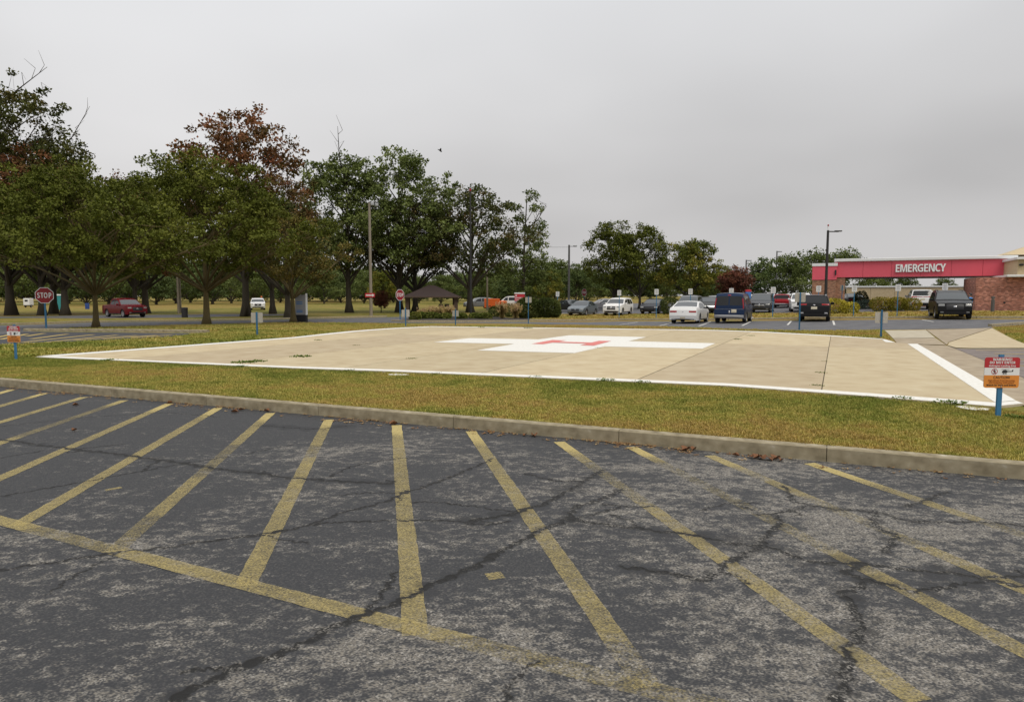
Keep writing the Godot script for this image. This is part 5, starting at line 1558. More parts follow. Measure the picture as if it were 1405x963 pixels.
	for i in 6: box_part("tan_panel", M.tan, h, Vector3(2.75 + 2.6 * (i + 0.5), (wt + us) / 2 + 0.09, -2.9), Vector3(2.58, us - wt - 0.18, 6.2), 0.01)
	box_part("coping", M.coping, h, Vector3(10.5, us + 0.1, -2.8), Vector3(15.8, 0.2, 6.6), 0.02)
	box_part("security_lamp", M.dark, h, Vector3(2.98, us - 0.42, 0.3), Vector3(0.3, 0.16, 0.2), 0.04)
	var cm := surf()
	lathe(cm, Vector3(5.0, us - 0.75, 0.42), Vector3.DOWN, [[0.0, -0.1], [0.22, -0.1], [0.24, 0.06], [0.17, 0.2], [0.0, 0.26]], 14)
	done(cm, "camera_dome", M.dark, h)
	box_part("camera_arm", M.coping, h, Vector3(5.0, us - 0.62, 0.3), Vector3(0.4, 0.1, 0.3), 0.02)
	for x2 in [2.05, 4.2]: box_part("drain", M.dark, h, Vector3(x2, 0.72, 0.015), Vector3(0.14, 0.16, 0.05), 0.01)
	# taller storey far behind
	var k := building("hospital_block", "tall tan hospital block rising behind the canopy at the right edge", Vector2(60.311, -84))
	var kt := 6.625 - k.position.y
	box_part("wall", M.tan, k, Vector3(14.0, kt / 2, -6.0), Vector3(28.0, kt, 12.0), 0.02)
	var st := surf()
	quad(st, Vector3(-0.3, kt, 0.3), Vector3(28.3, kt, 0.3), Vector3(28.3, kt + 2.4, -6.0), Vector3(6.0, kt + 2.4, -6.0))
	quad(st, Vector3(-0.3, kt, -12.3), Vector3(6.0, kt + 2.4, -6.0), Vector3(28.3, kt + 2.4, -6.0), Vector3(28.3, kt, -12.3))
	tri(st, Vector3(-0.3, kt, 0.3), Vector3(6.0, kt + 2.4, -6.0), Vector3(-0.3, kt, -12.3))
	done(st, "roof", M.tan, k)
	box_part("eave", M.dark, k, Vector3(14.0, kt - 0.06, -6.0), Vector3(28.7, 0.12, 12.7), 0.02)
	# park shelter
	var s := thing("park_shelter", "open park shelter with dark brown hipped roof", "shelter", on(Vector2(-9.41, -80)), 0.12)
	var ey := 1.587 - s.position.y; var ry := 2.919 - s.position.y
	var hw := 3.3
	var rf := surf()
	var P := [Vector3(-hw, ey, 3.0), Vector3(hw, ey, 3.0), Vector3(hw, ey, -3.0), Vector3(-hw, ey, -3.0)]
	var R := [Vector3(-0.35, ry, 0), Vector3(0.35, ry, 0)]
	quad(rf, P[0], P[1], R[1], R[0]); quad(rf, P[2], P[3], R[0], R[1]); tri(rf, P[1], P[2], R[1]); tri(rf, P[3], P[0], R[0])
	quad(rf, P[3], P[2], P[1], P[0])
	done(rf, "roof", M.roof_brown, s)
	for q in [[0, 3.02, 2 * hw + 0.08, 0.04], [0, -3.02, 2 * hw + 0.08, 0.04]]: box_part("eave_board", M.post_brown, s, Vector3(q[0], ey - 0.04, q[1]), Vector3(q[2], 0.16, q[3]), 0.01)
	for sx in [-1.0, 1.0]: box_part("eave_board", M.post_brown, s, Vector3(sx * (hw + 0.02), ey - 0.04, 0), Vector3(0.04, 0.16, 6.0), 0.01)
	for sx in [-1.0, 1.0]:
		for sz in [-1.0, 1.0]: box_part("post", M.post_brown, s, Vector3(sx * 2.75, ey / 2 - 0.15, sz * 2.4), Vector3(0.42, ey + 0.1, 0.42), 0.02)
	for q in [[605, "black upright park grill nearer the shelter posts"], [612, "second black upright park grill right of the first"]]:
		var gr := thing("park_grill", q[1], "grill", on(Vector2(-8.096, -78) + Vector2((q[0] - 605) * 0.085, (q[0] - 605) * -0.1)), 0.3)
		var gs := surf()
		tube(gs, [Vector3(0, -0.1, 0), Vector3(0, 0.75, 0)], [0.05, 0.05], 8)
		done(gs, "post", M.dark, gr)
		box_part("firebox", M.dark, gr, Vector3(0, 0.9, 0), Vector3(0.5, 0.3, 0.42), 0.03)
		box_part("grate", M.pole_grey, gr, Vector3(0, 1.08, 0), Vector3(0.46, 0.03, 0.4), 0.01)

# ---------------------------------------------------------------- trees
func trees() -> void:
	var green := [Color(0.061, 0.072, 0.013), Color(0.099, 0.113, 0.020), Color(0.160, 0.167, 0.035)]
	var deep := [Color(0.068, 0.088, 0.026), Color(0.117, 0.146, 0.044), Color(0.189, 0.218, 0.075)]
	var olive := [Color(0.068, 0.075, 0.021), Color(0.128, 0.112, 0.030), Color(0.225, 0.150, 0.045)]
	var rust := [Color(0.068, 0.070, 0.022), Color(0.149, 0.081, 0.035), Color(0.230, 0.088, 0.046)]
	var wine := [Color(0.091, 0.052, 0.029), Color(0.156, 0.058, 0.042), Color(0.221, 0.091, 0.046)]
	var yellow := [Color(0.068, 0.089, 0.016), Color(0.135, 0.149, 0.027), Color(0.270, 0.216, 0.043)]
	var pale := [Color(0.058, 0.085, 0.031), Color(0.098, 0.130, 0.047), Color(0.156, 0.182, 0.065)]
	var maple_a := tree_meshes({"seed": 21, "h": 8.7, "w": 8.8, "clear": 2.3, "r": 0.17, "lobes": 36, "lobe": 0.32, "clumps": 17, "leaves": 70, "clump_r": 0.42, "size": 0.15, "cols": green, "trunk_top": 0.7, "low": 1.7})
	var maple_b := tree_meshes({"seed": 22, "h": 11.8, "w": 10.6, "clear": 3.0, "r": 0.25, "lobes": 40, "lobe": 0.3, "clumps": 17, "leaves": 66, "clump_r": 0.5, "size": 0.18, "cols": green, "trunk_top": 0.75, "low": 1.7})
	var maple_c := tree_meshes({"seed": 23, "h": 8.8, "w": 6.4, "clear": 2.4, "r": 0.24, "lobes": 17, "lobe": 0.33, "clumps": 12, "leaves": 44, "clump_r": 0.45, "size": 0.17, "cols": olive, "trunk_top": 0.55, "low": 1.5, "up_tint": 0.15})
	var oak_a := tree_meshes({"seed": 31, "low": 1.2, "h": 20.0, "w": 12.5, "clear": 3.9, "r": 0.42, "lobes": 28, "lobe": 0.34, "clumps": 14, "leaves": 44, "clump_r": 0.75, "size": 0.34, "cols": deep, "dead": 1})
	var oak_b := tree_meshes({"seed": 32, "low": 1.3, "h": 20.5, "w": 14.5, "clear": 3.9, "r": 0.46, "lobes": 32, "lobe": 0.3, "clumps": 14, "leaves": 44, "clump_r": 0.75, "size": 0.34, "cols": deep, "trunk_top": 0.78})
	var oak_c := tree_meshes({"seed": 33, "low": 1.4, "h": 16.0, "w": 13.0, "clear": 3.6, "r": 0.44, "lobes": 25, "lobe": 0.34, "clumps": 13, "leaves": 42, "clump_r": 0.7, "size": 0.32, "cols": [Color(0.045, 0.06, 0.018), Color(0.08, 0.09, 0.03), Color(0.13, 0.085, 0.035)]})
	var oak_rust := tree_meshes({"seed": 34, "low": 1.4, "h": 20.5, "w": 13.5, "clear": 4.2, "r": 0.42, "lobes": 26, "lobe": 0.32, "clumps": 13, "leaves": 40, "clump_r": 0.7, "size": 0.32, "cols": rust, "up_tint": 0.3})
	var oak_tall := tree_meshes({"seed": 35, "low": 1.4, "h": 26.0, "w": 14.5, "clear": 3.8, "r": 0.5, "lobes": 36, "lobe": 0.33, "clumps": 14, "leaves": 42, "clump_r": 0.8, "size": 0.34, "cols": [Color(0.045, 0.055, 0.018), Color(0.08, 0.086, 0.026), Color(0.15, 0.115, 0.038)], "dead": 5})
	var slim_lobes := []
	for q in [[0.0, 3.6, 2.6], [2.2, 4.8, 1.9], [-2.0, 5.6, 1.9], [1.4, 7.0, 1.7], [-1.5, 8.0, 1.5], [1.9, 8.9, 1.5], [0.2, 10.6, 1.0], [2.2, 11.2, 0.9], [-1.2, 13.6, 1.1], [1.3, 13.2, 1.0], [0.9, 15.0, 1.0], [-0.6, 11.9, 0.6]]: slim_lobes.append([Vector3(q[0], q[1], sin(q[1] * 2.1) * 1.2), q[2]])
	var oak_slim := tree_meshes({"seed": 36, "h": 15.8, "w": 5.4, "clear": 2.2, "r": 0.3, "lobes": slim_lobes, "lobe": 0.5, "clumps": 14, "leaves": 40, "clump_r": 0.55, "size": 0.28, "cols": deep, "dead": 3, "trunk_top": 0.97})
	var round_a := tree_meshes({"seed": 41, "low": 1.3, "h": 12.4, "w": 9.0, "clear": 2.0, "r": 0.24, "lobes": 26, "lobe": 0.32, "clumps": 14, "leaves": 40, "clump_r": 0.6, "size": 0.26, "cols": green, "trunk_top": 0.6})
	var round_y := tree_meshes({"seed": 42, "low": 1.3, "h": 10.6, "w": 8.2, "clear": 1.6, "r": 0.22, "lobes": 28, "lobe": 0.32, "clumps": 14, "leaves": 42, "clump_r": 0.55, "size": 0.26, "cols": yellow, "trunk_top": 0.65})
	var small_red := tree_meshes({"seed": 43, "h": 6.4, "w": 6.4, "clear": 1.0, "r": 0.16, "lobes": 20, "lobe": 0.36, "clumps": 12, "leaves": 40, "clump_r": 0.5, "size": 0.24, "cols": wine, "trunk_top": 0.55})
	var wood_a := tree_meshes({"seed": 44, "low": 1.5, "h": 13.0, "w": 11.0, "clear": 0.6, "r": 0.3, "lobes": 22, "lobe": 0.38, "clumps": 12, "leaves": 30, "clump_r": 0.9, "size": 0.46, "cols": deep, "trunk_top": 0.6})
	var wood_b := tree_meshes({"seed": 45, "low": 1.5, "h": 11.0, "w": 10.0, "clear": 0.4, "r": 0.3, "lobes": 20, "lobe": 0.38, "clumps": 12, "leaves": 30, "clump_r": 0.85, "size": 0.44, "cols": pale, "trunk_top": 0.6})
	var bm: Material = M.bark_maple
	# young maples on the near lawn
	plant_tree(maple_a, "rounded green maple nearest the camera, beside the stop sign", on(Vector2(-21.793, -35.708)), 0.4, 1.0, "young maples on the lawn", "maple_tree", bm)
	plant_tree(maple_b, "broad green maple with forked trunk behind the blue-backed sign", on(Vector2(-20.948, -46.779)), 1.9, 1.0, "young maples on the lawn", "maple_tree", bm)
	plant_tree(maple_c, "thin olive and yellow maple in front of the grey monument sign", on(Vector2(-17.113, -53.366)), 0.7, 1.0, "young maples on the lawn", "maple_tree", bm)
	# tall oaks in the park
	plant_tree(oak_tall, "tallest dark oak with bare dead twigs at the left edge", on(Vector2(-52.681, -71.867)), 0.0, 1.0, "park oaks", "oak_tree")
	plant_tree(oak_rust, "brownish oak right behind the stop sign", on(Vector2(-49.105, -71.346)), 2.0, 0.86, "park oaks", "oak_tree")
	plant_tree(oak_tall, "thick trunked oak right of the stop sign", on(Vector2(-51.811, -77.205)), 2.4, 0.82, "park oaks", "oak_tree")
	plant_tree(oak_c, "slender leaning oak left of the nearest maple trunk", on(Vector2(-47.011, -71.867)), 1.1, 0.95, "park oaks", "oak_tree")
	plant_tree(oak_rust, "rusty oak above the red pickup, left trunk of a pair", on(Vector2(-42.682, -77.516)), 0.6, 0.78, "park oaks", "oak_tree")
	plant_tree(oak_c, "oak above the red pickup, right trunk of a pair", on(Vector2(-42.435, -79.061)), 2.8, 0.98, "park oaks", "oak_tree")
	plant_tree(oak_rust, "large rust red oak rising behind the broad maple", on(Vector2(-26.556, -68.135)), 3.6, 1.02, "park oaks", "oak_tree")
	plant_tree(oak_rust, "reddish oak behind the white pickup", on(Vector2(-27.146, -77.516)), 5.1, 0.8, "park oaks", "oak_tree")
	plant_tree(oak_c, "brown leaved oak behind the thin olive maple", on(Vector2(-20.901, -63.73)), 4.4, 0.74, "park oaks", "oak_tree")
	plant_tree(oak_a, "tall green oak left of the wooden light pole", on(Vector2(-19.624, -82.372)), 0.3, 1.0, "park oaks", "oak_tree")
	plant_tree(oak_b, "wide green oak behind the middle stop sign", on(Vector2(-13.795, -83.767)), 0.9, 0.99, "park oaks", "oak_tree")
	plant_tree(oak_c, "slim trunked oak at the left end of the shelter", on(Vector2(-12.079, -85.212)), 2.2, 0.9, "park oaks", "oak_tree")
	plant_tree(oak_c, "dark oak with brown lower limbs behind the black pole", on(Vector2(-5.134, -83.767)), 0.2, 1.0, "park oaks", "oak_tree")
	plant_tree(oak_slim, "tall narrow oak with tiers of leaves and bare tips", on(Vector2(1.581, -90)), 0.0, 1.0, "park oaks", "oak_tree")
	# trees around the back car park
	plant_tree(round_a, "dark green tree behind the white crossover, left of two", on(Vector2(13.661, -92)), 0.0, 0.98, "car park trees", "shade_tree")
	plant_tree(round_a, "dark green tree behind the black sedan, right of two", on(Vector2(16.813, -90)), 2.2, 0.92, "car park trees", "shade_tree")
	plant_tree(round_y, "yellow green tree behind the white sedan", on(Vector2(22.474, -86)), 0.0, 0.86, "car park trees", "shade_tree")
	plant_tree(small_red, "small wine red tree behind the blue van", on(Vector2(30.689, -95)), 0.0, 0.86, "car park trees", "shade_tree")
	for q in [[1047, 120, 0.92, "pale green tree right of the wine red tree"], [1085, 112, 0.84, "green tree above the red tailgate"], [1118, 125, 0.98, "green tree left of the tall black lamp post"], [1158, 128, 1.02, "rounded green tree directly above the canopy corner"]]:
		plant_tree(wood_b if q[0] < 1060 else wood_a, q[3], on(Vector2((q[0] - 702.5) / 937.0 * q[1], -q[1])), q[0] * 0.7, q[2] * 0.78, "trees behind the hospital", "shade_tree")
	for q in [[1205, 135, 0.5], [1240, 140, 0.46], [1295, 150, 0.42]]:
		plant_tree(wood_a, "green tree seen in the gap under the canopy", on(Vector2((q[0] - 702.5) / 937.0 * q[1], -q[1])), q[0] * 0.3, q[2], "trees seen under the canopy", "shade_tree")
	# far edge of the park
	var far := [[-60, 150, 1.1], [-8, 165, 1.2], [40, 150, 1.0], [95, 170, 1.15], [120, 140, 0.8], [150, 160, 1.1], [178, 185, 1.1], [215, 150, 0.95], [242, 170, 1.0], [262, 190, 1.05], [292, 160, 1.0], [318, 180, 1.0], [348, 150, 0.8], [385, 190, 0.9], [420, 175, 0.8], [445, 165, 0.72], [468, 190, 0.85], [500, 180, 0.75], [520, 165, 0.72], [540, 190, 0.72], [575, 185, 0.62], [605, 170, 0.68], [628, 190, 0.8], [660, 160, 0.75], [685, 175, 0.9], [700, 150, 0.72], [735, 150, 0.85], [760, 160, 0.95], [790, 150, 0.8], [805, 165, 0.72], [915, 150, 0.6], [980, 160, 0.62]]
	for i in far.size():
		var q: Array = far[i]
		plant_tree(wood_b if i % 3 == 1 else wood_a, "green tree in the far row that closes the park", on(Vector2((q[0] - 702.5) / 937.0 * q[1], -q[1])), i * 1.7, q[2] * (0.9 if i % 2 else 1.0), "far row of trees", "far_tree")
	# the wood behind: one mass of crowns
	var wr := RandomNumberGenerator.new(); wr.seed = 9
	for e in [[wood_a, 110, "deep green far-off wood closing the view"], [wood_b, 50, "paler green far-off wood closing the view"]]:
		var mm := MultiMesh.new()
		mm.transform_format = MultiMesh.TRANSFORM_3D
		mm.mesh = e[0][1]
		mm.instance_count = e[1]
		for i in e[1]:
			var px := lerpf(-1000.0, 1010.0, (i + wr.randf()) / e[1])
			var dd := wr.randf_range(205.0, 270.0)
			var hh := wr.randf_range(0.85, 1.2) * (1.0 if px < 480 else 0.8)
			mm.set_instance_transform(i, Transform3D(Basis(Vector3.UP, wr.randf() * TAU).scaled(Vector3(hh * 1.25, hh, hh * 1.25)), on(Vector2((px - 702.5) / 937.0 * dd, -dd), -0.6)))
		var o := MultiMeshInstance3D.new()
		o.multimesh = mm
		o.material_override = M.leaf
		o.name = numbered("far_woodland")
		add_child(o)
		tag(o, e[2], "woodland", "", "stuff")
	plant_tree(round_y, "yellow green small tree left of the wooden light pole", on(Vector2(-20.546, -110)), 1.0, 0.62, "", "shade_tree")
	plant_tree(round_y, "yellowing tree behind the clipped hedge", on(Vector2(5.9, -112)), 2.0, 0.62, "", "shade_tree")
	plant_tree(small_red, "little red sapling right of the wooden light pole", on(Vector2(-16.095, -84)), 0.0, 0.42, "", "sapling")

# ---------------------------------------------------------------- signs
func post(t: Node, h: float, m: Material, w := 0.055) -> void:
	# a folded steel channel
	var st := surf()
	bx(st, Vector3(0, h / 2 - 0.15, 0), Vector3(w, h + 0.3, 0.004), 0.001)
	for s in [-1.0, 1.0]: bx(st, Vector3(s * w / 2, h / 2 - 0.15, -0.014), Vector3(0.004, h + 0.3, 0.026), 0.001)
	bx(st, Vector3(0, h / 2 - 0.15, -0.012), Vector3(0.02, h + 0.3, 0.018), 0.002)
	done(st, "post", m, t)

func warning_sign(label: String, at: Vector3, turn: float, h: float, top: float, back := false) -> void:
	var t := thing("warning_sign", label, "sign", at, turn, "helipad warning signs")
	post(t, h, M.blue_post, 0.06)
	var w := 0.45; var ph := 0.405
	var cy := top - ph / 2
	var b := surf()
	plate(b, round_rect(w, ph, 0.03, 0, cy), 0.006, 0.004)
	done(b, "backing_plate", M.plate_back, t)
	if back: return
	var e := surf(); plate(e, round_rect(w, 0.138, 0.03, 0, top - 0.069, true, false), 0.0125, 0.001); done(e, "red_panel", M.sign_red, t)
	var f := surf(); plate(f, round_rect(w, 0.1, 0.0, 0, top - 0.188, false, false), 0.0125, 0.001); done(f, "white_panel", M.sign_white, t)
	var g := surf(); plate(g, round_rect(w, 0.167, 0.03, 0, top - 0.3215, false, true), 0.0125, 0.001); done(g, "orange_panel", M.sign_orange, t)
	var z := 0.0155
	text(t, "lettering", "WARNING!", 0.048, Vector3(0, top - 0.028, z), M.sign_white, true, 0.002)
	text(t, "lettering", "DO NOT ENTER", 0.046, Vector3(0, top - 0.07, z), M.sign_white, true, 0.002)
	text(t, "lettering", "Helicopter Landing Area", 0.032, Vector3(0, top - 0.114, z), M.sign_white, true, 0.002, 0.92)
	text(t, "lettering", "CAUTION!", 0.043, Vector3(0, top - 0.267, z), M.ink, false, 0.002, 1.1)
	text(t, "lettering", "High Winds From Incoming", 0.028, Vector3(0, top - 0.308, z), M.ink_orange, false, 0.002)
	text(t, "lettering", "and Outgoing Helicopters", 0.028, Vector3(0, top - 0.335, z), M.ink_orange, false, 0.002)
	text(t, "lettering", "Watch for Dust and Debris", 0.03, Vector3(0, top - 0.369, z), M.ink, true, 0.002)
	# no-entry ring with a walking figure
	var c := Vector3(-0.095, top - 0.188, 0)
	var ring := surf()
	for k in 24:
		var a0 := TAU * k / 24; var a1 := TAU * (k + 1) / 24
		quad(ring, c + Vector3(cos(a0) * 0.04, sin(a0) * 0.04, z), c + Vector3(cos(a1) * 0.04, sin(a1) * 0.04, z), c + Vector3(cos(a1) * 0.033, sin(a1) * 0.033, z), c + Vector3(cos(a0) * 0.033, sin(a0) * 0.033, z))
	bx(ring, c + Vector3(0, 0, z + 0.001), Vector3(0.07, 0.006, 0.001), 0, Basis(Vector3.BACK, -0.8))
	done(ring, "no_entry_ring", M.sign_red, t)
	var fig := surf()
	bx(fig, c + Vector3(0, 0.005, z), Vector3(0.011, 0.026, 0.001)); bx(fig, c + Vector3(0.001, 0.024, z), Vector3(0.01, 0.009, 0.001))
	bx(fig, c + Vector3(-0.006, -0.017, z), Vector3(0.006, 0.024, 0.001), 0, Basis(Vector3.BACK, -0.4)); bx(fig, c + Vector3(0.006, -0.017, z), Vector3(0.006, 0.024, 0.001), 0, Basis(Vector3.BACK, 0.4))
	bx(fig, c + Vector3(-0.011, 0.006, z), Vector3(0.005, 0.02, 0.001), 0, Basis(Vector3.BACK, -0.6)); bx(fig, c + Vector3(0.011, 0.006, z), Vector3(0.005, 0.02, 0.001), 0, Basis(Vector3.BACK, 0.6))
	done(fig, "walking_figure", M.ink, t)
	var heli := surf()
	var hc := Vector2(0.045, top - 0.19)
	var hp := PackedVector2Array()
	for q in [[-0.045, -0.002], [-0.036, 0.014], [-0.015, 0.022], [0.012, 0.02], [0.022, 0.01], [0.078, 0.008], [0.09, 0.026], [0.1, 0.026], [0.096, 0.0], [0.025, -0.004], [0.016, -0.018], [-0.03, -0.02], [-0.043, -0.014]]: hp.append(hc + Vector2(q[0], q[1]))
	plate(heli, hp, z - 0.0015, 0.001)
	bx(heli, Vector3(hc.x - 0.002, hc.y + 0.03, z), Vector3(0.1, 0.004, 0.001)); bx(heli, Vector3(hc.x - 0.004, hc.y + 0.025, z), Vector3(0.006, 0.01, 0.001))
	bx(heli, Vector3(hc.x - 0.008, hc.y - 0.033, z), Vector3(0.06, 0.004, 0.001)); bx(heli, Vector3(hc.x - 0.022, hc.y - 0.026, z), Vector3(0.004, 0.014, 0.001)); bx(heli, Vector3(hc.x + 0.006, hc.y - 0.026, z), Vector3(0.004, 0.014, 0.001))
	done(heli, "helicopter_symbol", M.ink, t)
	for y in [top - 0.012, top - ph + 0.015]:
		var bo := surf()
		lathe(bo, Vector3(0, y, 0.013), Vector3.BACK, [[0.009, 0.0], [0.008, 0.005], [0.0, 0.006]], 8)
		done(bo, "bolt", M.chrome, t)

func stop_sign(label: String, at: Vector3, turn: float, size: float, centre: float, posted: Material) -> void:
	var t := thing("stop_sign", label, "stop sign", at, turn, "stop signs")
	post(t, centre + size * 0.45, posted, 0.075)
	var oct := func(s: float) -> PackedVector2Array:
		var p := PackedVector2Array()
		for k in 8: p.append(Vector2(cos(TAU * (k + 0.5) / 8), sin(TAU * (k + 0.5) / 8)) * s / 2 / cos(PI / 8) + Vector2(0, centre))
		return p
	var a := surf(); plate(a, oct.call(size), 0.006, 0.006); done(a, "border", M.sign_white, t)
	var b := surf(); plate(b, oct.call(size * 0.93), 0.0135, 0.001); done(b, "face", M.stop_red, t)
	text(t, "lettering", "STOP", size * 0.47, Vector3(0, centre, 0.018), M.sign_white, true, 0.003, 0.68)

func parking_sign(label: String, at: Vector3, turn: float, h: float, back := false) -> void:
	var t := thing("parking_sign", label, "sign", at, turn, "white parking signs")
	post(t, h, M.blue_post, 0.055)
	var b := surf()
	plate(b, round_rect(0.34, 0.46, 0.03, 0, h - 0.25), 0.006, 0.004)
	done(b, "panel", M.plate_back if back else M.sign_white, t)
	if back: return
	for i in 5:
		box_part("print_line", M.ink_grey, t, Vector3(0, h - 0.1 - i * 0.07, 0.0115), Vector3([0.2, 0.24, 0.16, 0.22, 0.18][i], 0.022, 0.001))

func signs() -> void:
	warning_sign("red, white and orange helicopter warning sign nearest the camera, at right", on(Vector2(6.471, -8.969)), -0.05, 0.83, 0.795)
	warning_sign("small distant red and orange warning sign at the left edge", on(Vector2(-12.439, -17.015)), -0.32, 0.88, 0.845)
	# the others face away and show grey backs
	for q in [[Vector2(-10.091, -26.988), 0.95, 0.93, "blue post with grey sign back below the white pickup", 0.35], [Vector2(-6.064, -38.901), 1.1, 1.0, "blue post with grey sign back beside the middle stop sign", 0.5], [Vector2(-3.87, -46.779), 1.1, 1.0, "blue post with grey sign back in front of the shelter post", 0.0], [Vector2(1.197, -49.835), 2.0, 1.95, "tall blue post with grey sign back before the hedge", 0.1], [Vector2(13.174, -31.262), 1.75, 1.72, "tall blue post with grey sign back beside the black crossover", -0.1], [Vector2(13.822, -25.524), 1.06, 0.98, "blue post with grey sign back next to the concrete apron", 0.1]]:
		warning_sign(q[3], on(q[0]), PI - 0.25 + q[4], q[1], q[2], true)
	stop_sign("large stop sign on a blue post at the left, before the oaks", on(Vector2(-22.629, -33.114)), 0.42, 0.76, 1.66, M.blue_post)
	stop_sign("stop sign on a blue post turned partly away, beside the shelter", on(Vector2(-9.513, -58.092)), 0.9, 0.93, 2.12, M.blue_post)
	stop_sign("distant stop sign above the silver sedan", on(Vector2(10.116, -96)), 0.7, 1.0, 2.35, M.blue_post)
	for q in [[Vector2(4.248, -63.73), "white parking sign at the end of the hedge", 2.45], [Vector2(9.314, -59.405), "white parking sign in front of the white crossover", 2.45], [Vector2(11.948, -56.571), "white parking sign in front of the black sedan", 2.45], [Vector2(14.498, -55.593), "white parking sign behind the white sedan", 2.4], [Vector2(17.312, -54.014), "white parking sign rising behind the blue van", 2.35], [Vector2(19.732, -51.692), "white parking sign right of the dark minivan", 2.35], [Vector2(23.111, -51.599), "white parking sign rising behind the black crossover", 2.35], [Vector2(25.242, -50.47), "white parking sign left of the low brick building", 2.3], [Vector2(27.1, -48.056), "white parking sign before the clipped yellow hedge", 2.3], [Vector2(29.656, -46.896), "white parking sign rising behind the black SUV", 2.3]]:
		parking_sign(q[1], on(q[0]), TURN, q[2])
	parking_sign("blue post with sign back in front of the canopy pillar", on(Vector2(28.454, -58.995)), TURN + PI - 0.5, 2.35, true)
	# monument signs
	var m := thing("monument_sign", "grey monument sign with blue lettering behind the olive maple", "sign", on(Vector2(-16.669, -53.958)), -0.12)
	var d := 53.0
	box_part("base", M.dark, m, Vector3(0, 0.25, 0), Vector3(0.95, 0.6, 0.36), 0.02)
	box_part("panel", M.monument, m, Vector3(0, 1.35, 0), Vector3(0.86, 1.58, 0.26), 0.02)
	box_part("side_trim", M.coping, m, Vector3(0.46, 1.4, 0), Vector3(0.06, 1.7, 0.3), 0.01)
	for y in [0.78, 0.9, 1.42, 1.56]: box_part("print_line", M.sign_blue, m, Vector3(-0.06, y, 0.1325), Vector3(0.5, 0.07, 0.003))
	var e := thing("monument_sign", "red and blue hospital direction sign left of the hedge", "sign", on(Vector2(0.738, -66)), -0.2)
	box_part("panel", M.monument_blue, e, Vector3(0, 0.75, 0), Vector3(0.94, 1.5, 0.28), 0.02)
	box_part("red_panel", M.stop_red_bright, e, Vector3(0, 1.86, 0), Vector3(0.94, 0.7, 0.28), 0.01)
	box_part("cap", M.coping, e, Vector3(0, 2.28, 0), Vector3(1.0, 0.13, 0.32), 0.02)
	text(e, "lettering", "EMERGENCY", 0.17, Vector3(-0.06, 1.84, 0.142), M.sign_white, true, 0.004, 0.75)
	text(e, "lettering", "Entrance", 0.15, Vector3(-0.14, 1.64, 0.142), M.sign_white, true, 0.004, 0.8)
	box_part("white_mark", M.sign_white, e, Vector3(-0.32, 2.06, 0.1415), Vector3(0.14, 0.12, 0.003))
	box_part("print_line", M.sign_blue, e, Vector3(-0.05, 0.62, 0.1415), Vector3(0.6, 0.2, 0.003))

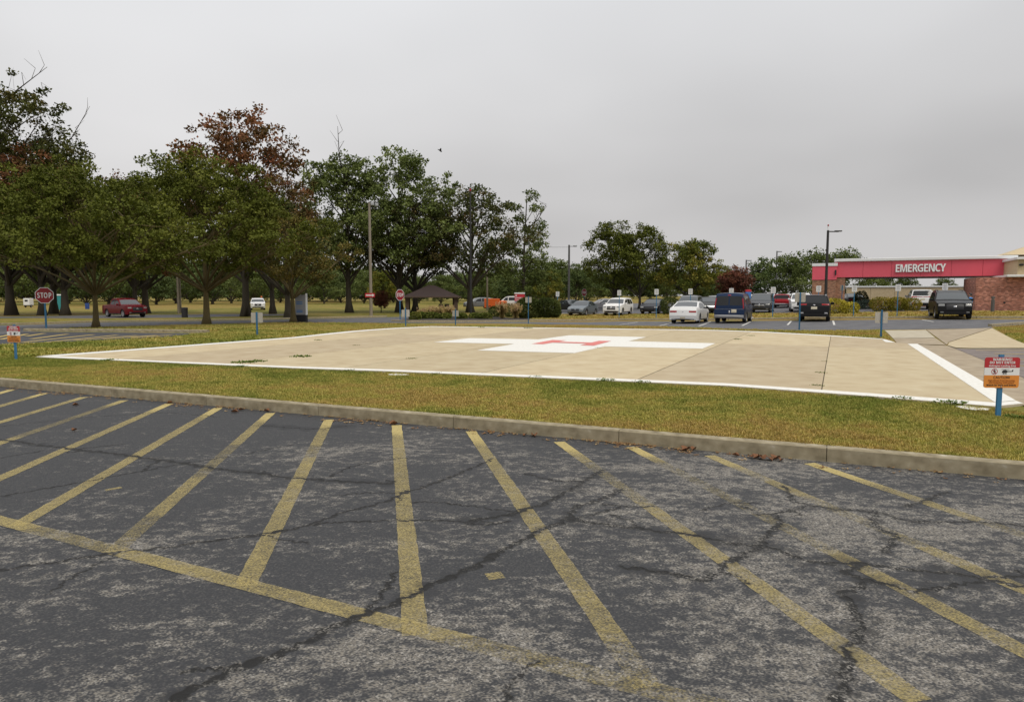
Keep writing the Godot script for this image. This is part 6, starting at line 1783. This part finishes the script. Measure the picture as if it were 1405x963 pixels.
# ---------------------------------------------------------------- cars
func cars() -> void:
	var row := "cars parked along the island"
	var two := "cars in the car park behind the island"
	parked(Vector2(11.14, -44.6), false, "parked_car", "white sedan seen from behind, left of the blue van", "car", {"kind": "sedan", "L": 5.0, "H": 1.46, "W": 1.88, "paint": car_paint(0.72, 0.72, 0.71), "mirror": M.car_black}, row)
	parked(Vector2(13.776, -43.4), false, "parked_van", "dark blue van with two rear doors, seen from behind", "van", {"kind": "van", "paint": car_paint(0.014, 0.03, 0.075, 0.2), "mirror": M.car_black}, row)
	parked(Vector2(19.185, -43.4), false, "parked_car", "black crossover seen from behind, beside the tall blue post", "car", {"kind": "suv", "L": 4.8, "H": 1.69, "W": 1.9, "paint": car_paint(0.008, 0.008, 0.009), "rails": M.chrome, "chrome_lamps": 1}, row)
	parked(Vector2(27.636, -42.6), true, "parked_car", "black SUV facing the camera at the right end of the road", "car", {"kind": "suv", "L": 5.0, "H": 1.8, "W": 2.02, "paint": car_paint(0.008, 0.008, 0.008), "badge": 1, "rails": M.car_black, "rim": M.rim}, row)
	parked(Vector2(6.262, -68), true, "parked_car", "silver grey sedan facing the camera, leftmost of its row", "car", {"kind": "sedan", "L": 4.85, "H": 1.46, "W": 1.85, "paint": car_paint(0.17, 0.195, 0.21, 0.6), "badge": 1, "rim": M.rim}, two)
	parked(Vector2(9.484, -65.5), true, "parked_car", "white crossover facing the camera with dark cross grille", "car", {"kind": "suv", "L": 4.9, "H": 1.69, "W": 1.86, "paint": car_paint(0.74, 0.73, 0.71), "bar": 1, "rim": M.rim}, two)
	parked(Vector2(13.375, -67), true, "parked_car", "black sedan facing the camera right of the white crossover", "car", {"kind": "sedan", "L": 5.0, "H": 1.48, "W": 1.9, "paint": car_paint(0.012, 0.013, 0.018), "rim": M.rim_dark}, two)
	parked(Vector2(15.931, -63), true, "parked_car", "grey SUV whose roof shows behind the white sedan", "car", {"kind": "suv", "H": 1.75, "paint": car_paint(0.16, 0.165, 0.17, 0.5)}, two)
	parked(Vector2(18.097, -65), true, "parked_car", "black car between the white sedan and the blue van", "car", {"kind": "sedan", "H": 1.56, "paint": car_paint(0.02, 0.02, 0.02), "yaw": 0.35, "grille": M.chrome}, two)
	parked(Vector2(20.457, -70), true, "parked_car", "silver car half hidden by the blue van", "car", {"kind": "sedan", "H": 1.6, "paint": car_paint(0.42, 0.43, 0.44, 0.4)}, two)
	parked(Vector2(22.592, -62.5), true, "parked_van", "charcoal minivan with chrome cross grille facing the camera", "van", {"kind": "minivan", "paint": car_paint(0.045, 0.047, 0.05, 0.4), "bar": 1}, two)
	parked(Vector2(29.814, -76), false, "parked_pickup", "red pickup tailgate right of the charcoal minivan", "pickup", {"kind": "pickup", "H": 1.5, "W": 1.9, "paint": car_paint(0.3, 0.012, 0.018)}, two)
	parked(Vector2(32.489, -80), true, "parked_car", "white sedan beyond the red tailgate", "car", {"kind": "sedan", "paint": car_paint(0.7, 0.7, 0.7), "yaw": 0.7}, two)
	parked(Vector2(26.043, -62), true, "parked_car", "white SUV mostly hidden by the black crossover", "car", {"kind": "suv", "H": 1.7, "paint": car_paint(0.72, 0.72, 0.72), "yaw": 0.1}, two)
	parked(Vector2(36.829, -74), false, "parked_car", "dark sedan behind the yellow shrub", "car", {"kind": "sedan", "paint": car_paint(0.03, 0.032, 0.036), "yaw": 0.2}, two)
	parked(Vector2(37.232, -62), false, "parked_car", "white SUV with red tail band seen from behind, under the canopy", "car", {"kind": "suv", "L": 5.1, "H": 1.8, "W": 1.95, "paint": car_paint(0.72, 0.72, 0.71), "tail_band": 1}, two)
	parked(Vector2(6.304, -84), true, "parked_car", "dark car left of the silver grey sedan", "car", {"kind": "sedan", "paint": car_paint(0.03, 0.033, 0.035), "yaw": 0.9}, two)
	parked(Vector2(10.756, -86), true, "parked_car", "grey car between silver sedan and white crossover", "car", {"kind": "sedan", "paint": car_paint(0.2, 0.2, 0.21, 0.4), "yaw": -0.9}, two)
	# park side
	vehicle("moving_pickup", "dark red pickup truck on the park road", "pickup", {"kind": "pickup", "paint": car_paint(0.13, 0.006, 0.01, 0.1), "badge": 1}, on(Vector2(-37.418, -66)), -PI * 126.0 / 180.0)
	vehicle("parked_pickup", "white pickup with dark bumper under the rusty oaks", "pickup", {"kind": "pickup", "paint": car_paint(0.72, 0.72, 0.72), "mirror": M.car_black, "badge": 1, "H": 1.66}, on(Vector2(-36.827, -99)), -PI * 159.0 / 180.0)
	vehicle("parked_car", "small grey SUV beside the orange trailer", "car", {"kind": "suv", "paint": car_paint(0.2, 0.21, 0.22, 0.4)}, on(Vector2(-5.287, -108)), 1.9)
	vehicle("parked_van", "white van half hidden behind the direction sign", "van", {"kind": "van", "paint": car_paint(0.7, 0.7, 0.7)}, on(Vector2(-0.063, -118)), 1.2)

# ---------------------------------------------------------------- everything else
func lamp_pole(called: String, label: String, at: Vector3, h: float, m: Material, r: float) -> Node3D:
	var t := thing(called, label, "lamp post", at)
	var st := surf()
	tube(st, [Vector3(0, -0.1, 0), Vector3(0, h, 0)], [r, r * 0.72], 10)
	done(st, "pole", m, t)
	return t

func props() -> void:
	# poles
	var d1 := Vector2(-14.458, -70.071)
	var p := lamp_pole("light_pole", "tall weathered wooden light pole left of the shelter", on(d1), 11.152 - on(d1).y, M.pole_wood, 0.17)
	var top := 10.933 - on(d1).y
	box_part("floodlight", M.lamp_head, p, Vector3(0.35, top, 0.1), Vector3(0.34, 0.3, 0.3), 0.05)
	box_part("floodlight", M.lamp_head, p, Vector3(0.78, top - 0.08, 0.1), Vector3(0.3, 0.3, 0.3), 0.05)
	box_part("bracket", M.pole_grey, p, Vector3(0.4, top + 0.18, 0.1), Vector3(0.9, 0.06, 0.06), 0.01)
	var ar := thing("arrow_sign", "small red sign with white arrow on the wooden pole", "sign", on(d1) + Vector3(-0.05, 1.75 - on(d1).y, 0.19))
	box_part("panel", M.stop_red_bright, ar, Vector3(0, 0, 0), Vector3(1.0, 0.42, 0.02), 0.004)
	box_part("arrow_shaft", M.sign_white, ar, Vector3(-0.08, 0, 0.0125), Vector3(0.66, 0.13, 0.003))
	var ah := surf()
	plate(ah, PackedVector2Array([Vector2(0.25, -0.16), Vector2(0.45, 0.0), Vector2(0.25, 0.16)]), 0.011, 0.003)
	done(ah, "arrow_head", M.sign_white, ar)
	var d2 := Vector2(-3.816, -63.319)
	p = lamp_pole("light_pole", "tall thin black pole in front of the dark oak", on(d2), 11.223 - on(d2).y, M.pole_black, 0.1)
	box_part("beacon", M.tail, p, Vector3(0, 11.322 - on(d2).y, 0), Vector3(0.16, 0.25, 0.16), 0.05)
	var d3 := Vector2(7.638, -92)
	p = lamp_pole("light_pole", "grey wooden pole with lamp arm left of the dark green trees", on(d3), 8.44 - on(d3).y, M.pole_grey, 0.17)
	box_part("lamp_arm", M.pole_grey, p, Vector3(0.35, 8.247 - on(d3).y, 0), Vector3(0.7, 0.07, 0.07), 0.01)
	box_part("lamp_head", M.lamp_head, p, Vector3(0.8, 8.305 - on(d3).y, 0), Vector3(0.5, 0.22, 0.3), 0.06)
	var d4 := Vector2(-3.474, -96)
	p = lamp_pole("utility_pole", "plain wooden utility pole beside the orange trailer", on(d4), 5.706 - on(d4).y, M.pole_wood, 0.15)
	box_part("cross_arm", M.pole_grey, p, Vector3(0, 5.403 - on(d4).y, 0), Vector3(1.6, 0.12, 0.12), 0.01)
	var w := thing("overhead_wire", "thin overhead wire running left from the lamp arm pole", "wire", on(d3))
	var ws := surf()
	var pa := Vector3(0, 8.151 - on(d3).y, 0)
	var pb := Vector3(-16.0, pa.y + 1.6, -2.0)
	var line := []; var lr := []
	for i in 9: line.append(pa.lerp(pb, i / 8.0) - Vector3(0, sin(PI * i / 8.0) * 0.5, 0)); lr.append(0.018)
	tube(ws, line, lr, 5)
	done(ws, "strand", M.pole_grey, w)
	var d5 := Vector2(26.587, -58)
	var h5 := 7.181 - on(d5).y
	p = lamp_pole("light_pole", "tall black lamp post with one arm behind the black crossover", on(d5), h5, M.pole_black, 0.13)
	box_part("lamp_arm", M.pole_black, p, Vector3(0.45, h5 - 0.1, 0), Vector3(0.9, 0.09, 0.09), 0.02)
	box_part("lamp_head", M.pole_black, p, Vector3(0.85, h5 - 0.06, 0), Vector3(0.6, 0.1, 0.26), 0.03)
	box_part("beacon", M.tail, p, Vector3(0, h5 + 0.42, 0), Vector3(0.12, 0.14, 0.12), 0.03)
	box_part("beacon_stem", M.coping, p, Vector3(0, h5 + 0.18, 0), Vector3(0.07, 0.36, 0.07), 0.02)
	for q in [[1022, 110, 357, "distant lamp pole behind the wine red tree"], [1063.5, 118, 345, "thin distant pole among the green trees"]]:
		var dd := Vector2((q[0] - 702.5) / 937.0 * q[1], -q[1])
		var hh: float = 1.75 + (405.0 - q[2]) * q[1] / 937.0 - on(dd).y
		p = lamp_pole("light_pole", q[3], on(dd), hh, M.pole_grey, 0.14)
		box_part("lamp_head", M.lamp_head, p, Vector3(0.5, hh - 0.1, 0), Vector3(0.7, 0.2, 0.25), 0.05)
	for q in [[245, 78, 375, "tall pale utility pole left of the broad maple"], [248, 82, 380, "second pale utility pole close beside the first"]]:
		var dd := Vector2((q[0] - 702.5) / 937.0 * q[1], -q[1])
		lamp_pole("utility_pole", q[3], on(dd), 1.75 + (405.0 - q[2]) * q[1] / 937.0 + 3.0, M.pole_wood, 0.12)
	# planting bed by the shelter
	var bed := Node3D.new()
	bed.name = "planting_bed"
	add_child(bed)
	tag(bed, "dark mulch bed with shrubs in front of the shelter", "", "", "structure")
	ground_part(PackedVector2Array([Vector2(-9.322, -55.473), Vector2(-5.933, -54.249), Vector2(1.391, -55.473), Vector2(2.038, -58.784), Vector2(-0.85, -63.73), Vector2(-4.573, -68.617), Vector2(-9.025, -69.088)]), 0.05, "mulch", M.mulch, bed)
	kerb_run(PackedVector2Array([Vector2(-9.656, -55.012), Vector2(-8.182, -53.808), Vector2(-3.589, -53.808), Vector2(1.426, -54.55)]), bed, M.kerb, 0.13, 0.25, 3.0)
	var lime := [Color(0.06, 0.085, 0.016), Color(0.11, 0.13, 0.028), Color(0.18, 0.18, 0.045)]
	var boxg := [Color(0.045, 0.06, 0.018), Color(0.075, 0.092, 0.026), Color(0.12, 0.13, 0.042)]
	var gold := [Color(0.22, 0.2, 0.025), Color(0.4, 0.34, 0.045), Color(0.55, 0.46, 0.08)]
	var tan := [Color(0.34, 0.22, 0.11), Color(0.5, 0.34, 0.19), Color(0.58, 0.42, 0.26)]
	var tang := [Color(0.2, 0.17, 0.06), Color(0.36, 0.27, 0.11), Color(0.5, 0.36, 0.17)]
	var low := "low shrubs in the mulch bed"
	for q in [[Vector2(-8.018, -60), 0.9, 0.7, "first low green shrub from the left in the mulch bed"], [Vector2(-7.183, -60.5), 1.0, 0.75, "second low green shrub from the left in the mulch bed"], [Vector2(-5.91, -60), 0.8, 0.6, "third low green shrub in the mulch bed, by the shelter post"], [Vector2(-4.376, -60), 0.6, 0.65, "brownish low shrub left of the black pole"], [Vector2(-3.28, -61), 0.75, 0.62, "low green shrub just right of the black pole"], [Vector2(-2.396, -60), 0.85, 0.66, "low green shrub left of the tan grass plume"]]:
		shrub("low_shrub", q[3], on(q[0]), 0.0, [[Vector3(0, q[2] * 0.34, 0), Vector3(q[1] * 0.7, q[2] * 0.42, 0.5)]], 1500, 0.13, lime, int(q[0].x * 100) + 900, low)
	shrub("low_shrub", "lime green leafy plant at the left tip of the mulch bed", on(Vector2(-8.245, -58)), 0.0, [[Vector3(0, 0.3, 0), Vector3(0.5, 0.35, 0.5)]], 700, 0.14, [Color(0.08, 0.1, 0.02), Color(0.14, 0.15, 0.03), Color(0.2, 0.18, 0.05)], 5, low)
	shrub("low_shrub", "round dark shrub between the two tan grasses", on(Vector2(-0.246, -66)), 0.0, [[Vector3(0, 0.6, 0), Vector3(0.65, 0.65, 0.6)]], 1600, 0.12, boxg, 6, low)
	shrub("low_shrub", "round dark shrub left of the tan grass plume by the orange trailer", on(Vector2(-1.651, -66)), 0.0, [[Vector3(0, 0.5, 0), Vector3(0.6, 0.55, 0.6)]], 1400, 0.12, boxg, 7, low)
	var og := "ornamental grasses by the shelter"
	fountain_grass("tall tan feathery grass in front of the orange trailer", on(Vector2(-0.877, -61)), 1.75, 0.55, 240, tang, tan, 1, og)
	fountain_grass("tan feathery grass left of the hedge", on(Vector2(0.325, -61)), 1.55, 0.5, 220, tang, tan, 2, og)
	fountain_grass("brown grass clump under the left half of the shelter", on(Vector2(-7.031, -62)), 1.2, 0.7, 220, tang, tan, 3, og)
	fountain_grass("brown grass clump under the right half of the shelter", on(Vector2(-5.842, -62)), 1.3, 0.7, 220, tang, tan, 4, og)
	fountain_grass("brown grass clump at the far left of the mulch bed", on(Vector2(-8.211, -64)), 0.9, 0.6, 160, tang, tan, 5, og)
	# hedges and shrubs
	shrub("hedge", "large clipped dark green hedge beside the direction sign", on(Vector2(2.515, -63)), 0.05, [[Vector3(-0.9, 0.9, 0), Vector3(1.25, 0.98, 1.1)], [Vector3(0.75, 0.85, 0.1), Vector3(1.2, 0.95, 1.1)]], 15000, 0.15, boxg, 11)
	shrub("hedge", "dark clipped hedge behind the white sedan", on(Vector2(15.354, -66)), 0.0, [[Vector3(0, 0.75, 0), Vector3(1.1, 0.85, 0.9)]], 3500, 0.12, boxg, 12)
	shrub("yellow_shrub", "golden yellow mounded shrub right of the black crossover", on(Vector2(26.864, -56)), TURN, [[Vector3(-0.3, 0.5, 0), Vector3(1.0, 0.75, 0.8)], [Vector3(0.7, 0.4, 0.1), Vector3(0.7, 0.6, 0.7)]], 5000, 0.11, gold, 13)
	shrub("round_shrub", "dome shaped dark green shrub behind the dark sedan", on(Vector2(36.678, -72)), 0.0, [[Vector3(0, 0.75, 0), Vector3(0.75, 0.85, 0.7)]], 2800, 0.11, boxg, 14)
	shrub("low_shrub", "blue grey spreading juniper below the dome shrub", on(Vector2(33.975, -66)), 0.0, [[Vector3(0, 0.35, 0), Vector3(0.9, 0.5, 0.6)]], 1800, 0.11, [Color(0.06, 0.085, 0.07), Color(0.1, 0.13, 0.11), Color(0.15, 0.18, 0.15)], 15)
	shrub("hedge", "clipped yellow green hedge in front of the low brick building", on(Vector2(33.014, -59)), TURN, [[Vector3(-1.0, 0.55, 0), Vector3(0.95, 0.6, 0.7)], [Vector3(0.2, 0.58, 0), Vector3(0.8, 0.6, 0.7)], [Vector3(1.25, 0.5, 0), Vector3(0.7, 0.6, 0.7)]], 7000, 0.1, [Color(0.09, 0.1, 0.015), Color(0.22, 0.19, 0.028), Color(0.42, 0.3, 0.05)], 16)
	# bollard light, bins, small things
	var bo := thing("bollard_light", "dark grey bollard light in front of the block wall", "bollard", on(Vector2(36.577, -52)))
	var bs := surf()
	lathe(bs, Vector3.ZERO, Vector3.UP, [[0.12, -0.1], [0.12, 0.92], [0.1, 0.93], [0.1, 1.0]], 14); done(bs, "column", M.pole_grey, bo)
	bs = surf(); lathe(bs, Vector3.ZERO, Vector3.UP, [[0.09, 0.995], [0.09, 1.06]], 14); done(bs, "lens", M.lamp_glass, bo)
	bs = surf(); lathe(bs, Vector3.ZERO, Vector3.UP, [[0.09, 1.055], [0.13, 1.06], [0.13, 1.2], [0.0, 1.22]], 14); done(bs, "cap", M.pole_grey, bo)
	var bin := thing("trash_bin", "black trash bin on the grass left of the broad maple", "bin", on(Vector2(-31.052, -64.774)))
	bs = surf(); lathe(bs, Vector3.ZERO, Vector3.UP, [[0.0, -0.04], [0.27, -0.04], [0.29, 0.86], [0.31, 0.88], [0.3, 0.92], [0.2, 0.95], [0.0, 0.96]], 16); done(bs, "drum", M.dark, bin)
	var kb := thing("blue_kiosk", "blue box with red top on a post behind the minivan", "kiosk", on(Vector2(26.903, -78)))
	box_part("box", M.sign_blue, kb, Vector3(0, 1.5, 0), Vector3(0.58, 0.8, 0.4), 0.02)
	box_part("red_top", M.stop_red_bright, kb, Vector3(0, 2.02, 0), Vector3(0.6, 0.24, 0.42), 0.02)
	bs = surf(); tube(bs, [Vector3(0, -0.1, 0), Vector3(0, 1.2, 0)], [0.05, 0.05], 8); done(bs, "post", M.pole_grey, kb)
	var ws2 := thing("wheel_stop", "small white concrete block on the grass beside the blue van", "block", on(Vector2(17.841, -50.915)), TURN)
	var wst := surf()
	plate(wst, PackedVector2Array([Vector2(-0.16, -0.03), Vector2(0.16, -0.03), Vector2(0.13, 0.14), Vector2(-0.13, 0.14)]), -0.2, 0.4)
	done(wst, "block", M.coping, ws2)
	var tr := thing("box_trailer", "bright orange box trailer behind the planting bed", "trailer", on(Vector2(-2.395, -100)), 0.1)
	box_part("box", M.orange, tr, Vector3(-0.55, 0.95, 0), Vector3(2.2, 1.3, 1.5), 0.03)
	box_part("nose", M.orange, tr, Vector3(1.1, 0.8, 0), Vector3(1.05, 1.0, 1.3), 0.12)
	box_part("chassis", M.dark, tr, Vector3(0, 0.26, 0), Vector3(3.1, 0.14, 1.3), 0.02)
	var wmesh := wheel_meshes(0.3, 0.2)
	for sx in [-0.9, 0.4]:
		var wn := Node3D.new(); wn.name = "wheel"; tr.add_child(wn, true); wn.position = Vector3(sx, 0.3, 0.66); wn.rotation.y = -PI / 2
		put(wmesh[0], "tyre", M.tyre, wn); put(wmesh[1], "rim", M.rim, wn)
	var pt := thing("portable_toilet", "teal portable toilet with white roof between the oak trunks", "toilet", on(Vector2(-64.618, -98)), 0.3)
	box_part("cabin", M.teal, pt, Vector3(0, 1.0, 0), Vector3(1.05, 2.05, 1.05), 0.03)
	box_part("roof", M.coping, pt, Vector3(0, 2.12, 0), Vector3(1.1, 0.2, 1.1), 0.06)
	box_part("door", M.teal_light, pt, Vector3(0.05, 0.98, 0.53), Vector3(0.7, 1.8, 0.03), 0.01)
	var tl := thing("white_trailer", "small white trailer far back between the oak trunks", "trailer", on(Vector2(-83.449, -118)), 0.2)
	tl.scale = Vector3.ONE * 0.78
	box_part("box", M.coping, tl, Vector3(0, 1.25, 0), Vector3(1.2, 1.5, 2.0), 0.06)
	box_part("window", M.glass_dark, tl, Vector3(0, 1.5, 1.01), Vector3(0.6, 0.4, 0.03), 0.01)
	box_part("chassis", M.dark, tl, Vector3(0, 0.4, 0), Vector3(1.1, 0.16, 1.8), 0.02)
	for sx in [-0.55, 0.55]:
		var wn := Node3D.new(); wn.name = "wheel"; tl.add_child(wn, true); wn.position = Vector3(sx, 0.3, 0.2); wn.rotation.y = 0.0 if sx > 0 else PI
		put(wmesh[0], "tyre", M.tyre, wn); put(wmesh[1], "rim", M.rim, wn)
	var dr := thing("blue_barrel", "blue barrel far back on the lawn left of the red pickup", "barrel", on(Vector2(-64.643, -104)))
	bs = surf(); lathe(bs, Vector3.ZERO, Vector3.UP, [[0.0, -0.02], [0.29, -0.02], [0.3, 0.3], [0.31, 0.32], [0.3, 0.34], [0.3, 0.6], [0.31, 0.62], [0.3, 0.64], [0.29, 0.9], [0.0, 0.91]], 16); done(bs, "drum", M.barrel_blue, dr)
	var bi := thing("bird", "small dark bird flying above the green oaks", "bird", Vector3(Vector2(-7.221, -70).x, 16.225, -70.0), 0.6)
	put(skin_over([[Vector3(-0.12, 0.05, 0), Vector3(0.1, -0.05, 0), 0.05, 0.075], [Vector3(0.14, -0.07, 0), Vector3(0.17, -0.08, 0), 0.05, 0.03], [Vector3(-0.14, 0.06, 0), Vector3(-0.27, 0.1, 0), 0.03, 0.02]], 0.015, 0.03), "body", M.dark, bi)
	for s in [-1.0, 1.0]:
		bs = surf()
		plate(bs, PackedVector2Array([Vector2(-0.1, 0), Vector2(0.1, 0), Vector2(0.04, 0.22), Vector2(-0.1, 0.42), Vector2(-0.16, 0.2)]), -0.006, 0.012)
		var wing := done(bs, "wing", M.dark, bi)
		wing.rotation = Vector3(s * PI / 2 - s * 0.5, 0, 0)
	# people
	person("person with an orange hard hat standing behind the white pickup", on(Vector2(-37.711, -103)), 2.6, 1.9, M.cloth_dark, M.cloth_dark, M.dark, M.orange_hat)
	person("dark haired person in a blue top beside the black SUV", on(Vector2(31.487, -47)), 0.5, 1.55, M.cloth_blue, M.cloth_dark, M.dark)
	# dry leaves in the gutter and weeds at the pad's edge
	var leaf_at := [Vector2(2.581, -7.243), Vector2(2.632, -7.21), Vector2(2.681, -7.193), Vector2(2.75, -7.129), Vector2(2.816, -7.161), Vector2(2.846, -7.097), Vector2(1.961, -7.589), Vector2(2.057, -7.607), Vector2(0.159, -8.388), Vector2(0.276, -8.366), Vector2(-1.603, -9.131), Vector2(-4.137, -10.078), Vector2(-4.126, -10.272), Vector2(-6.925, -10.717), Vector2(-5.544, -10.936), Vector2(-3.693, -10.174), Vector2(-5.648, -8.684), Vector2(2.438, -7.309)]
	var lm := blotchy(0.1, noise(0.05, 3, 90), [[0.0, lin(0.12, 0.05, 0.022)], [1.0, lin(0.27, 0.13, 0.06)]], 0.9, false)
	for i in leaf_at.size():
		var r := RandomNumberGenerator.new(); r.seed = 400 + i
		var st := surf()
		var s := r.randf_range(0.035, 0.075)
		# a curled lobed leaf
		var outline := []
		for k in 11:
			var a := TAU * k / 11.0
			var rr := s * (0.55 + 0.45 * absf(cos(a * 2.5))) * r.randf_range(0.85, 1.1)
			outline.append(Vector3(cos(a) * rr, 0.012 + 0.5 * s * pow(absf(sin(a)), 2.0) + r.randf() * 0.012, sin(a) * rr * 0.7))
		for k in 11:
			tri(st, Vector3(0, 0.01, 0), outline[k], outline[(k + 1) % 11])
			tri(st, Vector3(0, 0.007, 0), outline[(k + 1) % 11] - Vector3(0, 0.003, 0), outline[k] - Vector3(0, 0.003, 0))
		var o := done(st, "fallen_leaf", lm, self)
		o.position = Vector3(leaf_at[i].x, 0.003, leaf_at[i].y)
		o.rotation.y = r.randf() * TAU
		var clustered := i in [0, 1, 2, 3, 4, 5, 6, 7, 17]
		tag(o, "curled brown leaf in the litter along the right half of the kerb" if clustered else "single brown leaf lying on the left half of the asphalt", "leaf", "dry leaves on the asphalt")
	# crumbs of leaf and twig swept against the kerb
	var lr2 := RandomNumberGenerator.new(); lr2.seed = 88
	var crumb := Leaves.new()
	for i in 5: crumb.leaf(Vector3(lr2.randf_range(-0.03, 0.03), 0.004 + lr2.randf() * 0.012, lr2.randf_range(-0.02, 0.02)), (unit(lr2) * Vector3(1, 0.3, 1)).normalized(), Vector3.UP, lr2.randf_range(0.02, 0.05), Color.WHITE)
	var g0 := Vector2(-9.828, -13.01); var g1 := Vector2(4.875, -6.382)
	var gd := (g1 - g0).normalized(); var gn := Vector2(-gd.y, gd.x)
	if gn.y < 0: gn = -gn
	var heaps := [0.32, 0.36, 0.53, 0.66, 0.745, 0.76, 0.77, 0.8, 0.12]
	var mm2 := MultiMesh.new()
	mm2.transform_format = MultiMesh.TRANSFORM_3D
	mm2.use_colors = true
	mm2.mesh = crumb.mesh()
	mm2.instance_count = 420
	for i in 420:
		var t: float = lr2.randf_range(-0.1, 1.1) if i % 3 else heaps[lr2.randi_range(0, heaps.size() - 1)] + lr2.randf_range(-0.012, 0.012)
		var p2 := g0.lerp(g1, t) + gn * (0.015 + pow(lr2.randf(), 3.0) * 0.3)
		mm2.set_instance_transform(i, Transform3D(Basis(Vector3.UP, lr2.randf() * TAU).scaled(Vector3.ONE * lr2.randf_range(0.4, 1.1)), Vector3(p2.x, 0.001, p2.y)))
		mm2.set_instance_color(i, Color(0.2, 0.1, 0.045).lerp(Color(0.38, 0.27, 0.14), lr2.randf()))
	var litter := MultiMeshInstance3D.new()
	litter.multimesh = mm2
	litter.material_override = M.leaf
	litter.name = "leaf_litter"
	add_child(litter)
	tag(litter, "crumbled brown leaf litter along the foot of the kerb", "litter", "", "stuff")
	var weed_cols := [Color(0.06, 0.1, 0.02), Color(0.11, 0.16, 0.035), Color(0.17, 0.2, 0.05)]
	var weeds := [[Vector2(6.029, -10.454), 0.13], [Vector2(6.494, -10.002), 0.18], [Vector2(6.618, -10.042), 0.12], [Vector2(6.614, -8.808), 0.13], [Vector2(5.635, -10.604), 0.08], [Vector2(2.37, -12.42), 0.14], [Vector2(1.738, -12.681), 0.16], [Vector2(0.461, -13.193), 0.12], [Vector2(-1.519, -13.805), 0.1], [Vector2(-3.441, -14.407), 0.1], [Vector2(-6.078, -15.209), 0.12], [Vector2(-9.865, -16.654), 0.16], [Vector2(8.145, -24.53), 0.14], [Vector2(-5.472, -17.577), 0.22], [Vector2(-6.318, -16.032), 0.24], [Vector2(-6.123, -16.293), 0.2], [Vector2(9.364, -26.748), 0.14], [Vector2(-2.511, -17.035), 0.12], [Vector2(2.587, -20.567), 0.1], [Vector2(6.352, -13.935), 0.1], [Vector2(5.381, -11.928), 0.1], [Vector2(7.545, -16.383), 0.08], [Vector2(-6.851, -24.129), 0.14], [Vector2(-4.952, -21.57), 0.1], [Vector2(0.831, -34.576), 0.2], [Vector2(-1.663, -36.639), 0.16]]
	for i in weeds.size():
		var r := RandomNumberGenerator.new(); r.seed = 700 + i
		var lv := Leaves.new()
		var sz: float = weeds[i][1]
		for k in 110:
			var a := r.randf() * TAU
			var d := Vector3(cos(a), 0, sin(a))
			lv.leaf(d * r.randf() * sz * 1.2, (d + Vector3.UP * r.randf_range(0.2, 1.4)).normalized(), unit(r), sz * r.randf_range(0.14, 0.34), tint(weed_cols, r.randf(), r.randf_range(0.8, 1.2)))
		var o := put(lv.mesh(), "weed", M.leaf, self)
		o.position = on(weeds[i][0], 0.02)
		var edge: bool = i < 12
		tag(o, "green weed tuft growing along the front edge of the helipad" if edge else "green weed tuft growing in a joint of the helipad concrete", "weed", "weeds of the helipad")
